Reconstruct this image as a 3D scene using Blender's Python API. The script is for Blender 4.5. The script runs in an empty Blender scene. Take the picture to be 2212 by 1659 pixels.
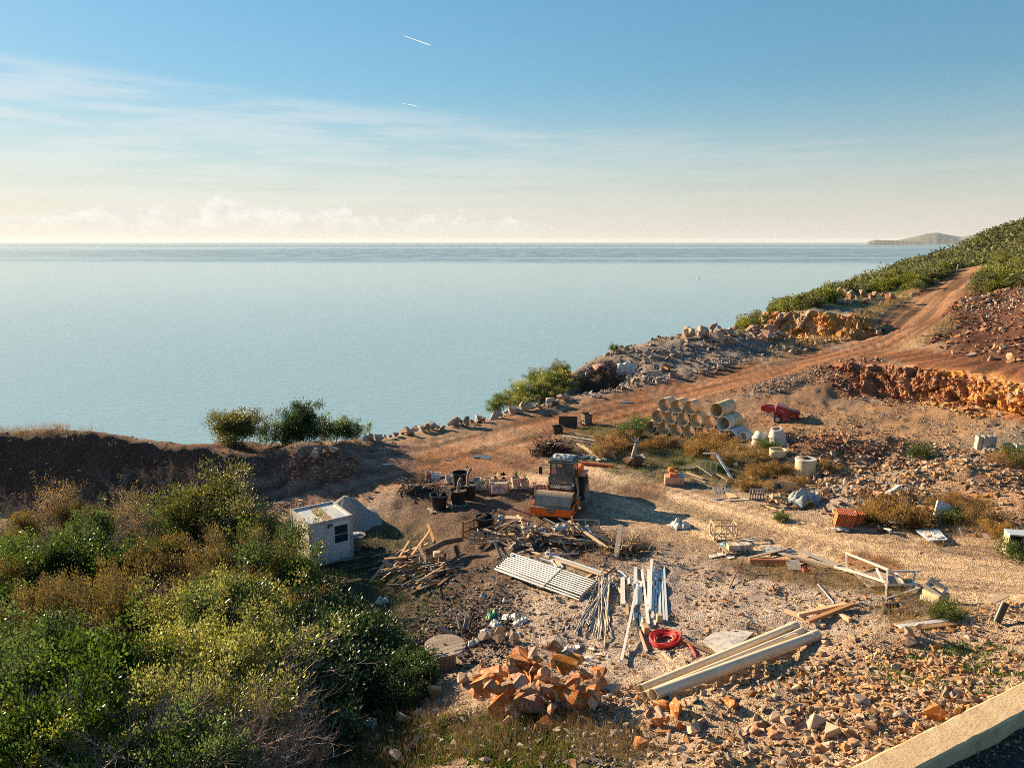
import bpy, bmesh, math, random
import numpy as np
from mathutils import Vector, Matrix, Euler, geometry
random.seed(7); np.random.seed(7); RNG = np.random.default_rng(11)
S = bpy.context.scene
COL = S.collection
rad = math.radians

# ------------------------------------------------------------------ camera
CAM = (0.0, 0.0, 15.0); FPX = 1609.0; PITCH = rad(10.8); IW, IH = 2212.0, 1659.0
cd = bpy.data.cameras.new('camera'); co = bpy.data.objects.new('camera', cd); COL.objects.link(co)
co.location = CAM; co.rotation_euler = (rad(90) - PITCH, 0, 0)
cd.sensor_width = 36; cd.lens = 36 * FPX / IW; cd.clip_start = 0.1; cd.clip_end = 600000
S.camera = co
S.view_settings.view_transform = 'Standard'; S.view_settings.look = 'None'
S.view_settings.exposure = 1.6; S.view_settings.gamma = 1.0
S.view_settings.use_curve_mapping = False
S.cycles.use_denoising = False; S.cycles.filter_width = 0.9
S.cycles.max_bounces = 6; S.cycles.transparent_max_bounces = 12; S.cycles.volume_bounces = 0
S.cycles.sample_clamp_indirect = 4.0; S.cycles.diffuse_bounces = 3; S.cycles.glossy_bounces = 3; S.cycles.transmission_bounces = 4
S.cycles.caustics_reflective = False; S.cycles.caustics_refractive = False

# ------------------------------------------------------------------ sun and sky
SUN_EL, SUN_AZ = 16.0, 52.0            # degrees up, degrees left of the view axis
sd = bpy.data.lights.new('sun', 'SUN'); so = bpy.data.objects.new('sun', sd); COL.objects.link(so)
sd.energy = 5.0; sd.angle = rad(0.55); sd.color = (1.0, 0.74, 0.45)
sv = Vector((-math.sin(rad(SUN_AZ)) * math.cos(rad(SUN_EL)), math.cos(rad(SUN_AZ)) * math.cos(rad(SUN_EL)), math.sin(rad(SUN_EL))))
so.rotation_euler = sv.to_track_quat('Z', 'Y').to_euler(); so.location = (0, 0, 60)

class NT:
    """small helper to write node trees as expressions"""
    def __init__(s, tree): s.t = tree; s.n = tree.nodes; s.l = tree.links
    def add(s, ty, **kw):
        n = s.n.new(ty)
        for k, v in kw.items(): setattr(n, k, v)
        return n
    def set(s, sock, v):
        if hasattr(v, 'is_linked'): s.l.new(v, sock)
        else: sock.default_value = v
    def m(s, op, a, b=0.0, c=None, clamp=False):
        n = s.add('ShaderNodeMath', operation=op, use_clamp=clamp); s.set(n.inputs[0], a); s.set(n.inputs[1], b)
        if c is not None: s.set(n.inputs[2], c)
        return n.outputs[0]
    def mr(s, v, a, b, c=0.0, d=1.0, smooth=True):
        n = s.add('ShaderNodeMapRange', interpolation_type='SMOOTHSTEP' if smooth else 'LINEAR')
        for i, x in enumerate((v, a, b, c, d)): s.set(n.inputs[i], x)
        return n.outputs[0]
    def mix(s, f, a, b, mode='MIX'):
        n = s.add('ShaderNodeMix', data_type='RGBA', blend_type=mode)
        s.set(n.inputs[0], f); s.set(n.inputs[6], a if hasattr(a, 'is_linked') else (*a, 1)[:4]); s.set(n.inputs[7], b if hasattr(b, 'is_linked') else (*b, 1)[:4])
        return n.outputs[2]
    def noise(s, vec, scale, detail=3, rough=0.55, w=None, out=0):
        n = s.add('ShaderNodeTexNoise')
        if vec is not None: s.l.new(vec, n.inputs['Vector'])
        n.inputs['Scale'].default_value = scale; n.inputs['Detail'].default_value = detail; n.inputs['Roughness'].default_value = rough
        return n.outputs[out]
    def vor(s, vec, scale, feature='F1', out='Distance'):
        n = s.add('ShaderNodeTexVoronoi', feature=feature)
        if vec is not None: s.l.new(vec, n.inputs['Vector'])
        n.inputs['Scale'].default_value = scale
        return n.outputs[out]
    def mapping(s, vec, sc=(1, 1, 1), loc=(0, 0, 0), rot=(0, 0, 0)):
        n = s.add('ShaderNodeMapping'); s.l.new(vec, n.inputs[0])
        n.inputs['Location'].default_value = loc; n.inputs['Rotation'].default_value = rot; n.inputs['Scale'].default_value = sc
        return n.outputs[0]
    def bump(s, h, strength=0.4, dist=0.02, nrm=None):
        n = s.add('ShaderNodeBump'); s.l.new(h, n.inputs['Height']); n.inputs['Strength'].default_value = strength; n.inputs['Distance'].default_value = dist
        if nrm is not None: s.l.new(nrm, n.inputs['Normal'])
        return n.outputs[0]

W = bpy.data.worlds.new('World'); S.world = W; W.use_nodes = True
w = NT(W.node_tree); w.n.clear()
sky = w.add('ShaderNodeTexSky', sky_type='NISHITA', sun_disc=False)
sky.sun_elevation = rad(SUN_EL); sky.sun_rotation = rad(-SUN_AZ)
sky.altitude = 150; sky.air_density = 1.15; sky.dust_density = 0.15; sky.ozone_density = 4.0
geo = w.add('ShaderNodeTexCoord').outputs['Generated']
sep = w.add('ShaderNodeSeparateXYZ'); w.l.new(geo, sep.inputs[0]); gx, gy, gz = sep.outputs
# high thin veil below a slanting edge
wisp = w.noise(w.mapping(geo, (2.2, 2.2, 26), rot=(0, rad(4), 0)), 3.0, 5, 0.6)
edge = w.m('ADD', w.m('MULTIPLY', gx, -0.075), w.m('ADD', w.m('MULTIPLY', wisp, 0.02), 0.152))
veil = w.mr(w.m('SUBTRACT', edge, gz), 0.0, 0.03)
veil = w.m('MULTIPLY', veil, w.mr(wisp, 0.36, 0.62, 0.06, 0.40))
veil = w.m('MULTIPLY', veil, w.mr(gx, -0.6, 0.75, 1.0, 0.25))
# low cumulus bank over the horizon
az = w.m('ARCTAN2', gx, gy)
def bump1(c, wd, h): return w.m('MULTIPLY', w.m('EXPONENT', w.m('MULTIPLY', w.m('POWER', w.m('DIVIDE', w.m('SUBTRACT', az, c), wd), 2.0), -1.0)), h)
lump = w.noise(w.mapping(geo, (1, 1, 1.6)), 34, 6, 0.6)
lump2 = w.noise(w.mapping(geo, (1, 1, 0.0)), 9, 2, 0.5)
prof = w.m('ADD', w.m('MULTIPLY', w.m('SUBTRACT', lump2, 0.40), 0.06), w.m('MULTIPLY', w.m('SUBTRACT', lump, 0.5), 0.055))
prof = w.m('ADD', prof, bump1(-0.355, 0.024, 0.026))
prof = w.m('ADD', prof, w.mr(gx, -0.1, 0.25, 0.028, -0.01))
cum = w.mr(w.m('SUBTRACT', prof, gz), -0.0015, 0.0035)
cum = w.m('MULTIPLY', cum, w.mr(gz, 0.006, 0.03))
shade = w.noise(w.mapping(geo, (1, 1, 1.6), loc=(0.012, 0, -0.012)), 34, 5, 0.6)
cumcol = w.mix(w.mr(shade, 0.35, 0.62), (4.5, 4.4, 4.1), (3.5, 3.45, 3.3))
streak = w.noise(w.mapping(geo, (1.5, 1.5, 60)), 2.2, 4, 0.5)
streakm = w.m('MULTIPLY', w.mr(streak, 0.55, 0.75), w.m('MULTIPLY', w.mr(gz, 0.03, 0.055), w.mr(gz, 0.12, 0.07)))
hsv = w.add('ShaderNodeHueSaturation'); w.l.new(sky.outputs[0], hsv.inputs['Color']); hsv.inputs['Saturation'].default_value = 1.08; hsv.inputs['Hue'].default_value = 0.484
lumn = w.add('ShaderNodeRGBToBW'); w.l.new(hsv.outputs[0], lumn.inputs[0]); gain = w.m('DIVIDE', 0.86, w.m('ADD', 1.0, w.m('MULTIPLY', lumn.outputs[0], 0.15)))
sc_ = w.add('ShaderNodeVectorMath', operation='SCALE'); w.l.new(hsv.outputs[0], sc_.inputs[0]); w.l.new(gain, sc_.inputs['Scale'])
skyc = w.mix(veil, sc_.outputs[0], (3.9, 3.87, 3.75))
hzf = w.m('POWER', w.mr(gz, 0.20, 0.0, 0.0, 1.0, False), 1.6); warm = w.mix(w.mr(gx, -0.7, 0.6), (4.1, 3.95, 3.6), (3.55, 3.3, 3.0)); skyc = w.mix(w.m('MULTIPLY', hzf, 0.85), skyc, warm)
skyc = w.mix(w.m('MULTIPLY', streakm, 0.35), skyc, (2.9, 2.8, 2.75))
skyc = w.mix(w.m('MULTIPLY', cum, 0.6), skyc, cumcol)
bg = w.add('ShaderNodeBackground'); w.l.new(skyc, bg.inputs[0]); bg.inputs[1].default_value = 0.075
wo = w.add('ShaderNodeOutputWorld'); w.l.new(bg.outputs[0], wo.inputs[0])

# ------------------------------------------------------------------ helpers
cP, sP = math.cos(PITCH), math.sin(PITCH)
def ray(px, py):
    u = (px - IW / 2) / FPX; v = (IH / 2 - py) / FPX
    return Vector((u, cP + v * sP, -sP + v * cP))
def project(x, y, z):
    dz = z - CAM[2]; f = y * cP - dz * sP; up = y * sP + dz * cP
    return IW / 2 + FPX * x / f, IH / 2 - FPX * up / f
def at_z(px, py, z): d = ray(px, py); t = (z - CAM[2]) / d.z; return (d.x * t, d.y * t, z)
def at_y(px, py, Y): d = ray(px, py); t = Y / d.y; return (d.x * t, Y, CAM[2] + d.z * t)

def _hash(ix, iy, seed):
    h = (ix.astype(np.int64) * 374761393 + iy.astype(np.int64) * 668265263 + seed * 1274126177) & 0xFFFFFFFF
    h = ((h ^ (h >> 13)) * 1274126177) & 0xFFFFFFFF
    return ((h ^ (h >> 16)) & 0xFFFF) / 65535.0
def vnoise(x, y, seed=0):
    ix = np.floor(x); iy = np.floor(y); fx = x - ix; fy = y - iy
    fx = fx * fx * (3 - 2 * fx); fy = fy * fy * (3 - 2 * fy)
    a = _hash(ix, iy, seed); b = _hash(ix + 1, iy, seed); c = _hash(ix, iy + 1, seed); d = _hash(ix + 1, iy + 1, seed)
    return (a * (1 - fx) + b * fx) * (1 - fy) + (c * (1 - fx) + d * fx) * fy - 0.5
def fbm(x, y, seed=0, octv=4):
    r = 0; a = 1.0; f = 1.0
    for k in range(octv): r = r + a * vnoise(x * f, y * f, seed + k); a *= 0.5; f *= 2.03
    return r
def sstep(a, b, x): t = np.clip((x - a) / (b - a), 0, 1); return t * t * (3 - 2 * t)

def tag(o, label=None, cat=None, group=None, kind=None):
    if label: o['label'] = label
    if cat: o['category'] = cat
    if group: o['group'] = group
    if kind: o['kind'] = kind
    return o
def link(o, parent=None):
    COL.objects.link(o)
    if parent is not None: o.parent = parent
    return o
def thing(name, label, cat, loc=(0, 0, 0), rotz=0.0, group=None, rot=None):
    o = bpy.data.objects.new(name, None); link(o); o.location = loc
    o.rotation_euler = rot if rot is not None else (0, 0, rotz); o.empty_display_size = 0.3
    return tag(o, label, cat, group)
def copy_tree(o, parent=None):
    c = o.copy(); COL.objects.link(c)
    if parent is not None: c.parent = parent; c.matrix_parent_inverse = o.matrix_parent_inverse.copy()
    for ch in list(o.children): copy_tree(ch, c)
    return c
def np_mesh(name, V, F, colors=None, smooth=False):
    """V (n,3), F (m,k) uniform polygons"""
    me = bpy.data.meshes.new(name); V = np.ascontiguousarray(V, dtype=np.float32); F = np.ascontiguousarray(F, dtype=np.int32)
    m, k = F.shape
    me.vertices.add(len(V)); me.vertices.foreach_set('co', V.ravel())
    me.loops.add(m * k); me.loops.foreach_set('vertex_index', F.ravel())
    me.polygons.add(m); me.polygons.foreach_set('loop_start', np.arange(0, m * k, k, dtype=np.int32)); me.polygons.foreach_set('loop_total', np.full(m, k, dtype=np.int32))
    me.polygons.foreach_set('use_smooth', np.full(m, bool(smooth)))
    me.update(calc_edges=True)
    if colors is not None:
        a = me.color_attributes.new('tint', 'FLOAT_COLOR', 'POINT')
        c = np.ones((len(V), 4), dtype=np.float32); c[:, :3] = colors; a.data.foreach_set('color', c.ravel())
    return me
def mobj(name, me, mat=None, parent=None, loc=None, rot=None, scale=None):
    o = bpy.data.objects.new(name, me); link(o, parent)
    if mat is not None and (len(me.materials) == 0): me.materials.append(mat)
    if loc is not None: o.location = loc
    if rot is not None: o.rotation_euler = rot
    if scale is not None: o.scale = scale
    return o

class MB:
    """collects boxes, beams, tubes and lathes; build() links them as ONE mesh object"""
    def __init__(s): s.v = []; s.f = []
    def add(s, vs, fs):
        b = len(s.v); s.v += [tuple(p) for p in vs]; s.f += [tuple(i + b for i in f) for f in fs]; return s
    def box(s, c, d, rz=0.0, rot=None):
        M = rot if rot is not None else Matrix.Rotation(rz, 3, 'Z'); c = Vector(c)
        vs = [c + M @ Vector((x * d[0] / 2, y * d[1] / 2, z * d[2] / 2)) for z in (-1, 1) for y in (-1, 1) for x in (-1, 1)]
        return s.add(vs, [(0, 2, 3, 1), (4, 5, 7, 6), (0, 1, 5, 4), (2, 6, 7, 3), (0, 4, 6, 2), (1, 3, 7, 5)])
    def beam(s, a, b, wd, h, roll=0.0):
        a = Vector(a); b = Vector(b); d = (b - a); L = d.length; d.normalize()
        up = Vector((0, 0, 1)) if abs(d.z) < 0.95 else Vector((0, 1, 0))
        sx = d.cross(up).normalized(); uz = sx.cross(d).normalized()
        if roll: q = Matrix.Rotation(roll, 3, d); sx = q @ sx; uz = q @ uz
        M = Matrix((sx, d, uz)).transposed()
        return s.box((a + b) / 2, (wd, L, h), rot=M)
    def tube(s, pts, r, n=8, cap=True, closed=False):
        pts = [Vector(p) for p in pts]; rs = r if hasattr(r, '__len__') else [r] * len(pts); vs = []; prev = None
        for i, p in enumerate(pts):
            if closed: d = pts[(i + 1) % len(pts)] - pts[i - 1]
            else: d = pts[min(i + 1, len(pts) - 1)] - pts[max(i - 1, 0)]
            d.normalize()
            if prev is None:
                up = Vector((0, 0, 1)) if abs(d.z) < 0.9 else Vector((1, 0, 0)); sx = d.cross(up).normalized()
            else: sx = (prev - d * prev.dot(d)).normalized()
            prev = sx; uz = sx.cross(d)
            for k in range(n): a = 2 * math.pi * k / n; vs.append(p + (sx * math.cos(a) + uz * math.sin(a)) * rs[i])
        fs = []; m = len(pts)
        for i in range(m if closed else m - 1):
            j = (i + 1) % m
            for k in range(n): k2 = (k + 1) % n; fs.append((i * n + k, j * n + k, j * n + k2, i * n + k2))
        if cap and not closed: fs.append(tuple(range(n))); fs.append(tuple((m - 1) * n + k for k in reversed(range(n))))
        return s.add(vs, fs)
    def hollow(s, a, b, ro, ri, n=20):
        """open pipe with wall thickness"""
        a = Vector(a); b = Vector(b); d = (b - a).normalized(); up = Vector((0, 0, 1)) if abs(d.z) < 0.9 else Vector((1, 0, 0))
        sx = d.cross(up).normalized(); uz = sx.cross(d); vs = []
        for p, r in ((a, ro), (b, ro), (b, ri), (a, ri)):
            for k in range(n): t = 2 * math.pi * k / n; vs.append(p + (sx * math.cos(t) + uz * math.sin(t)) * r)
        fs = [(i * n + k, ((i + 1) % 4) * n + k, ((i + 1) % 4) * n + (k + 1) % n, i * n + (k + 1) % n) for i in range(4) for k in range(n)]
        return s.add(vs, fs)
    def lathe(s, prof, n=20, c=(0, 0, 0), squash=1.0, cap=False):
        c = Vector(c); vs = []
        for r, z in prof:
            for k in range(n): t = 2 * math.pi * k / n; vs.append(c + Vector((r * math.cos(t), r * math.sin(t) * squash, z)))
        fs = [(i * n + k, i * n + (k + 1) % n, (i + 1) * n + (k + 1) % n, (i + 1) * n + k) for i in range(len(prof) - 1) for k in range(n)]
        if cap: fs.append(tuple(range(n - 1, -1, -1))); fs.append(tuple((len(prof) - 1) * n + k for k in range(n)))
        return s.add(vs, fs)
    def prism(s, poly, z0, z1, M=None):
        n = len(poly); vs = [Vector((x, y, z0)) for x, y in poly] + [Vector((x, y, z1)) for x, y in poly]
        if M is not None: vs = [M @ v for v in vs]
        return s.add(vs, [tuple(range(n - 1, -1, -1)), tuple(range(n, 2 * n))] + [(k, (k + 1) % n, n + (k + 1) % n, n + k) for k in range(n)])
    def mesh(s, name, smooth=False):
        me = bpy.data.meshes.new(name); me.from_pydata(s.v, [], s.f)
        bm = bmesh.new(); bm.from_mesh(me); bmesh.ops.recalc_face_normals(bm, faces=bm.faces); bm.to_mesh(me); bm.free()
        if smooth:
            me.polygons.foreach_set('use_smooth', np.ones(len(me.polygons), dtype=bool)); me.set_sharp_from_angle(angle=rad(40))
        return me
    def build(s, name, mat, parent=None, smooth=False, loc=None, rot=None):
        return mobj(name, s.mesh(name, smooth), mat, parent, loc, rot)

# ------------------------------------------------------------------ materials
MATS = {}
def mat(name, c1, c2=None, scale=4.0, rough=0.8, metal=0.0, bump=0.0, bscale=None, c3=None, tint=False, rnd=0.0, spec=0.5, coord='Object', stretch=(1, 1, 1), lo=0.35, hi=0.65, transl=0.0, coat=0.0, c3scale=1.0, c3lo=0.55, c3hi=0.7):
    if name in MATS: return MATS[name]
    m = bpy.data.materials.new(name); m.use_nodes = True; t = NT(m.node_tree); bs = t.n['Principled BSDF']
    tc = t.add('ShaderNodeTexCoord').outputs[coord]
    vec = t.mapping(tc, stretch) if stretch != (1, 1, 1) else tc
    c2 = c2 or tuple(x * 0.7 for x in c1)
    nz = t.noise(vec, scale, 4, 0.6)
    col = t.mix(t.mr(nz, lo, hi), c1, c2)
    if c3 is not None: col = t.mix(t.mr(t.noise(vec, scale * c3scale, 5, 0.65), c3lo, c3hi), col, c3)
    if tint:
        at = t.add('ShaderNodeAttribute', attribute_name='tint').outputs['Color']; col = t.mix(1.0, col, at, 'MULTIPLY')
    if rnd:
        oi = t.add('ShaderNodeObjectInfo').outputs['Random']
        hv = t.add('ShaderNodeHueSaturation'); t.l.new(col, hv.inputs['Color'])
        t.l.new(t.m('ADD', t.m('MULTIPLY', oi, rnd), 1 - rnd / 2), hv.inputs['Value'])
        r2 = t.m('FRACT', t.m('MULTIPLY', oi, 7.31)); t.l.new(t.m('ADD', t.m('MULTIPLY', r2, rnd * 0.03), 0.5 - rnd * 0.015), hv.inputs['Hue'])
        r3 = t.m('FRACT', t.m('MULTIPLY', oi, 17.7)); t.l.new(t.m('ADD', t.m('MULTIPLY', r3, rnd * 0.8), 1 - rnd * 0.4), hv.inputs['Saturation'])
        col = hv.outputs[0]
    t.l.new(col, bs.inputs['Base Color']); bs.inputs['Roughness'].default_value = rough; bs.inputs['Metallic'].default_value = metal
    bs.inputs['Specular IOR Level'].default_value = spec; bs.inputs['Coat Weight'].default_value = coat
    if bump:
        t.l.new(t.bump(t.noise(vec, bscale or scale * 3, 5, 0.65), bump, 0.05), bs.inputs['Normal'])
    if transl:
        tr = t.add('ShaderNodeBsdfTranslucent'); t.l.new(col, tr.inputs[0]); mx = t.add('ShaderNodeMixShader'); mx.inputs[0].default_value = transl
        t.l.new(bs.outputs[0], mx.inputs[1]); t.l.new(tr.outputs[0], mx.inputs[2]); t.l.new(mx.outputs[0], t.n['Material Output'].inputs[0])
    MATS[name] = m; return m
# ------------------------------------------------------------------ terrain: survey points -> triangulated heights -> one sheet
PTS = []
def zp(*ps): PTS.extend(at_z(*p) for p in ps)
def yp(*ps): PTS.extend(at_y(*p) for p in ps)
CREST = []
def crest(*ps):
    for p in ps: q = at_y(*p); PTS.append(q); CREST.append(q)
# earth bank on the left (crest, toe), ledge behind it
yp((-420, 912, 50), (-150, 920, 50), (0, 927, 49.8), (120, 921, 49.8), (220, 926, 49.6), (300, 946, 49.4), (390, 957, 49.2), (450, 972, 49.2), (560, 988, 49.3), (650, 988, 49.5), (735, 992, 50.4))
zp((-420, 1110, -1.6), (0, 1100, -1.6), (250, 1095, -1.5), (500, 1072, -1.3), (620, 1040, -1.0), (740, 1012, -0.6))
crest((-420, 960, 57), (0, 965, 57), (300, 966, 57.2), (450, 970, 57.4), (560, 957, 57.4), (700, 954, 57.4), (790, 948, 57.5))
# yard edge with the boulder row
for p in ((900, 925, -.1), (1000, 908, 0.0), (1100, 886, .2), (1180, 868, .5)):
    q = at_z(*p); PTS.append(q); CREST.append(q)
crest((1225, 850, 72), (1222, 800, 79), (1300, 769, 85), (1400, 741, 90), (1480, 720, 95), (1560, 707, 98), (1625, 712, 97))
zp((1270, 858, .8), (1370, 832, 1.2), (1500, 823, 1.4), (1650, 796, 2.3), (1760, 766, 3.0), (1880, 724, 4.0), (1700, 748, 3.2), (1560, 770, 2.6), (1400, 785, 1.9))
# quarry cut: toe and brow
yp((1665, 732, 95), (1750, 737, 91), (1840, 736, 87), (1900, 720, 86.5))
yp((1655, 678, 97.5), (1750, 669, 94), (1850, 681, 90.5), (1908, 702, 90))
crest((1640, 692, 101), (1700, 664, 108), (1800, 634, 135), (1900, 597, 165), (2000, 562, 195), (2100, 527, 225), (2212, 485, 255), (2450, 392, 300))
yp((1800, 656, 103), (1900, 664, 104), (1950, 642, 113), (1950, 666, 104), (2000, 630, 117), (2050, 602, 131), (1870, 645, 112))
# haul road up the hill
zp((1700, 790, 2.5), (1800, 765, 3.2), (1900, 736, 4.3), (1960, 705, 5.2), (2000, 670, 6.25), (2040, 632, 7.7), (2090, 597, 9.1))
yp((2130, 578, 155), (2165, 566, 175), (2185, 560, 190))
# red rubble slope on the right, its toe and brow
yp((2078, 642, 102), (2035, 690, 85), (2005, 735, 76), (2090, 775, 66), (2212, 803, 56), (2400, 835, 48))
yp((2100, 622, 112), (2150, 612, 104), (2212, 605, 96), (2450, 570, 84), (2130, 700, 81), (2212, 700, 73))
yp((2212, 560, 135), (2300, 500, 200), (2500, 480, 130), (2150, 590, 125))
# side road and the lower cut
yp((1950, 757, 77), (2100, 789, 62.5), (2212, 812, 54.5))
yp((1815, 786, 72), (1900, 783, 68), (2000, 791, 63), (2100, 802, 58.5), (2212, 826, 52.3), (2400, 850, 46))
yp((1800, 836, 66), (1900, 859, 63.2), (2000, 866, 59.8), (2100, 873, 56.5), (2212, 896, 50.6), (2400, 925, 44.5))
# yard
zp((1700, 880, 1.8), (1850, 920, 2.0), (2000, 930, 2.4), (2150, 960, 2.8), (2300, 960, 3.1), (1500, 960, .7), (1680, 965, 1.3), (1400, 1030, .3), (1600, 1060, .8), (1737, 1030, 1.4), (1900, 1050, 2.0), (2100, 1060, 2.4), (2300, 1080, 2.8),
   (1265, 1105, 0), (1000, 1000, -.3), (1150, 950, 0), (1300, 900, .3), (1450, 870, .8), (1600, 840, 1.6), (1000, 1090, -.3), (850, 1100, -1.0), (800, 1000, -.5), (600, 1078, -1.2), (660, 1235, -1.75), (740, 1215, -1.7), (760, 1120, -1.4), (850, 1250, -.8), (1000, 1200, -.2), (1200, 1180, .4),
   (1450, 1170, .7), (1700, 1170, 1.3), (1900, 1200, 1.9), (2100, 1250, 2.5), (2300, 1240, 2.8), (1080, 1290, .5), (1300, 1290, 1.1), (1500, 1280, 1.5), (1700, 1280, 2.0), (1900, 1320, 2.8), (2100, 1330, 3.3), (2300, 1310, 3.5), (1450, 1390, 1.9), (1600, 1400, 2.4), (1350, 1450, 2.0), (1780, 1390, 2.9),
   (1000, 1330, .3), (1050, 1400, .9), (930, 1330, -.2), (1380, 1500, 2.6), (1550, 1470, 2.8), (1720, 1440, 3.1), (1900, 1420, 3.6), (2100, 1420, 4.0), (2300, 1420, 4.3))
# spoil slope and kerb beam at the lower right, scrub on the left
zp((1500, 1560, 3.6), (1700, 1540, 4.1), (1900, 1530, 4.5), (2000, 1570, 4.85), (1840, 1650, 4.95), (2230, 1470, 5.0), (2300, 1620, 4.75), (2060, 1680, 4.75), (2700, 1450, 4.75), (2450, 1370, 4.9),
   (1100, 1620, 3.0), (1300, 1620, 3.6), (1600, 1640, 4.5), (1200, 1560, 2.6), (1000, 1560, 2.1), (900, 1640, 2.3), (700, 1640, 2.1), (700, 1500, 1.1), (700, 1400, .2), (700, 1320, -.8), (850, 1400, .0), (850, 1500, 1.1), (960, 1440, 1.0),
   (0, 1640, 2.5), (300, 1640, 2.3), (0, 1500, 1.0), (300, 1500, 1.0), (500, 1400, 0), (0, 1350, -.3), (300, 1250, -1.0), (500, 1200, -1.4), (0, 1200, -1.4), (-420, 1200, -1.4), (-420, 1500, 1.0), (-420, 1700, 2.8),
   (0, 2000, 4.6), (1106, 2000, 5.4), (1800, 1900, 4.8), (2500, 1800, 4.8))
PTS += [(0, 3.2, 6.0), (-6, 3.4, 6.0), (6, 3.4, 5.0), (-30, 20, 3), (-70, 40, 0), (-90, 60, -4), (30, 20, 4.8), (60, 30, 6), (110, 45, 12), (200, 110, 26), (330, 190, 48)]
for q in CREST:                       # the slope falls away to the sea behind the edge
    d = Vector((q[0], q[1], 0)).normalized()
    n = Vector((-0.55, 0.83, 0)) if q[0] > 10 else d
    n = (n + d * 0.6).normalized()
    for e, dz in ((5, 3.2), (30, 24), (120, 95), (230, 190)): PTS.append((q[0] + n.x * e, q[1] + n.y * e, q[2] - dz))
P3 = np.array(PTS)
def uvw(x, y): return np.arctan2(x, y), 0.5 * np.log(x * x + y * y)
pa, pr = uvw(P3[:, 0], P3[:, 1])
azs = np.concatenate([np.linspace(-62, -37.5, 36, endpoint=False), np.linspace(-37.5, 37.5, 500), np.linspace(37.5, 62, 37)[1:]]) * math.pi / 180
NA = len(azs); NR = 430; lr = np.linspace(math.log(3.6), math.log(620), NR)
GA, GR = np.meshgrid(azs, lr)                      # rows: r, columns: azimuth
tv, te, tf, ov, oe, of = geometry.delaunay_2d_cdt([Vector((a, r)) for a, r in zip(pa, pr)], [], [], 0, 1e-7)
tz = [P3[o[0], 2] if o else 0.0 for o in ov]
GZ = np.full(GA.shape, np.nan)
for f in tf:
    (x0, y0), (x1, y1), (x2, y2) = [tv[i] for i in f]; z0, z1, z2 = [tz[i] for i in f]
    i0 = np.searchsorted(azs, min(x0, x1, x2)); i1 = np.searchsorted(azs, max(x0, x1, x2))
    j0 = np.searchsorted(lr, min(y0, y1, y2)); j1 = np.searchsorted(lr, max(y0, y1, y2))
    A = GA[j0:j1, i0:i1]; R = GR[j0:j1, i0:i1]; D = (y1 - y2) * (x0 - x2) + (x2 - x1) * (y0 - y2)
    if A.size == 0 or abs(D) < 1e-14: continue
    a = ((y1 - y2) * (A - x2) + (x2 - x1) * (R - y2)) / D; b = ((y2 - y0) * (A - x2) + (x0 - x2) * (R - y2)) / D; c = 1 - a - b
    m = (a >= -1e-6) & (b >= -1e-6) & (c >= -1e-6); sub = GZ[j0:j1, i0:i1]; sub[m] = (a * z0 + b * z1 + c * z2)[m]
# outside the surveyed hull: the slope keeps falling behind the edge, and runs level towards the sides
rr = np.exp(lr)
for i in range(NA):
    ok = np.where(~np.isnan(GZ[:, i]))[0]
    if len(ok) == 0: continue
    j1 = ok[-1]; GZ[j1 + 1:, i] = GZ[j1, i] - 0.8 * (rr[j1 + 1:] - rr[j1])
    GZ[:ok[0], i] = GZ[ok[0], i]
    cz = GZ[:, i]; bad = np.isnan(cz)
    if bad.any(): cz[bad] = np.interp(lr[bad], lr[~bad], cz[~bad])
okc = ~np.isnan(GZ[0]); idx = np.where(okc)[0]
for i in np.where(~okc)[0]: GZ[:, i] = GZ[:, idx[np.argmin(abs(idx - i))]]
GZ = np.maximum(GZ, -175.0)
def blur(Z):
    p = np.pad(Z, 1, mode='edge'); return (p[:-2, 1:-1] + p[2:, 1:-1] + p[1:-1, :-2] + p[1:-1, 2:] + 4 * p[1:-1, 1:-1]) / 8
for _ in range(5): GZ = blur(GZ)
GX = np.exp(GR) * np.sin(GA); GY = np.exp(GR) * np.cos(GA)

def ell(cx, cy, Z, rx, ry, rz=0.0):
    """soft mound mask round the ground point seen at a pixel; radii in metres"""
    x0, y0, _ = at_z(cx, cy, Z); dx = GX - x0; dy = GY - y0; c, s_ = math.cos(rz), math.sin(rz)
    return np.exp(-(((dx * c + dy * s_) / rx) ** 2 + ((-dx * s_ + dy * c) / ry) ** 2))
# spoil heaps and ridges
heaps = [(1190, 1500, 2.6, 2.2, 1.6, 0, 0.75), (1080, 1440, 1.6, 1.2, 1.2, 0, .35), (1440, 1545, 3.3, 1.6, 1.0, 0, .4), (1650, 1525, 3.8, 2.0, .9, .3, .35), (1930, 1390, 3.4, 2.5, 1.0, .3, .35),
         (1780, 985, 1.6, 5, 1.6, 0, .75), (1900, 975, 2.2, 3, 1.8, 0, .8), (2100, 1030, 2.5, 4, 2.5, 0, .5), (2170, 1100, 2.7, 2.5, 2.5, 0, .7), (1850, 1060, 1.9, 3, 1.6, .2, .5), (1950, 1085, 2.1, 3, 1.5, 0, .5),
         (680, 1015, -.8, 3, 2.2, 0, 1.0), (890, 1060, -.5, 2.6, 1.4, 0, .35), (1460, 760, 2.6, 9, 5, 0, .8), (1600, 745, 3.0, 8, 4, 0, 1.0), (1700, 830, 2.2, 6, 3, .3, .6), (1190, 1160, .3, 5, 1.3, 0, .25), (1900, 640, 7.4, 8, 5, .3, .4)]
for hx, hy, hz, rx, ry, rz, hh in heaps: GZ += hh * ell(hx, hy, hz, rx, ry, rz)
PXg, PYg = project(GX, GY, GZ)
dist = np.hypot(GX, GY)
VIS = (PYg <= np.minimum.accumulate(PYg, 0) + 14) & (GZ > -14)          # ground in sight, not the hidden fall behind the edge
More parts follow.
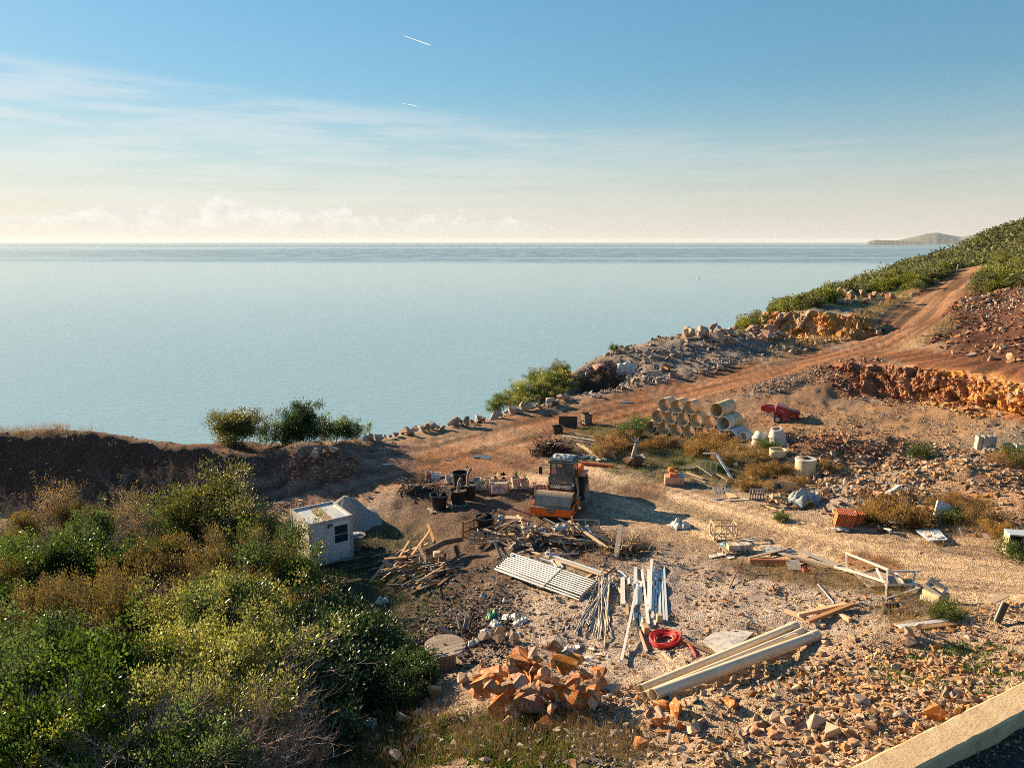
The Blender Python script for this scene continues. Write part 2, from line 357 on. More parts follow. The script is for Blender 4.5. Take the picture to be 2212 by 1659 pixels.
def pdist(line, Zs=None):
    """distance in metres to a polyline given as (px,py,z)"""
    q = [at_z(*p) for p in line]; D = np.full(GX.shape, 1e9)
    for a, b in zip(q[:-1], q[1:]):
        ax, ay = a[0], a[1]; bx, by = b[0] - ax, b[1] - ay; t = np.clip(((GX - ax) * bx + (GY - ay) * by) / (bx * bx + by * by), 0, 1)
        D = np.minimum(D, np.hypot(GX - ax - t * bx, GY - ay - t * by))
    return D
ROAD = [(430, 1100, -1.4), (600, 1068, -1.2), (780, 1010, -.6), (950, 975, -.2), (1150, 925, 0.1), (1320, 885, .5), (1480, 850, 1.0), (1600, 820, 1.8), (1700, 790, 2.5), (1800, 765, 3.2), (1900, 736, 4.2), (1960, 705, 5.2), (2000, 670, 6.3), (2040, 632, 7.7), (2090, 597, 9.1), (2130, 578, 9.9)]
dR = pdist(ROAD)
dB = pdist([(1940, 750, 4.6), (2020, 770, 4.9), (2100, 789, 5.1), (2212, 812, 5.5), (2400, 845, 5.9)])
dY = pdist([(1050, 975, -.1), (1200, 1020, 0), (1400, 1075, .3), (1600, 1140, .9), (1800, 1190, 1.6), (2000, 1225, 2.1), (2300, 1260, 2.7)])
onroad = sstep(4.6, 2.6, dR); onside = sstep(3.6, 2.0, dB); onyard = sstep(4.8, 2.6, dY)
flat = np.maximum(np.maximum(onroad, onside), onyard)
veg = sstep(1010, 800, PXg) * sstep(1100, 1180, PYg)
rocky = 1 - flat
GZ += fbm(GX * 0.33, GY * 0.33, 3) * (0.10 + 0.28 * rocky) + fbm(GX * 1.3, GY * 1.3, 9, 3) * (0.03 + 0.13 * rocky) + fbm(GX * 0.06, GY * 0.06, 5, 3) * 1.5 * sstep(110, 200, dist)
GZ += sstep(60, 100, dist) * rocky * fbm(GX * 0.5, GY * 0.5, 19, 3) * 0.18
for off in (0.8, 2.4): GZ -= 0.07 * np.exp(-((dR - off) / 0.22) ** 2) + 0.05 * np.exp(-((dY - off) / 0.2) ** 2)

def ground_z(x, y):
    a, r = uvw(np.asarray(x, float), np.asarray(y, float))
    i = np.clip(np.searchsorted(azs, a) - 1, 0, NA - 2); fj = np.clip((r - lr[0]) / (lr[1] - lr[0]), 0, NR - 1.001); j = fj.astype(int); tj = fj - j
    ti = np.clip((a - azs[i]) / (azs[i + 1] - azs[i]), 0, 1)
    return (GZ[j, i] * (1 - ti) + GZ[j, i + 1] * ti) * (1 - tj) + (GZ[j + 1, i] * (1 - ti) + GZ[j + 1, i + 1] * ti) * tj
TT = np.exp(np.linspace(math.log(5), math.log(600), 1400))
def G(px, py, dz=0.0):
    """the ground point seen at a pixel of the photograph"""
    d = ray(px, py); h = math.hypot(d.x, d.y); t = TT / h
    below = (CAM[2] + d.z * t) - ground_z(d.x * t, d.y * t) < 0
    k = int(np.argmax(below)) if below.any() else len(TT) - 1
    t0, t1 = t[max(k - 1, 0)], t[k]
    for _ in range(12):
        tm = (t0 + t1) / 2
        if CAM[2] + d.z * tm < float(ground_z(d.x * tm, d.y * tm)): t1 = tm
        else: t0 = tm
    return Vector((d.x * t1, d.y * t1, float(ground_z(d.x * t1, d.y * t1)) + dz))
def gz(x, y): return float(ground_z(x, y))
def mpp(p): return math.sqrt(p.x ** 2 + p.y ** 2 + (15 - p.z) ** 2) / FPX     # metres per photo pixel at a point

# soil colours, with shade painted into some of the dark zones
def C(*c): return np.array(c)[None, None, :]
n1 = fbm(GX * 0.22, GY * 0.22, 31)[..., None]; n2 = fbm(GX * 0.9, GY * 0.9, 37)[..., None]; n3 = fbm(GX * 0.45 + 40, GY * 0.45, 41)[..., None]
col = C(.34, .255, .185) * (1 + 0.25 * n1 + .2 * n2) + 0 * GX[..., None]
def lay(c, m, k=1.0):
    global col
    m = np.clip(m, 0, 1)[..., None] * k; col = col * (1 - m) + C(*c) * (1 + 0.3 * n2) * m
def pe(cx, cy, rx, ry, ang=0.0):
    dx = PXg - cx; dy = PYg - cy; c, s_ = math.cos(rad(ang)), math.sin(rad(ang)); u = (dx * c + dy * s_) / rx; v = (-dx * s_ + dy * c) / ry
    return VIS * sstep(1.25, 0.7, np.sqrt(u * u + v * v) + 0.35 * n3[..., 0])
far = sstep(105, 130, dist)
lay((.36, .30, .26), pe(1500, 1350, 420, 150)); lay((.40, .29, .20), pe(1850, 1560, 500, 200))
lay((.26, .22, .20), pe(1560, 770, 330, 70, -12)); lay((.30, .27, .25), pe(1850, 650, 160, 45, -20))
lay((.48, .355, .24), onyard, .9); lay((.48, .345, .225), pe(1800, 1200, 430, 60, 12), .9)
redn = np.clip(0.75 + 0.9 * n1[..., 0], 0.2, 1)
lay((.25, .115, .055), sstep(6.5, 3.0, dR) * redn, .95); lay((.24, .10, .045), onside)
lay((.22, .10, .05), pe(1150, 965, 330, 60, -14) * redn, .9); lay((.24, .12, .06), pe(1600, 880, 330, 60, -12) * redn, .8); lay((.34, .20, .10), pe(1900, 915, 260, 45, 0), .8)
lay((.10, .036, .02), pe(2140, 705, 170, 105, 20), .95); lay((.17, .07, .04), pe(1900, 820, 110, 45, 10), .8); lay((.46, .25, .10), pe(2120, 850, 130, 45, 8), .9)
lay((.20, .09, .05), pe(1800, 965, 140, 24, 3), .8); lay((.38, .21, .12), pe(2150, 1080, 120, 90, 20), .6); lay((.26, .24, .23), pe(1780, 1060, 200, 60, 8), .7)  # dark red on the rubble ridges: red soil with their shadow side painted in
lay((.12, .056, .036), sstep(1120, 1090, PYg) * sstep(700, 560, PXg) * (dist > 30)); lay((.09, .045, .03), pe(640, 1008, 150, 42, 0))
lay((.09, .055, .04), pe(930, 1200, 190, 140, 0), .85); lay((.10, .06, .045), pe(1100, 1090, 210, 50, 0), .75); lay((.10, .065, .05), pe(1250, 1180, 180, 35, 0), .7); lay((.06, .04, .035), pe(1000, 1340, 120, 60, 0), .7)  # wide dark patches by firewood and litter paint shade into the soil
lay((.22, .13, .10), sstep(4.2, 2.6, dR) * (PXg < 900), .9); lay((.06, .055, .03), veg, .9); lay((.08, .075, .035), pe(1150, 1620, 240, 80, 0), .9)
lay((.10, .10, .045), pe(1480, 985, 230, 45, 6), .85); lay((.20, .16, .10), pe(1480, 1000, 280, 60, 6), .4)
lay((.20, .09, .03), pe(1880, 1215, 70, 16, 10), .85); lay((.14, .08, .05), pe(1390, 1060, 50, 18, 0), .8); lay((.16, .10, .07), pe(1700, 1240, 180, 22, 12), .5)
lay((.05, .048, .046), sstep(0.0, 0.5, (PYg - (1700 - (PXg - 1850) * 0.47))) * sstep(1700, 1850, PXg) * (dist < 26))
lay((.075, .085, .03), far * sstep(6, 3.2, -dR + 9)); lay((.09, .10, .04), sstep(700, 640, PYg) * sstep(96, 104, dist) * (1 - sstep(5, 3, dR)) * sstep(2120, 2000, PXg))
lay((.10, .11, .045), sstep(600, 590, PYg) * sstep(2060, 2100, PXg) * (1 - sstep(5, 3, dR)) * (dist > 90))
lay((.25, .14, .08), sstep(3.4, 2.2, dR) * sstep(88, 110, dist)); lay((.44, .34, .19), sstep(1.6, .8, np.abs(dR - 5.2)) * sstep(84, 92, dist) * sstep(0, -10, PXg - 2060), .7)
lay((.10, .10, .05), sstep(60, 75, dist) * sstep(-1.5, -6, GZ))
rut = np.clip(fbm(dR * 2.6, GX * .12 + 7, 61, 3) * 1.6, -.45, .6)[..., None] * (np.maximum(onroad, onside))[..., None]; rut2 = np.clip(fbm(dY * 2.2, GX * .10 + 3, 63, 3) * 1.2, -.4, .4)[..., None] * onyard[..., None]; col = col * (1 + rut + rut2)
GZ += .05 * (rut + rut2)[..., 0]
q = (np.arange(NR - 1)[:, None] * NA + np.arange(NA - 1)[None, :]).ravel()
GF = np.stack([q, q + 1, q + NA + 1, q + NA], 1)
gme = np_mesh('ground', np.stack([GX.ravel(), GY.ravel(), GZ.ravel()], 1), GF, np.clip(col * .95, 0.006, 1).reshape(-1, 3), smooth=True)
gm = bpy.data.materials.new('soil'); gm.use_nodes = True; t = NT(gm.node_tree); bs = t.n['Principled BSDF']
tc = t.add('ShaderNodeTexCoord').outputs['Object']; at = t.add('ShaderNodeAttribute', attribute_name='tint').outputs['Color']
fine = t.noise(tc, 7.0, 6, 0.7); peb = t.vor(tc, 9.0); pebc = t.vor(tc, 9.0, out='Color'); peb2 = t.vor(tc, 22.0); med = t.noise(tc, 0.9, 5, 0.65)
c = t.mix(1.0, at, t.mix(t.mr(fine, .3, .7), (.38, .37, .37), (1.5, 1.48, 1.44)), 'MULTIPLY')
sepc = t.add('ShaderNodeSeparateColor'); t.l.new(pebc, sepc.inputs[0])
pm = t.m('MULTIPLY', t.mr(peb, .34, .22), t.mr(sepc.outputs[0], .62, .7)); pm = t.m('MULTIPLY', pm, t.mr(med, .42, .6))
c = t.mix(t.m('MULTIPLY', pm, .75), c, t.mix(sepc.outputs[1], (.32, .25, .19), (.46, .36, .28)))
t.l.new(c, bs.inputs['Base Color']); bs.inputs['Roughness'].default_value = .95; bs.inputs['Specular IOR Level'].default_value = .2
hgt = t.m('ADD', t.m('MULTIPLY', fine, 1.0), t.m('ADD', t.m('MULTIPLY', pm, .5), t.m('MULTIPLY', peb2, -.5)))
t.l.new(t.bump(hgt, .9, .09), bs.inputs['Normal'])
tag(mobj('ground', gme, gm), kind='structure')

# ------------------------------------------------------------------ sea, islands, haze
SEA = -150.0
b = MB(); rs = [60, 200, 600, 2000, 6000, 20000, 60000, 140000]; n = 96
vs = [(r * math.sin(2 * math.pi * k / n), r * math.cos(2 * math.pi * k / n), SEA) for r in rs for k in range(n)]
b.add(vs, [(i * n + k, i * n + (k + 1) % n, (i + 1) * n + (k + 1) % n, (i + 1) * n + k) for i in range(len(rs) - 1) for k in range(n)])
sm = bpy.data.materials.new('sea_water'); sm.use_nodes = True; t = NT(sm.node_tree); bs = t.n['Principled BSDF']
tc = t.add('ShaderNodeTexCoord').outputs['Object']; sx = t.add('ShaderNodeSeparateXYZ'); t.l.new(tc, sx.inputs[0])
# ruffled water far out, a calm sheet nearer in; long slicks between them
warp = t.noise(t.mapping(tc, (.00006, .0002, 1)), 1.0, 4, .6)
yy = t.m('ADD', sx.outputs[1], t.m('ADD', t.m('MULTIPLY', warp, 2600.0), t.m('MULTIPLY', sx.outputs[0], 0.10)))
ruf = t.m('MULTIPLY', t.mr(yy, 6600, 8600), t.mr(t.noise(t.mapping(tc, (.00002, .00016, 1)), 1.0, 4, .6), .60, .50))
slick = t.noise(t.mapping(tc, (.004, .0012, 1)), 1.0, 4, .55)
basec = t.mix(ruf, (.25, .41, .48), (.13, .22, .275))
basec = t.mix(t.mr(slick, .4, .7), basec, (.265, .43, .50))
t.l.new(basec, bs.inputs['Base Color'])
t.l.new(t.mr(ruf, 0, 1, .16, .34), bs.inputs['Roughness']); bs.inputs['IOR'].default_value = 1.33
w1 = t.noise(t.mapping(tc, (.05, .11, 1), rot=(0, 0, rad(-14))), 1.0, 5, .6); w2 = t.noise(t.mapping(tc, (.35, .8, 1)), 1.0, 3, .6)
fadew = t.mr(sx.outputs[1], 300, 3500, 1.0, .12); t.l.new(t.bump(t.m('MULTIPLY', t.m('ADD', w1, t.m('MULTIPLY', w2, .35)), fadew), .34, 2.2), bs.inputs['Normal'])
tag(b.build('sea', sm), kind='structure')

def ridge(name, px0, px1, tops, Y, mt, depth):
    """a far island: a real mass with a profile given as (px, py) crest points"""
    xs = np.linspace(px0, px1, 60); ys = np.interp(xs, [p[0] for p in tops], [p[1] for p in tops]); V = []; F = []
    for i, (x, y) in enumerate(zip(xs, ys)):
        X, _, Z = at_y(x, y, Y); Z = max(Z, SEA) + 18 * float(vnoise(np.array([i * .7]), np.array([.3]), 5)[0])
        for fr, hf in ((-1, 0), (-.55, .5), (-.2, .85), (0, 1), (.3, .8), (.7, .4), (1, 0)):
            V.append((X * (1 + fr * depth / Y) , Y + fr * depth, SEA - 5 + (Z - SEA + 5) * hf * (1 + .08 * math.sin(i * 1.3 + fr * 5) * (1 - hf))))
    for i in range(59):
        for k in range(6): a = i * 7 + k; F.append((a, a + 7, a + 8, a + 1))
    return mobj(name, np_mesh(name, np.array(V), np.array(F), smooth=True), mt)
im = mat('island_scrub', (.10, .11, .06), (.22, .20, .16), .002, .95)
tag(ridge('island', 1875, 1990, [(1875, 522), (1890, 518.5), (1910, 519), (1935, 520), (1990, 522)], 40000, im, 1200), 'low pale island on the sea horizon left of the mountain', 'island')
tag(ridge('mountain', 1925, 2140, [(1925, 522), (1950, 517), (1975, 511), (2000, 505), (2025, 502.5), (2045, 507), (2075, 512), (2100, 508), (2140, 500)], 46000, im, 3000), 'hazy blue mountain behind the green hillside on the horizon', 'mountain')

hz = MB().box((0, 55000, (SEA - 3 + 640) / 2), (300000, 300000, 640 - SEA + 3)).build('haze', None)
hm = bpy.data.materials.new('haze_air'); hm.use_nodes = True; t = NT(hm.node_tree); t.n.remove(t.n['Principled BSDF'])
pv = t.add('ShaderNodeVolumePrincipled'); pv.inputs['Color'].default_value = (.66, .77, .88, 1); pv.inputs['Density'].default_value = 7.0e-6; pv.inputs['Anisotropy'].default_value = .1
t.l.new(pv.outputs[0], t.n['Material Output'].inputs['Volume']); hz.data.materials.append(hm); tag(hz, kind='stuff')
# ------------------------------------------------------------------ rocks
def hull_rock(seed, n, sub=0, amp=0.06, st=(1, .85, .7)):
    r = np.random.default_rng(seed); p = r.normal(size=(n, 3)); p /= np.linalg.norm(p, axis=1)[:, None]; p *= r.uniform(.7, 1.15, (n, 1)); p *= np.array(st) * r.uniform(.85, 1.15, 3)
    bm = bmesh.new()
    for q in p: bm.verts.new(q)
    res = bmesh.ops.convex_hull(bm, input=bm.verts); bmesh.ops.delete(bm, geom=[v for v in bm.verts if not v.link_faces], context='VERTS')
    if sub:
        bmesh.ops.subdivide_edges(bm, edges=bm.edges[:], cuts=sub, use_grid_fill=True)
        bmesh.ops.triangulate(bm, faces=bm.faces[:])
        for v in bm.verts: v.co *= 1 + amp * r.normal()
    bmesh.ops.recalc_face_normals(bm, faces=bm.faces); bm.verts.index_update()
    V = np.array([v.co[:] for v in bm.verts]); F = np.array([[v.index for v in f.verts] for f in bm.faces]); bm.free(); return V, F
STONES = [hull_rock(100 + k, 7 + k % 3, 0, 0, [(1, .8, .6), (1, .65, .5), (1, .9, .75)][k % 3]) for k in range(10)]
def rand_rot(n, r):
    q = r.normal(size=(n, 4)); q /= np.linalg.norm(q, axis=1)[:, None]; a, b, c, d = q.T
    return np.stack([np.stack([1 - 2 * (c * c + d * d), 2 * (b * c - a * d), 2 * (b * d + a * c)], -1), np.stack([2 * (b * c + a * d), 1 - 2 * (b * b + d * d), 2 * (c * d - a * b)], -1), np.stack([2 * (b * d - a * c), 2 * (c * d + a * b), 1 - 2 * (b * b + c * c)], -1)], 1)
dA = np.gradient(azs)[None, :] * (lr[1] - lr[0]) * np.exp(2 * GR)          # ground area of each cell
def sample(mask, n, r):
    wgt = (np.clip(mask, 0, 1) * dA * VIS * (PYg > 400) * (PXg > -150) * (PXg < 2360) * (PYg < 1760)).ravel(); wgt /= wgt.sum(); k = r.choice(wgt.size, n, p=wgt); j, i = np.unravel_index(k, GX.shape)
    a = azs[i] + (r.random(n) - .5) * np.gradient(azs)[i]; q = np.exp(lr[j] + (r.random(n) - .5) * (lr[1] - lr[0]))
    return q * np.sin(a), q * np.cos(a)
PAL = {'tan': [(.50, .33, .20), (.54, .41, .29), (.44, .25, .13), (.42, .35, .29), (.54, .30, .13), (.34, .25, .18)], 'grey': [(.36, .32, .29), (.42, .37, .33), (.30, .25, .22), (.44, .35, .28)],
       'red': [(.30, .14, .08), (.42, .24, .14), (.24, .11, .07), (.46, .33, .24), (.34, .19, .12)], 'orange': [(.52, .28, .11), (.56, .36, .18), (.46, .22, .08), (.54, .42, .30)], 'pale': [(.56, .50, .44), (.50, .43, .37), (.44, .37, .31)], 'dark': [(.16, .12, .10), (.24, .19, .16), (.10, .07, .06), (.34, .29, .25)]}
stone_mat = mat('stone', (1, 1, 1), (.72, .68, .64), 6.0, .92, bump=.2, bscale=20, tint=True, spec=.2)
def stones(name, mask, n, smin, smax, pal, seed, power=2.2, sink=.3, flatten=.72):
    r = np.random.default_rng(seed); x, y = sample(mask, n, r); z = ground_z(x, y); s = smin * (smax / smin) ** (r.random(n) ** power) / 2
    R = rand_rot(n, r); P = np.array(PAL[pal]); tint = .82 * P[r.integers(0, len(P), n)] * r.uniform(.8, 1.15, (n, 1)); VV = []; FF = []; CC = []; base = 0
    kind = r.integers(0, len(STONES), n)
    for k, (V, F) in enumerate(STONES):
        m = np.where(kind == k)[0]
        if len(m) == 0: continue
        q = np.einsum('nij,vj->nvi', R[m], V) * s[m][:, None, None]; q[:, :, 2] *= flatten
        q += np.stack([x[m], y[m], z[m] + s[m] * (1 - 2 * sink) * .7], 1)[:, None, :]
        VV.append(q.reshape(-1, 3)); FF.append((F[None] + (np.arange(len(m)) * len(V))[:, None, None] + base).reshape(-1, 3)); CC.append(np.repeat(tint[m], len(V), 0)); base += len(m) * len(V)
    return tag(mobj(name, np_mesh(name, np.concatenate(VV), np.concatenate(FF), np.concatenate(CC)), stone_mat), kind='stuff')
offroad = 1 - np.maximum(onroad, onside); offall = 1 - flat * .93
kerbside = sstep(30, -10, PYg - (1690 - (PXg - 1850) * 0.47)); clump = sstep(-.25, .35, fbm(GX * .5, GY * .5, 77)); clump2 = sstep(-.1, .3, fbm(GX * 1.1, GY * 1.1, 78))
stones('rubble', pe(1750, 1540, 520, 125, -8) * kerbside * (.25 + clump), 15000, .028, .40, 'tan', 1, 5.0)
stones('rubble', pe(2050, 1450, 330, 110, -10) * kerbside * (.25 + clump), 8500, .028, .36, 'tan', 2, 5.0)
stones('gravel', pe(1500, 1360, 480, 150, 0) * offall * (.15 + clump2), 10000, .035, .30, 'tan', 3, 4.5)
stones('gravel', pe(1150, 1330, 260, 150, 0) * offall, 7000, .035, .30, 'grey', 4, 4.5)
stones('gravel', pe(1850, 1260, 420, 110, 5) * (.12 + .9 * offall), 2500, .04, .22, 'tan', 5, 4)
stones('rubble', pe(1850, 1060, 230, 70, 8) * offall * (.15 + clump), 4200, .08, .75, 'tan', 6, 3.4)
stones('rubble', pe(2100, 1060, 150, 90, 8) * offall * (.2 + clump), 4000, .07, .6, 'tan', 7, 3.4)
stones('rubble', pe(1820, 970, 170, 36, 3) * offall, 3200, .10, .5, 'red', 8, 3)
stones('rubble', pe(1950, 920, 330, 60, 2) * offall * clump, 3500, .07, .35, 'grey', 9, 3)
stones('rubble', pe(2140, 705, 170, 105, 20) * offroad * (.2 + clump), 4200, .15, 1.1, 'red', 10, 3.2)
stones('rubble', pe(2140, 640, 120, 40, 0) * offroad * (dist < 110) * (GZ < 10.5), 500, .2, .8, 'pale', 11)
stones('rubble', pe(1880, 825, 110, 42, 12) * offroad, 900, .2, .7, 'red', 12)
stones('rubble', pe(2110, 850, 130, 40, 8) * offroad, 1100, .2, .75, 'orange', 13)
stones('rubble', pe(1720, 815, 120, 26, -14) * offroad, 1100, .12, .45, 'grey', 14)
stones('rubble', pe(1530, 770, 300, 62, -12) * offroad * (.15 + clump) * (dist < 102), 4200, .14, 1.1, 'grey', 15, 3.0)
stones('rubble', pe(1780, 705, 130, 40, -3) * offroad * (dist > 80) * (dist < 96), 900, .25, 1.0, 'orange', 16)
stones('rubble', pe(200, 975, 500, 60, 3) * (GZ > -1.2), 420, .10, .5, 'pale', 17, 2.2, sink=.55)
stones('rubble', pe(690, 1008, 80, 32, 0), 420, .12, .6, 'red', 18, 2.0)
stones('rubble', pe(600, 1105, 120, 26, -8), 420, .10, .35, 'pale', 19)
stones('rubble', pe(1000, 1370, 140, 80, 0), 2600, .06, .30, 'dark', 20)
stones('rubble', pe(1100, 1590, 330, 90, 0) * sstep(1560, 1400, PXg), 1500, .07, .36, 'pale', 21, 2.6)
stones('rubble', sstep(1.3, .5, np.abs(dR - 4.9)) * (dist > 45) * offall, 1500, .10, .45, 'pale', 22, 2.2)
stones('gravel', pe(1230, 955, 90, 24, -10), 900, .06, .22, 'pale', 23)
stones('gravel', pe(1150, 985, 420, 60, 0) * .5 + onyard * .4, 2000, .04, .16, 'tan', 24)
stones('gravel', pe(2060, 1640, 200, 60, -25) * (1 - kerbside), 500, .04, .16, 'tan', 25)

BOULD = [np_mesh('boulder', *hull_rock(300 + k, 9 + k % 4, 0, 0, [(1, .85, .75), (1, .7, .8), (1, .9, .6)][k % 3])) for k in range(12)]
BOULDM = {}
def rock_mat(name, c1, c2, c3):
    m = mat(name, c1, c2, 1.6, .9, bump=.22, bscale=14, c3=c3, c3scale=2.2, c3lo=.5, c3hi=.62, rnd=.35, spec=.25); BOULDM[name] = [me.copy() for me in BOULD]
    for me in BOULDM[name]: me.materials.append(m)
    return name
rock_mat('orange_limestone', (.46, .19, .065), (.28, .10, .035), (.50, .36, .23)); rock_mat('pale_limestone', (.44, .35, .28), (.34, .26, .20), (.50, .30, .16)); rock_mat('red_limestone', (.40, .23, .15), (.30, .15, .09), (.48, .38, .30)); rock_mat('grey_limestone', (.36, .31, .28), (.27, .22, .19), (.46, .31, .20))
def boulders(pix, rs, matn, label, group, seed, stack=True, lift=0.0, maxz=None, squash=1.0, order=None):
    r = random.Random(seed); done = []; k = 0
    if not isinstance(matn, (list, tuple)): matn = [matn]
    for (px, py), s in zip(pix, rs):
        p = G(px, py); x, y = p.x, p.y; g = p.z; z = g + s * .30 + lift
        if stack:
            for X, Y, Z, s2 in done:
                d2 = (x - X) ** 2 + (y - Y) ** 2; L = (.72 * (s + s2)) ** 2
                if d2 < L: z = max(z, Z + math.sqrt(L - d2) * .82)
            if maxz and z - g > maxz: z = g + maxz * r.uniform(.6, 1)
        done.append((x, y, z, s)); mn = r.choice(matn)
        o = mobj('boulder', r.choice(BOULDM[mn]), None, None, (x, y, z), (r.uniform(-.5, .5), r.uniform(-.5, .5), r.uniform(0, 6.3)), (s * r.uniform(.9, 1.15), s * r.uniform(.85, 1.05), s * squash * r.uniform(.75, 1)))
        tag(o, label if order is None else nth(len(done), len(pix), order), 'boulder', group)
    return done
ORD = 'first second third fourth fifth sixth seventh eighth ninth tenth eleventh twelfth thirteenth fourteenth fifteenth sixteenth seventeenth eighteenth nineteenth twentieth twenty-first'.split()
def nth(k, n, text):
    """k is 1-based, counted from the left; the right half counts from the right end"""
    if k * 2 <= n + 1: return text % ((ORD[k - 1] if k > 1 else 'leftmost') + (' from the left' if k > 1 else ''))
    j = n - k + 1; return text % ((ORD[j - 1] if j > 1 else 'rightmost') + (' from the right' if j > 1 else ''))
def blob(cx, cy, rx, ry, n, seed, ang=0.0):
    r = random.Random(seed); out = []
    while len(out) < n:
        u, v = r.uniform(-1, 1), r.uniform(-1, 1)
        if u * u + v * v < 1: a = rad(ang); out.append((cx + u * rx * math.cos(a) - v * ry * math.sin(a), cy + u * rx * math.sin(a) + v * ry * math.cos(a)))
    return out
def sizes(n, a, b, seed, pw=1.6): r = random.Random(seed); return [a + (b - a) * r.random() ** pw for _ in range(n)]
big = [(1165, 1475, .78), (1115, 1490, .62), (1225, 1470, .72), (1070, 1500, .6), (1085, 1545, .75), (1150, 1535, .55), (1195, 1520, .55), (1250, 1510, .62), (1030, 1480, .62), (1045, 1520, .66), (1275, 1530, .56), (1165, 1575, .6), (1300, 1490, .5), (1105, 1455, .62), (1205, 1445, .78)]
boulders([(a, b) for a, b, c in big] + blob(1160, 1510, 140, 62, 55, 5), [c * .82 for a, b, c in big] + sizes(55, .16, .42, 6), ['orange_limestone', 'orange_limestone', 'red_limestone'], 'sharp orange limestone boulder in the tall heap beside the wooden cable spool', 'boulders of the orange heap', 1, maxz=1.0)
boulders(blob(1400, 1570, 130, 60, 28, 7, 25), sizes(28, .12, .32, 8), ['orange_limestone', 'pale_limestone'], 'orange and cream stone in the spill below the long white pipes', 'stones of the orange spill', 2, maxz=.5)
boulders(blob(1660, 1545, 160, 60, 16, 9, -12) + blob(1950, 1400, 110, 30, 6, 10, -10) + [(1770, 1570), (1860, 1520), (2015, 1550), (1800, 1590)], sizes(22, .12, .26, 11) + [.34, .32, .30, .34], ['pale_limestone', 'orange_limestone', 'pale_limestone'], 'cream and orange stone on the rubble slope above the concrete kerb', 'stones on the slope by the kerb', 3, maxz=.35)
rowp = []
for i in range(42):
    u = i / 41; line = [(790, 943), (900, 921), (1000, 904), (1100, 881), (1180, 864), (1225, 846)]; k = min(int(u * 5), 4); f = u * 5 - k
    rowp.append((line[k][0] * (1 - f) + line[k + 1][0] * f, line[k][1] * (1 - f) + line[k + 1][1] * f + 15 + random.uniform(-3, 4)))
boulders(rowp, sizes(42, .26, .80, 12, 1.2), ['pale_limestone', 'red_limestone', 'grey_limestone'], 'pale boulder in the row edging the dirt track above the sea', 'boulders edging the track', 4, stack=False, lift=.12, order='pale boulder, %s in the row edging the dirt track above the sea')
boulders(blob(1870, 648, 82, 12, 28, 13), sizes(28, .55, 1.05, 14, 1.2), ['red_limestone', 'pale_limestone'], 'large angular boulder heaped on the terrace above the orange rock cut', 'boulders on the quarry terrace', 5, maxz=1.7)
boulders(blob(1560, 730, 150, 14, 36, 15, -2) + [(1675, 728), (1690, 732), (1705, 730), (1660, 725)], sizes(36, .5, 1.05, 16, 1.3) + [.95, .85, .9, .8], ['red_limestone', 'grey_limestone', 'pale_limestone', 'red_limestone'], 'angular boulder heaped along the crest of the grey spoil mound', 'boulders on the spoil mound', 6, maxz=.9)
boulders(blob(1900, 1085, 120, 26, 16, 17, 8) + blob(1780, 1080, 40, 18, 4, 18), sizes(20, .22, .45, 19), ['pale_limestone', 'red_limestone'], 'pinkish boulder in the rubble behind the stack of red roof tiles', 'boulders behind the roof tiles', 7, maxz=.6)
boulders([(935, 1412), (925, 1440), (1000, 1475), (940, 1500), (890, 1520), (905, 1545), (870, 1560), (780, 1530), (760, 1550), (740, 1520), (735, 1550), (800, 1570), (760, 1590), (900, 1600), (850, 1590), (880, 1620), (835, 1625), (920, 1570), (860, 1640), (720, 1600), (960, 1520), (945, 1480), (745, 1500), (820, 1545), (715, 1570)], sizes(25, .16, .36, 20, 1), ['pale_limestone', 'grey_limestone'], 'weathered pinkish grey stone among the weeds at the lower edge', 'stones among the weeds', 8, maxz=.3)
boulders(blob(700, 985, 34, 10, 5, 21), sizes(5, .25, .5, 22), ['orange_limestone', 'pale_limestone'], 'pale orange stone on the end of the dark earth bank', 'stones on the earth bank', 9)
boulders(blob(1075, 1385, 55, 16, 8, 23), sizes(8, .18, .36, 24), ['pale_limestone', 'grey_limestone'], 'grey stone beside the plastic litter behind the orange boulders', 'stones by the litter', 10, maxz=.3)
boulders([(2100, 770), (2140, 780), (2180, 778), (2060, 765)], [.55, .5, .6, .45], ['red_limestone', 'grey_limestone'], 'red boulder at the foot of the red rubble slope', 'boulders at the slope foot', 11, stack=False)
boulders([(1270, 815), (1290, 800), (1245, 822), (1235, 838), (1310, 790), (1440, 800), (1455, 815), (1370, 800), (1400, 770), (1560, 800)], [.8, .9, .8, .9, .7, .7, .8, .6, .9, .7], ['orange_limestone', 'red_limestone', 'grey_limestone'], 'rust coloured boulder round the root heap at the edge of the spoil mound', 'boulders by the root heap', 12, stack=False)

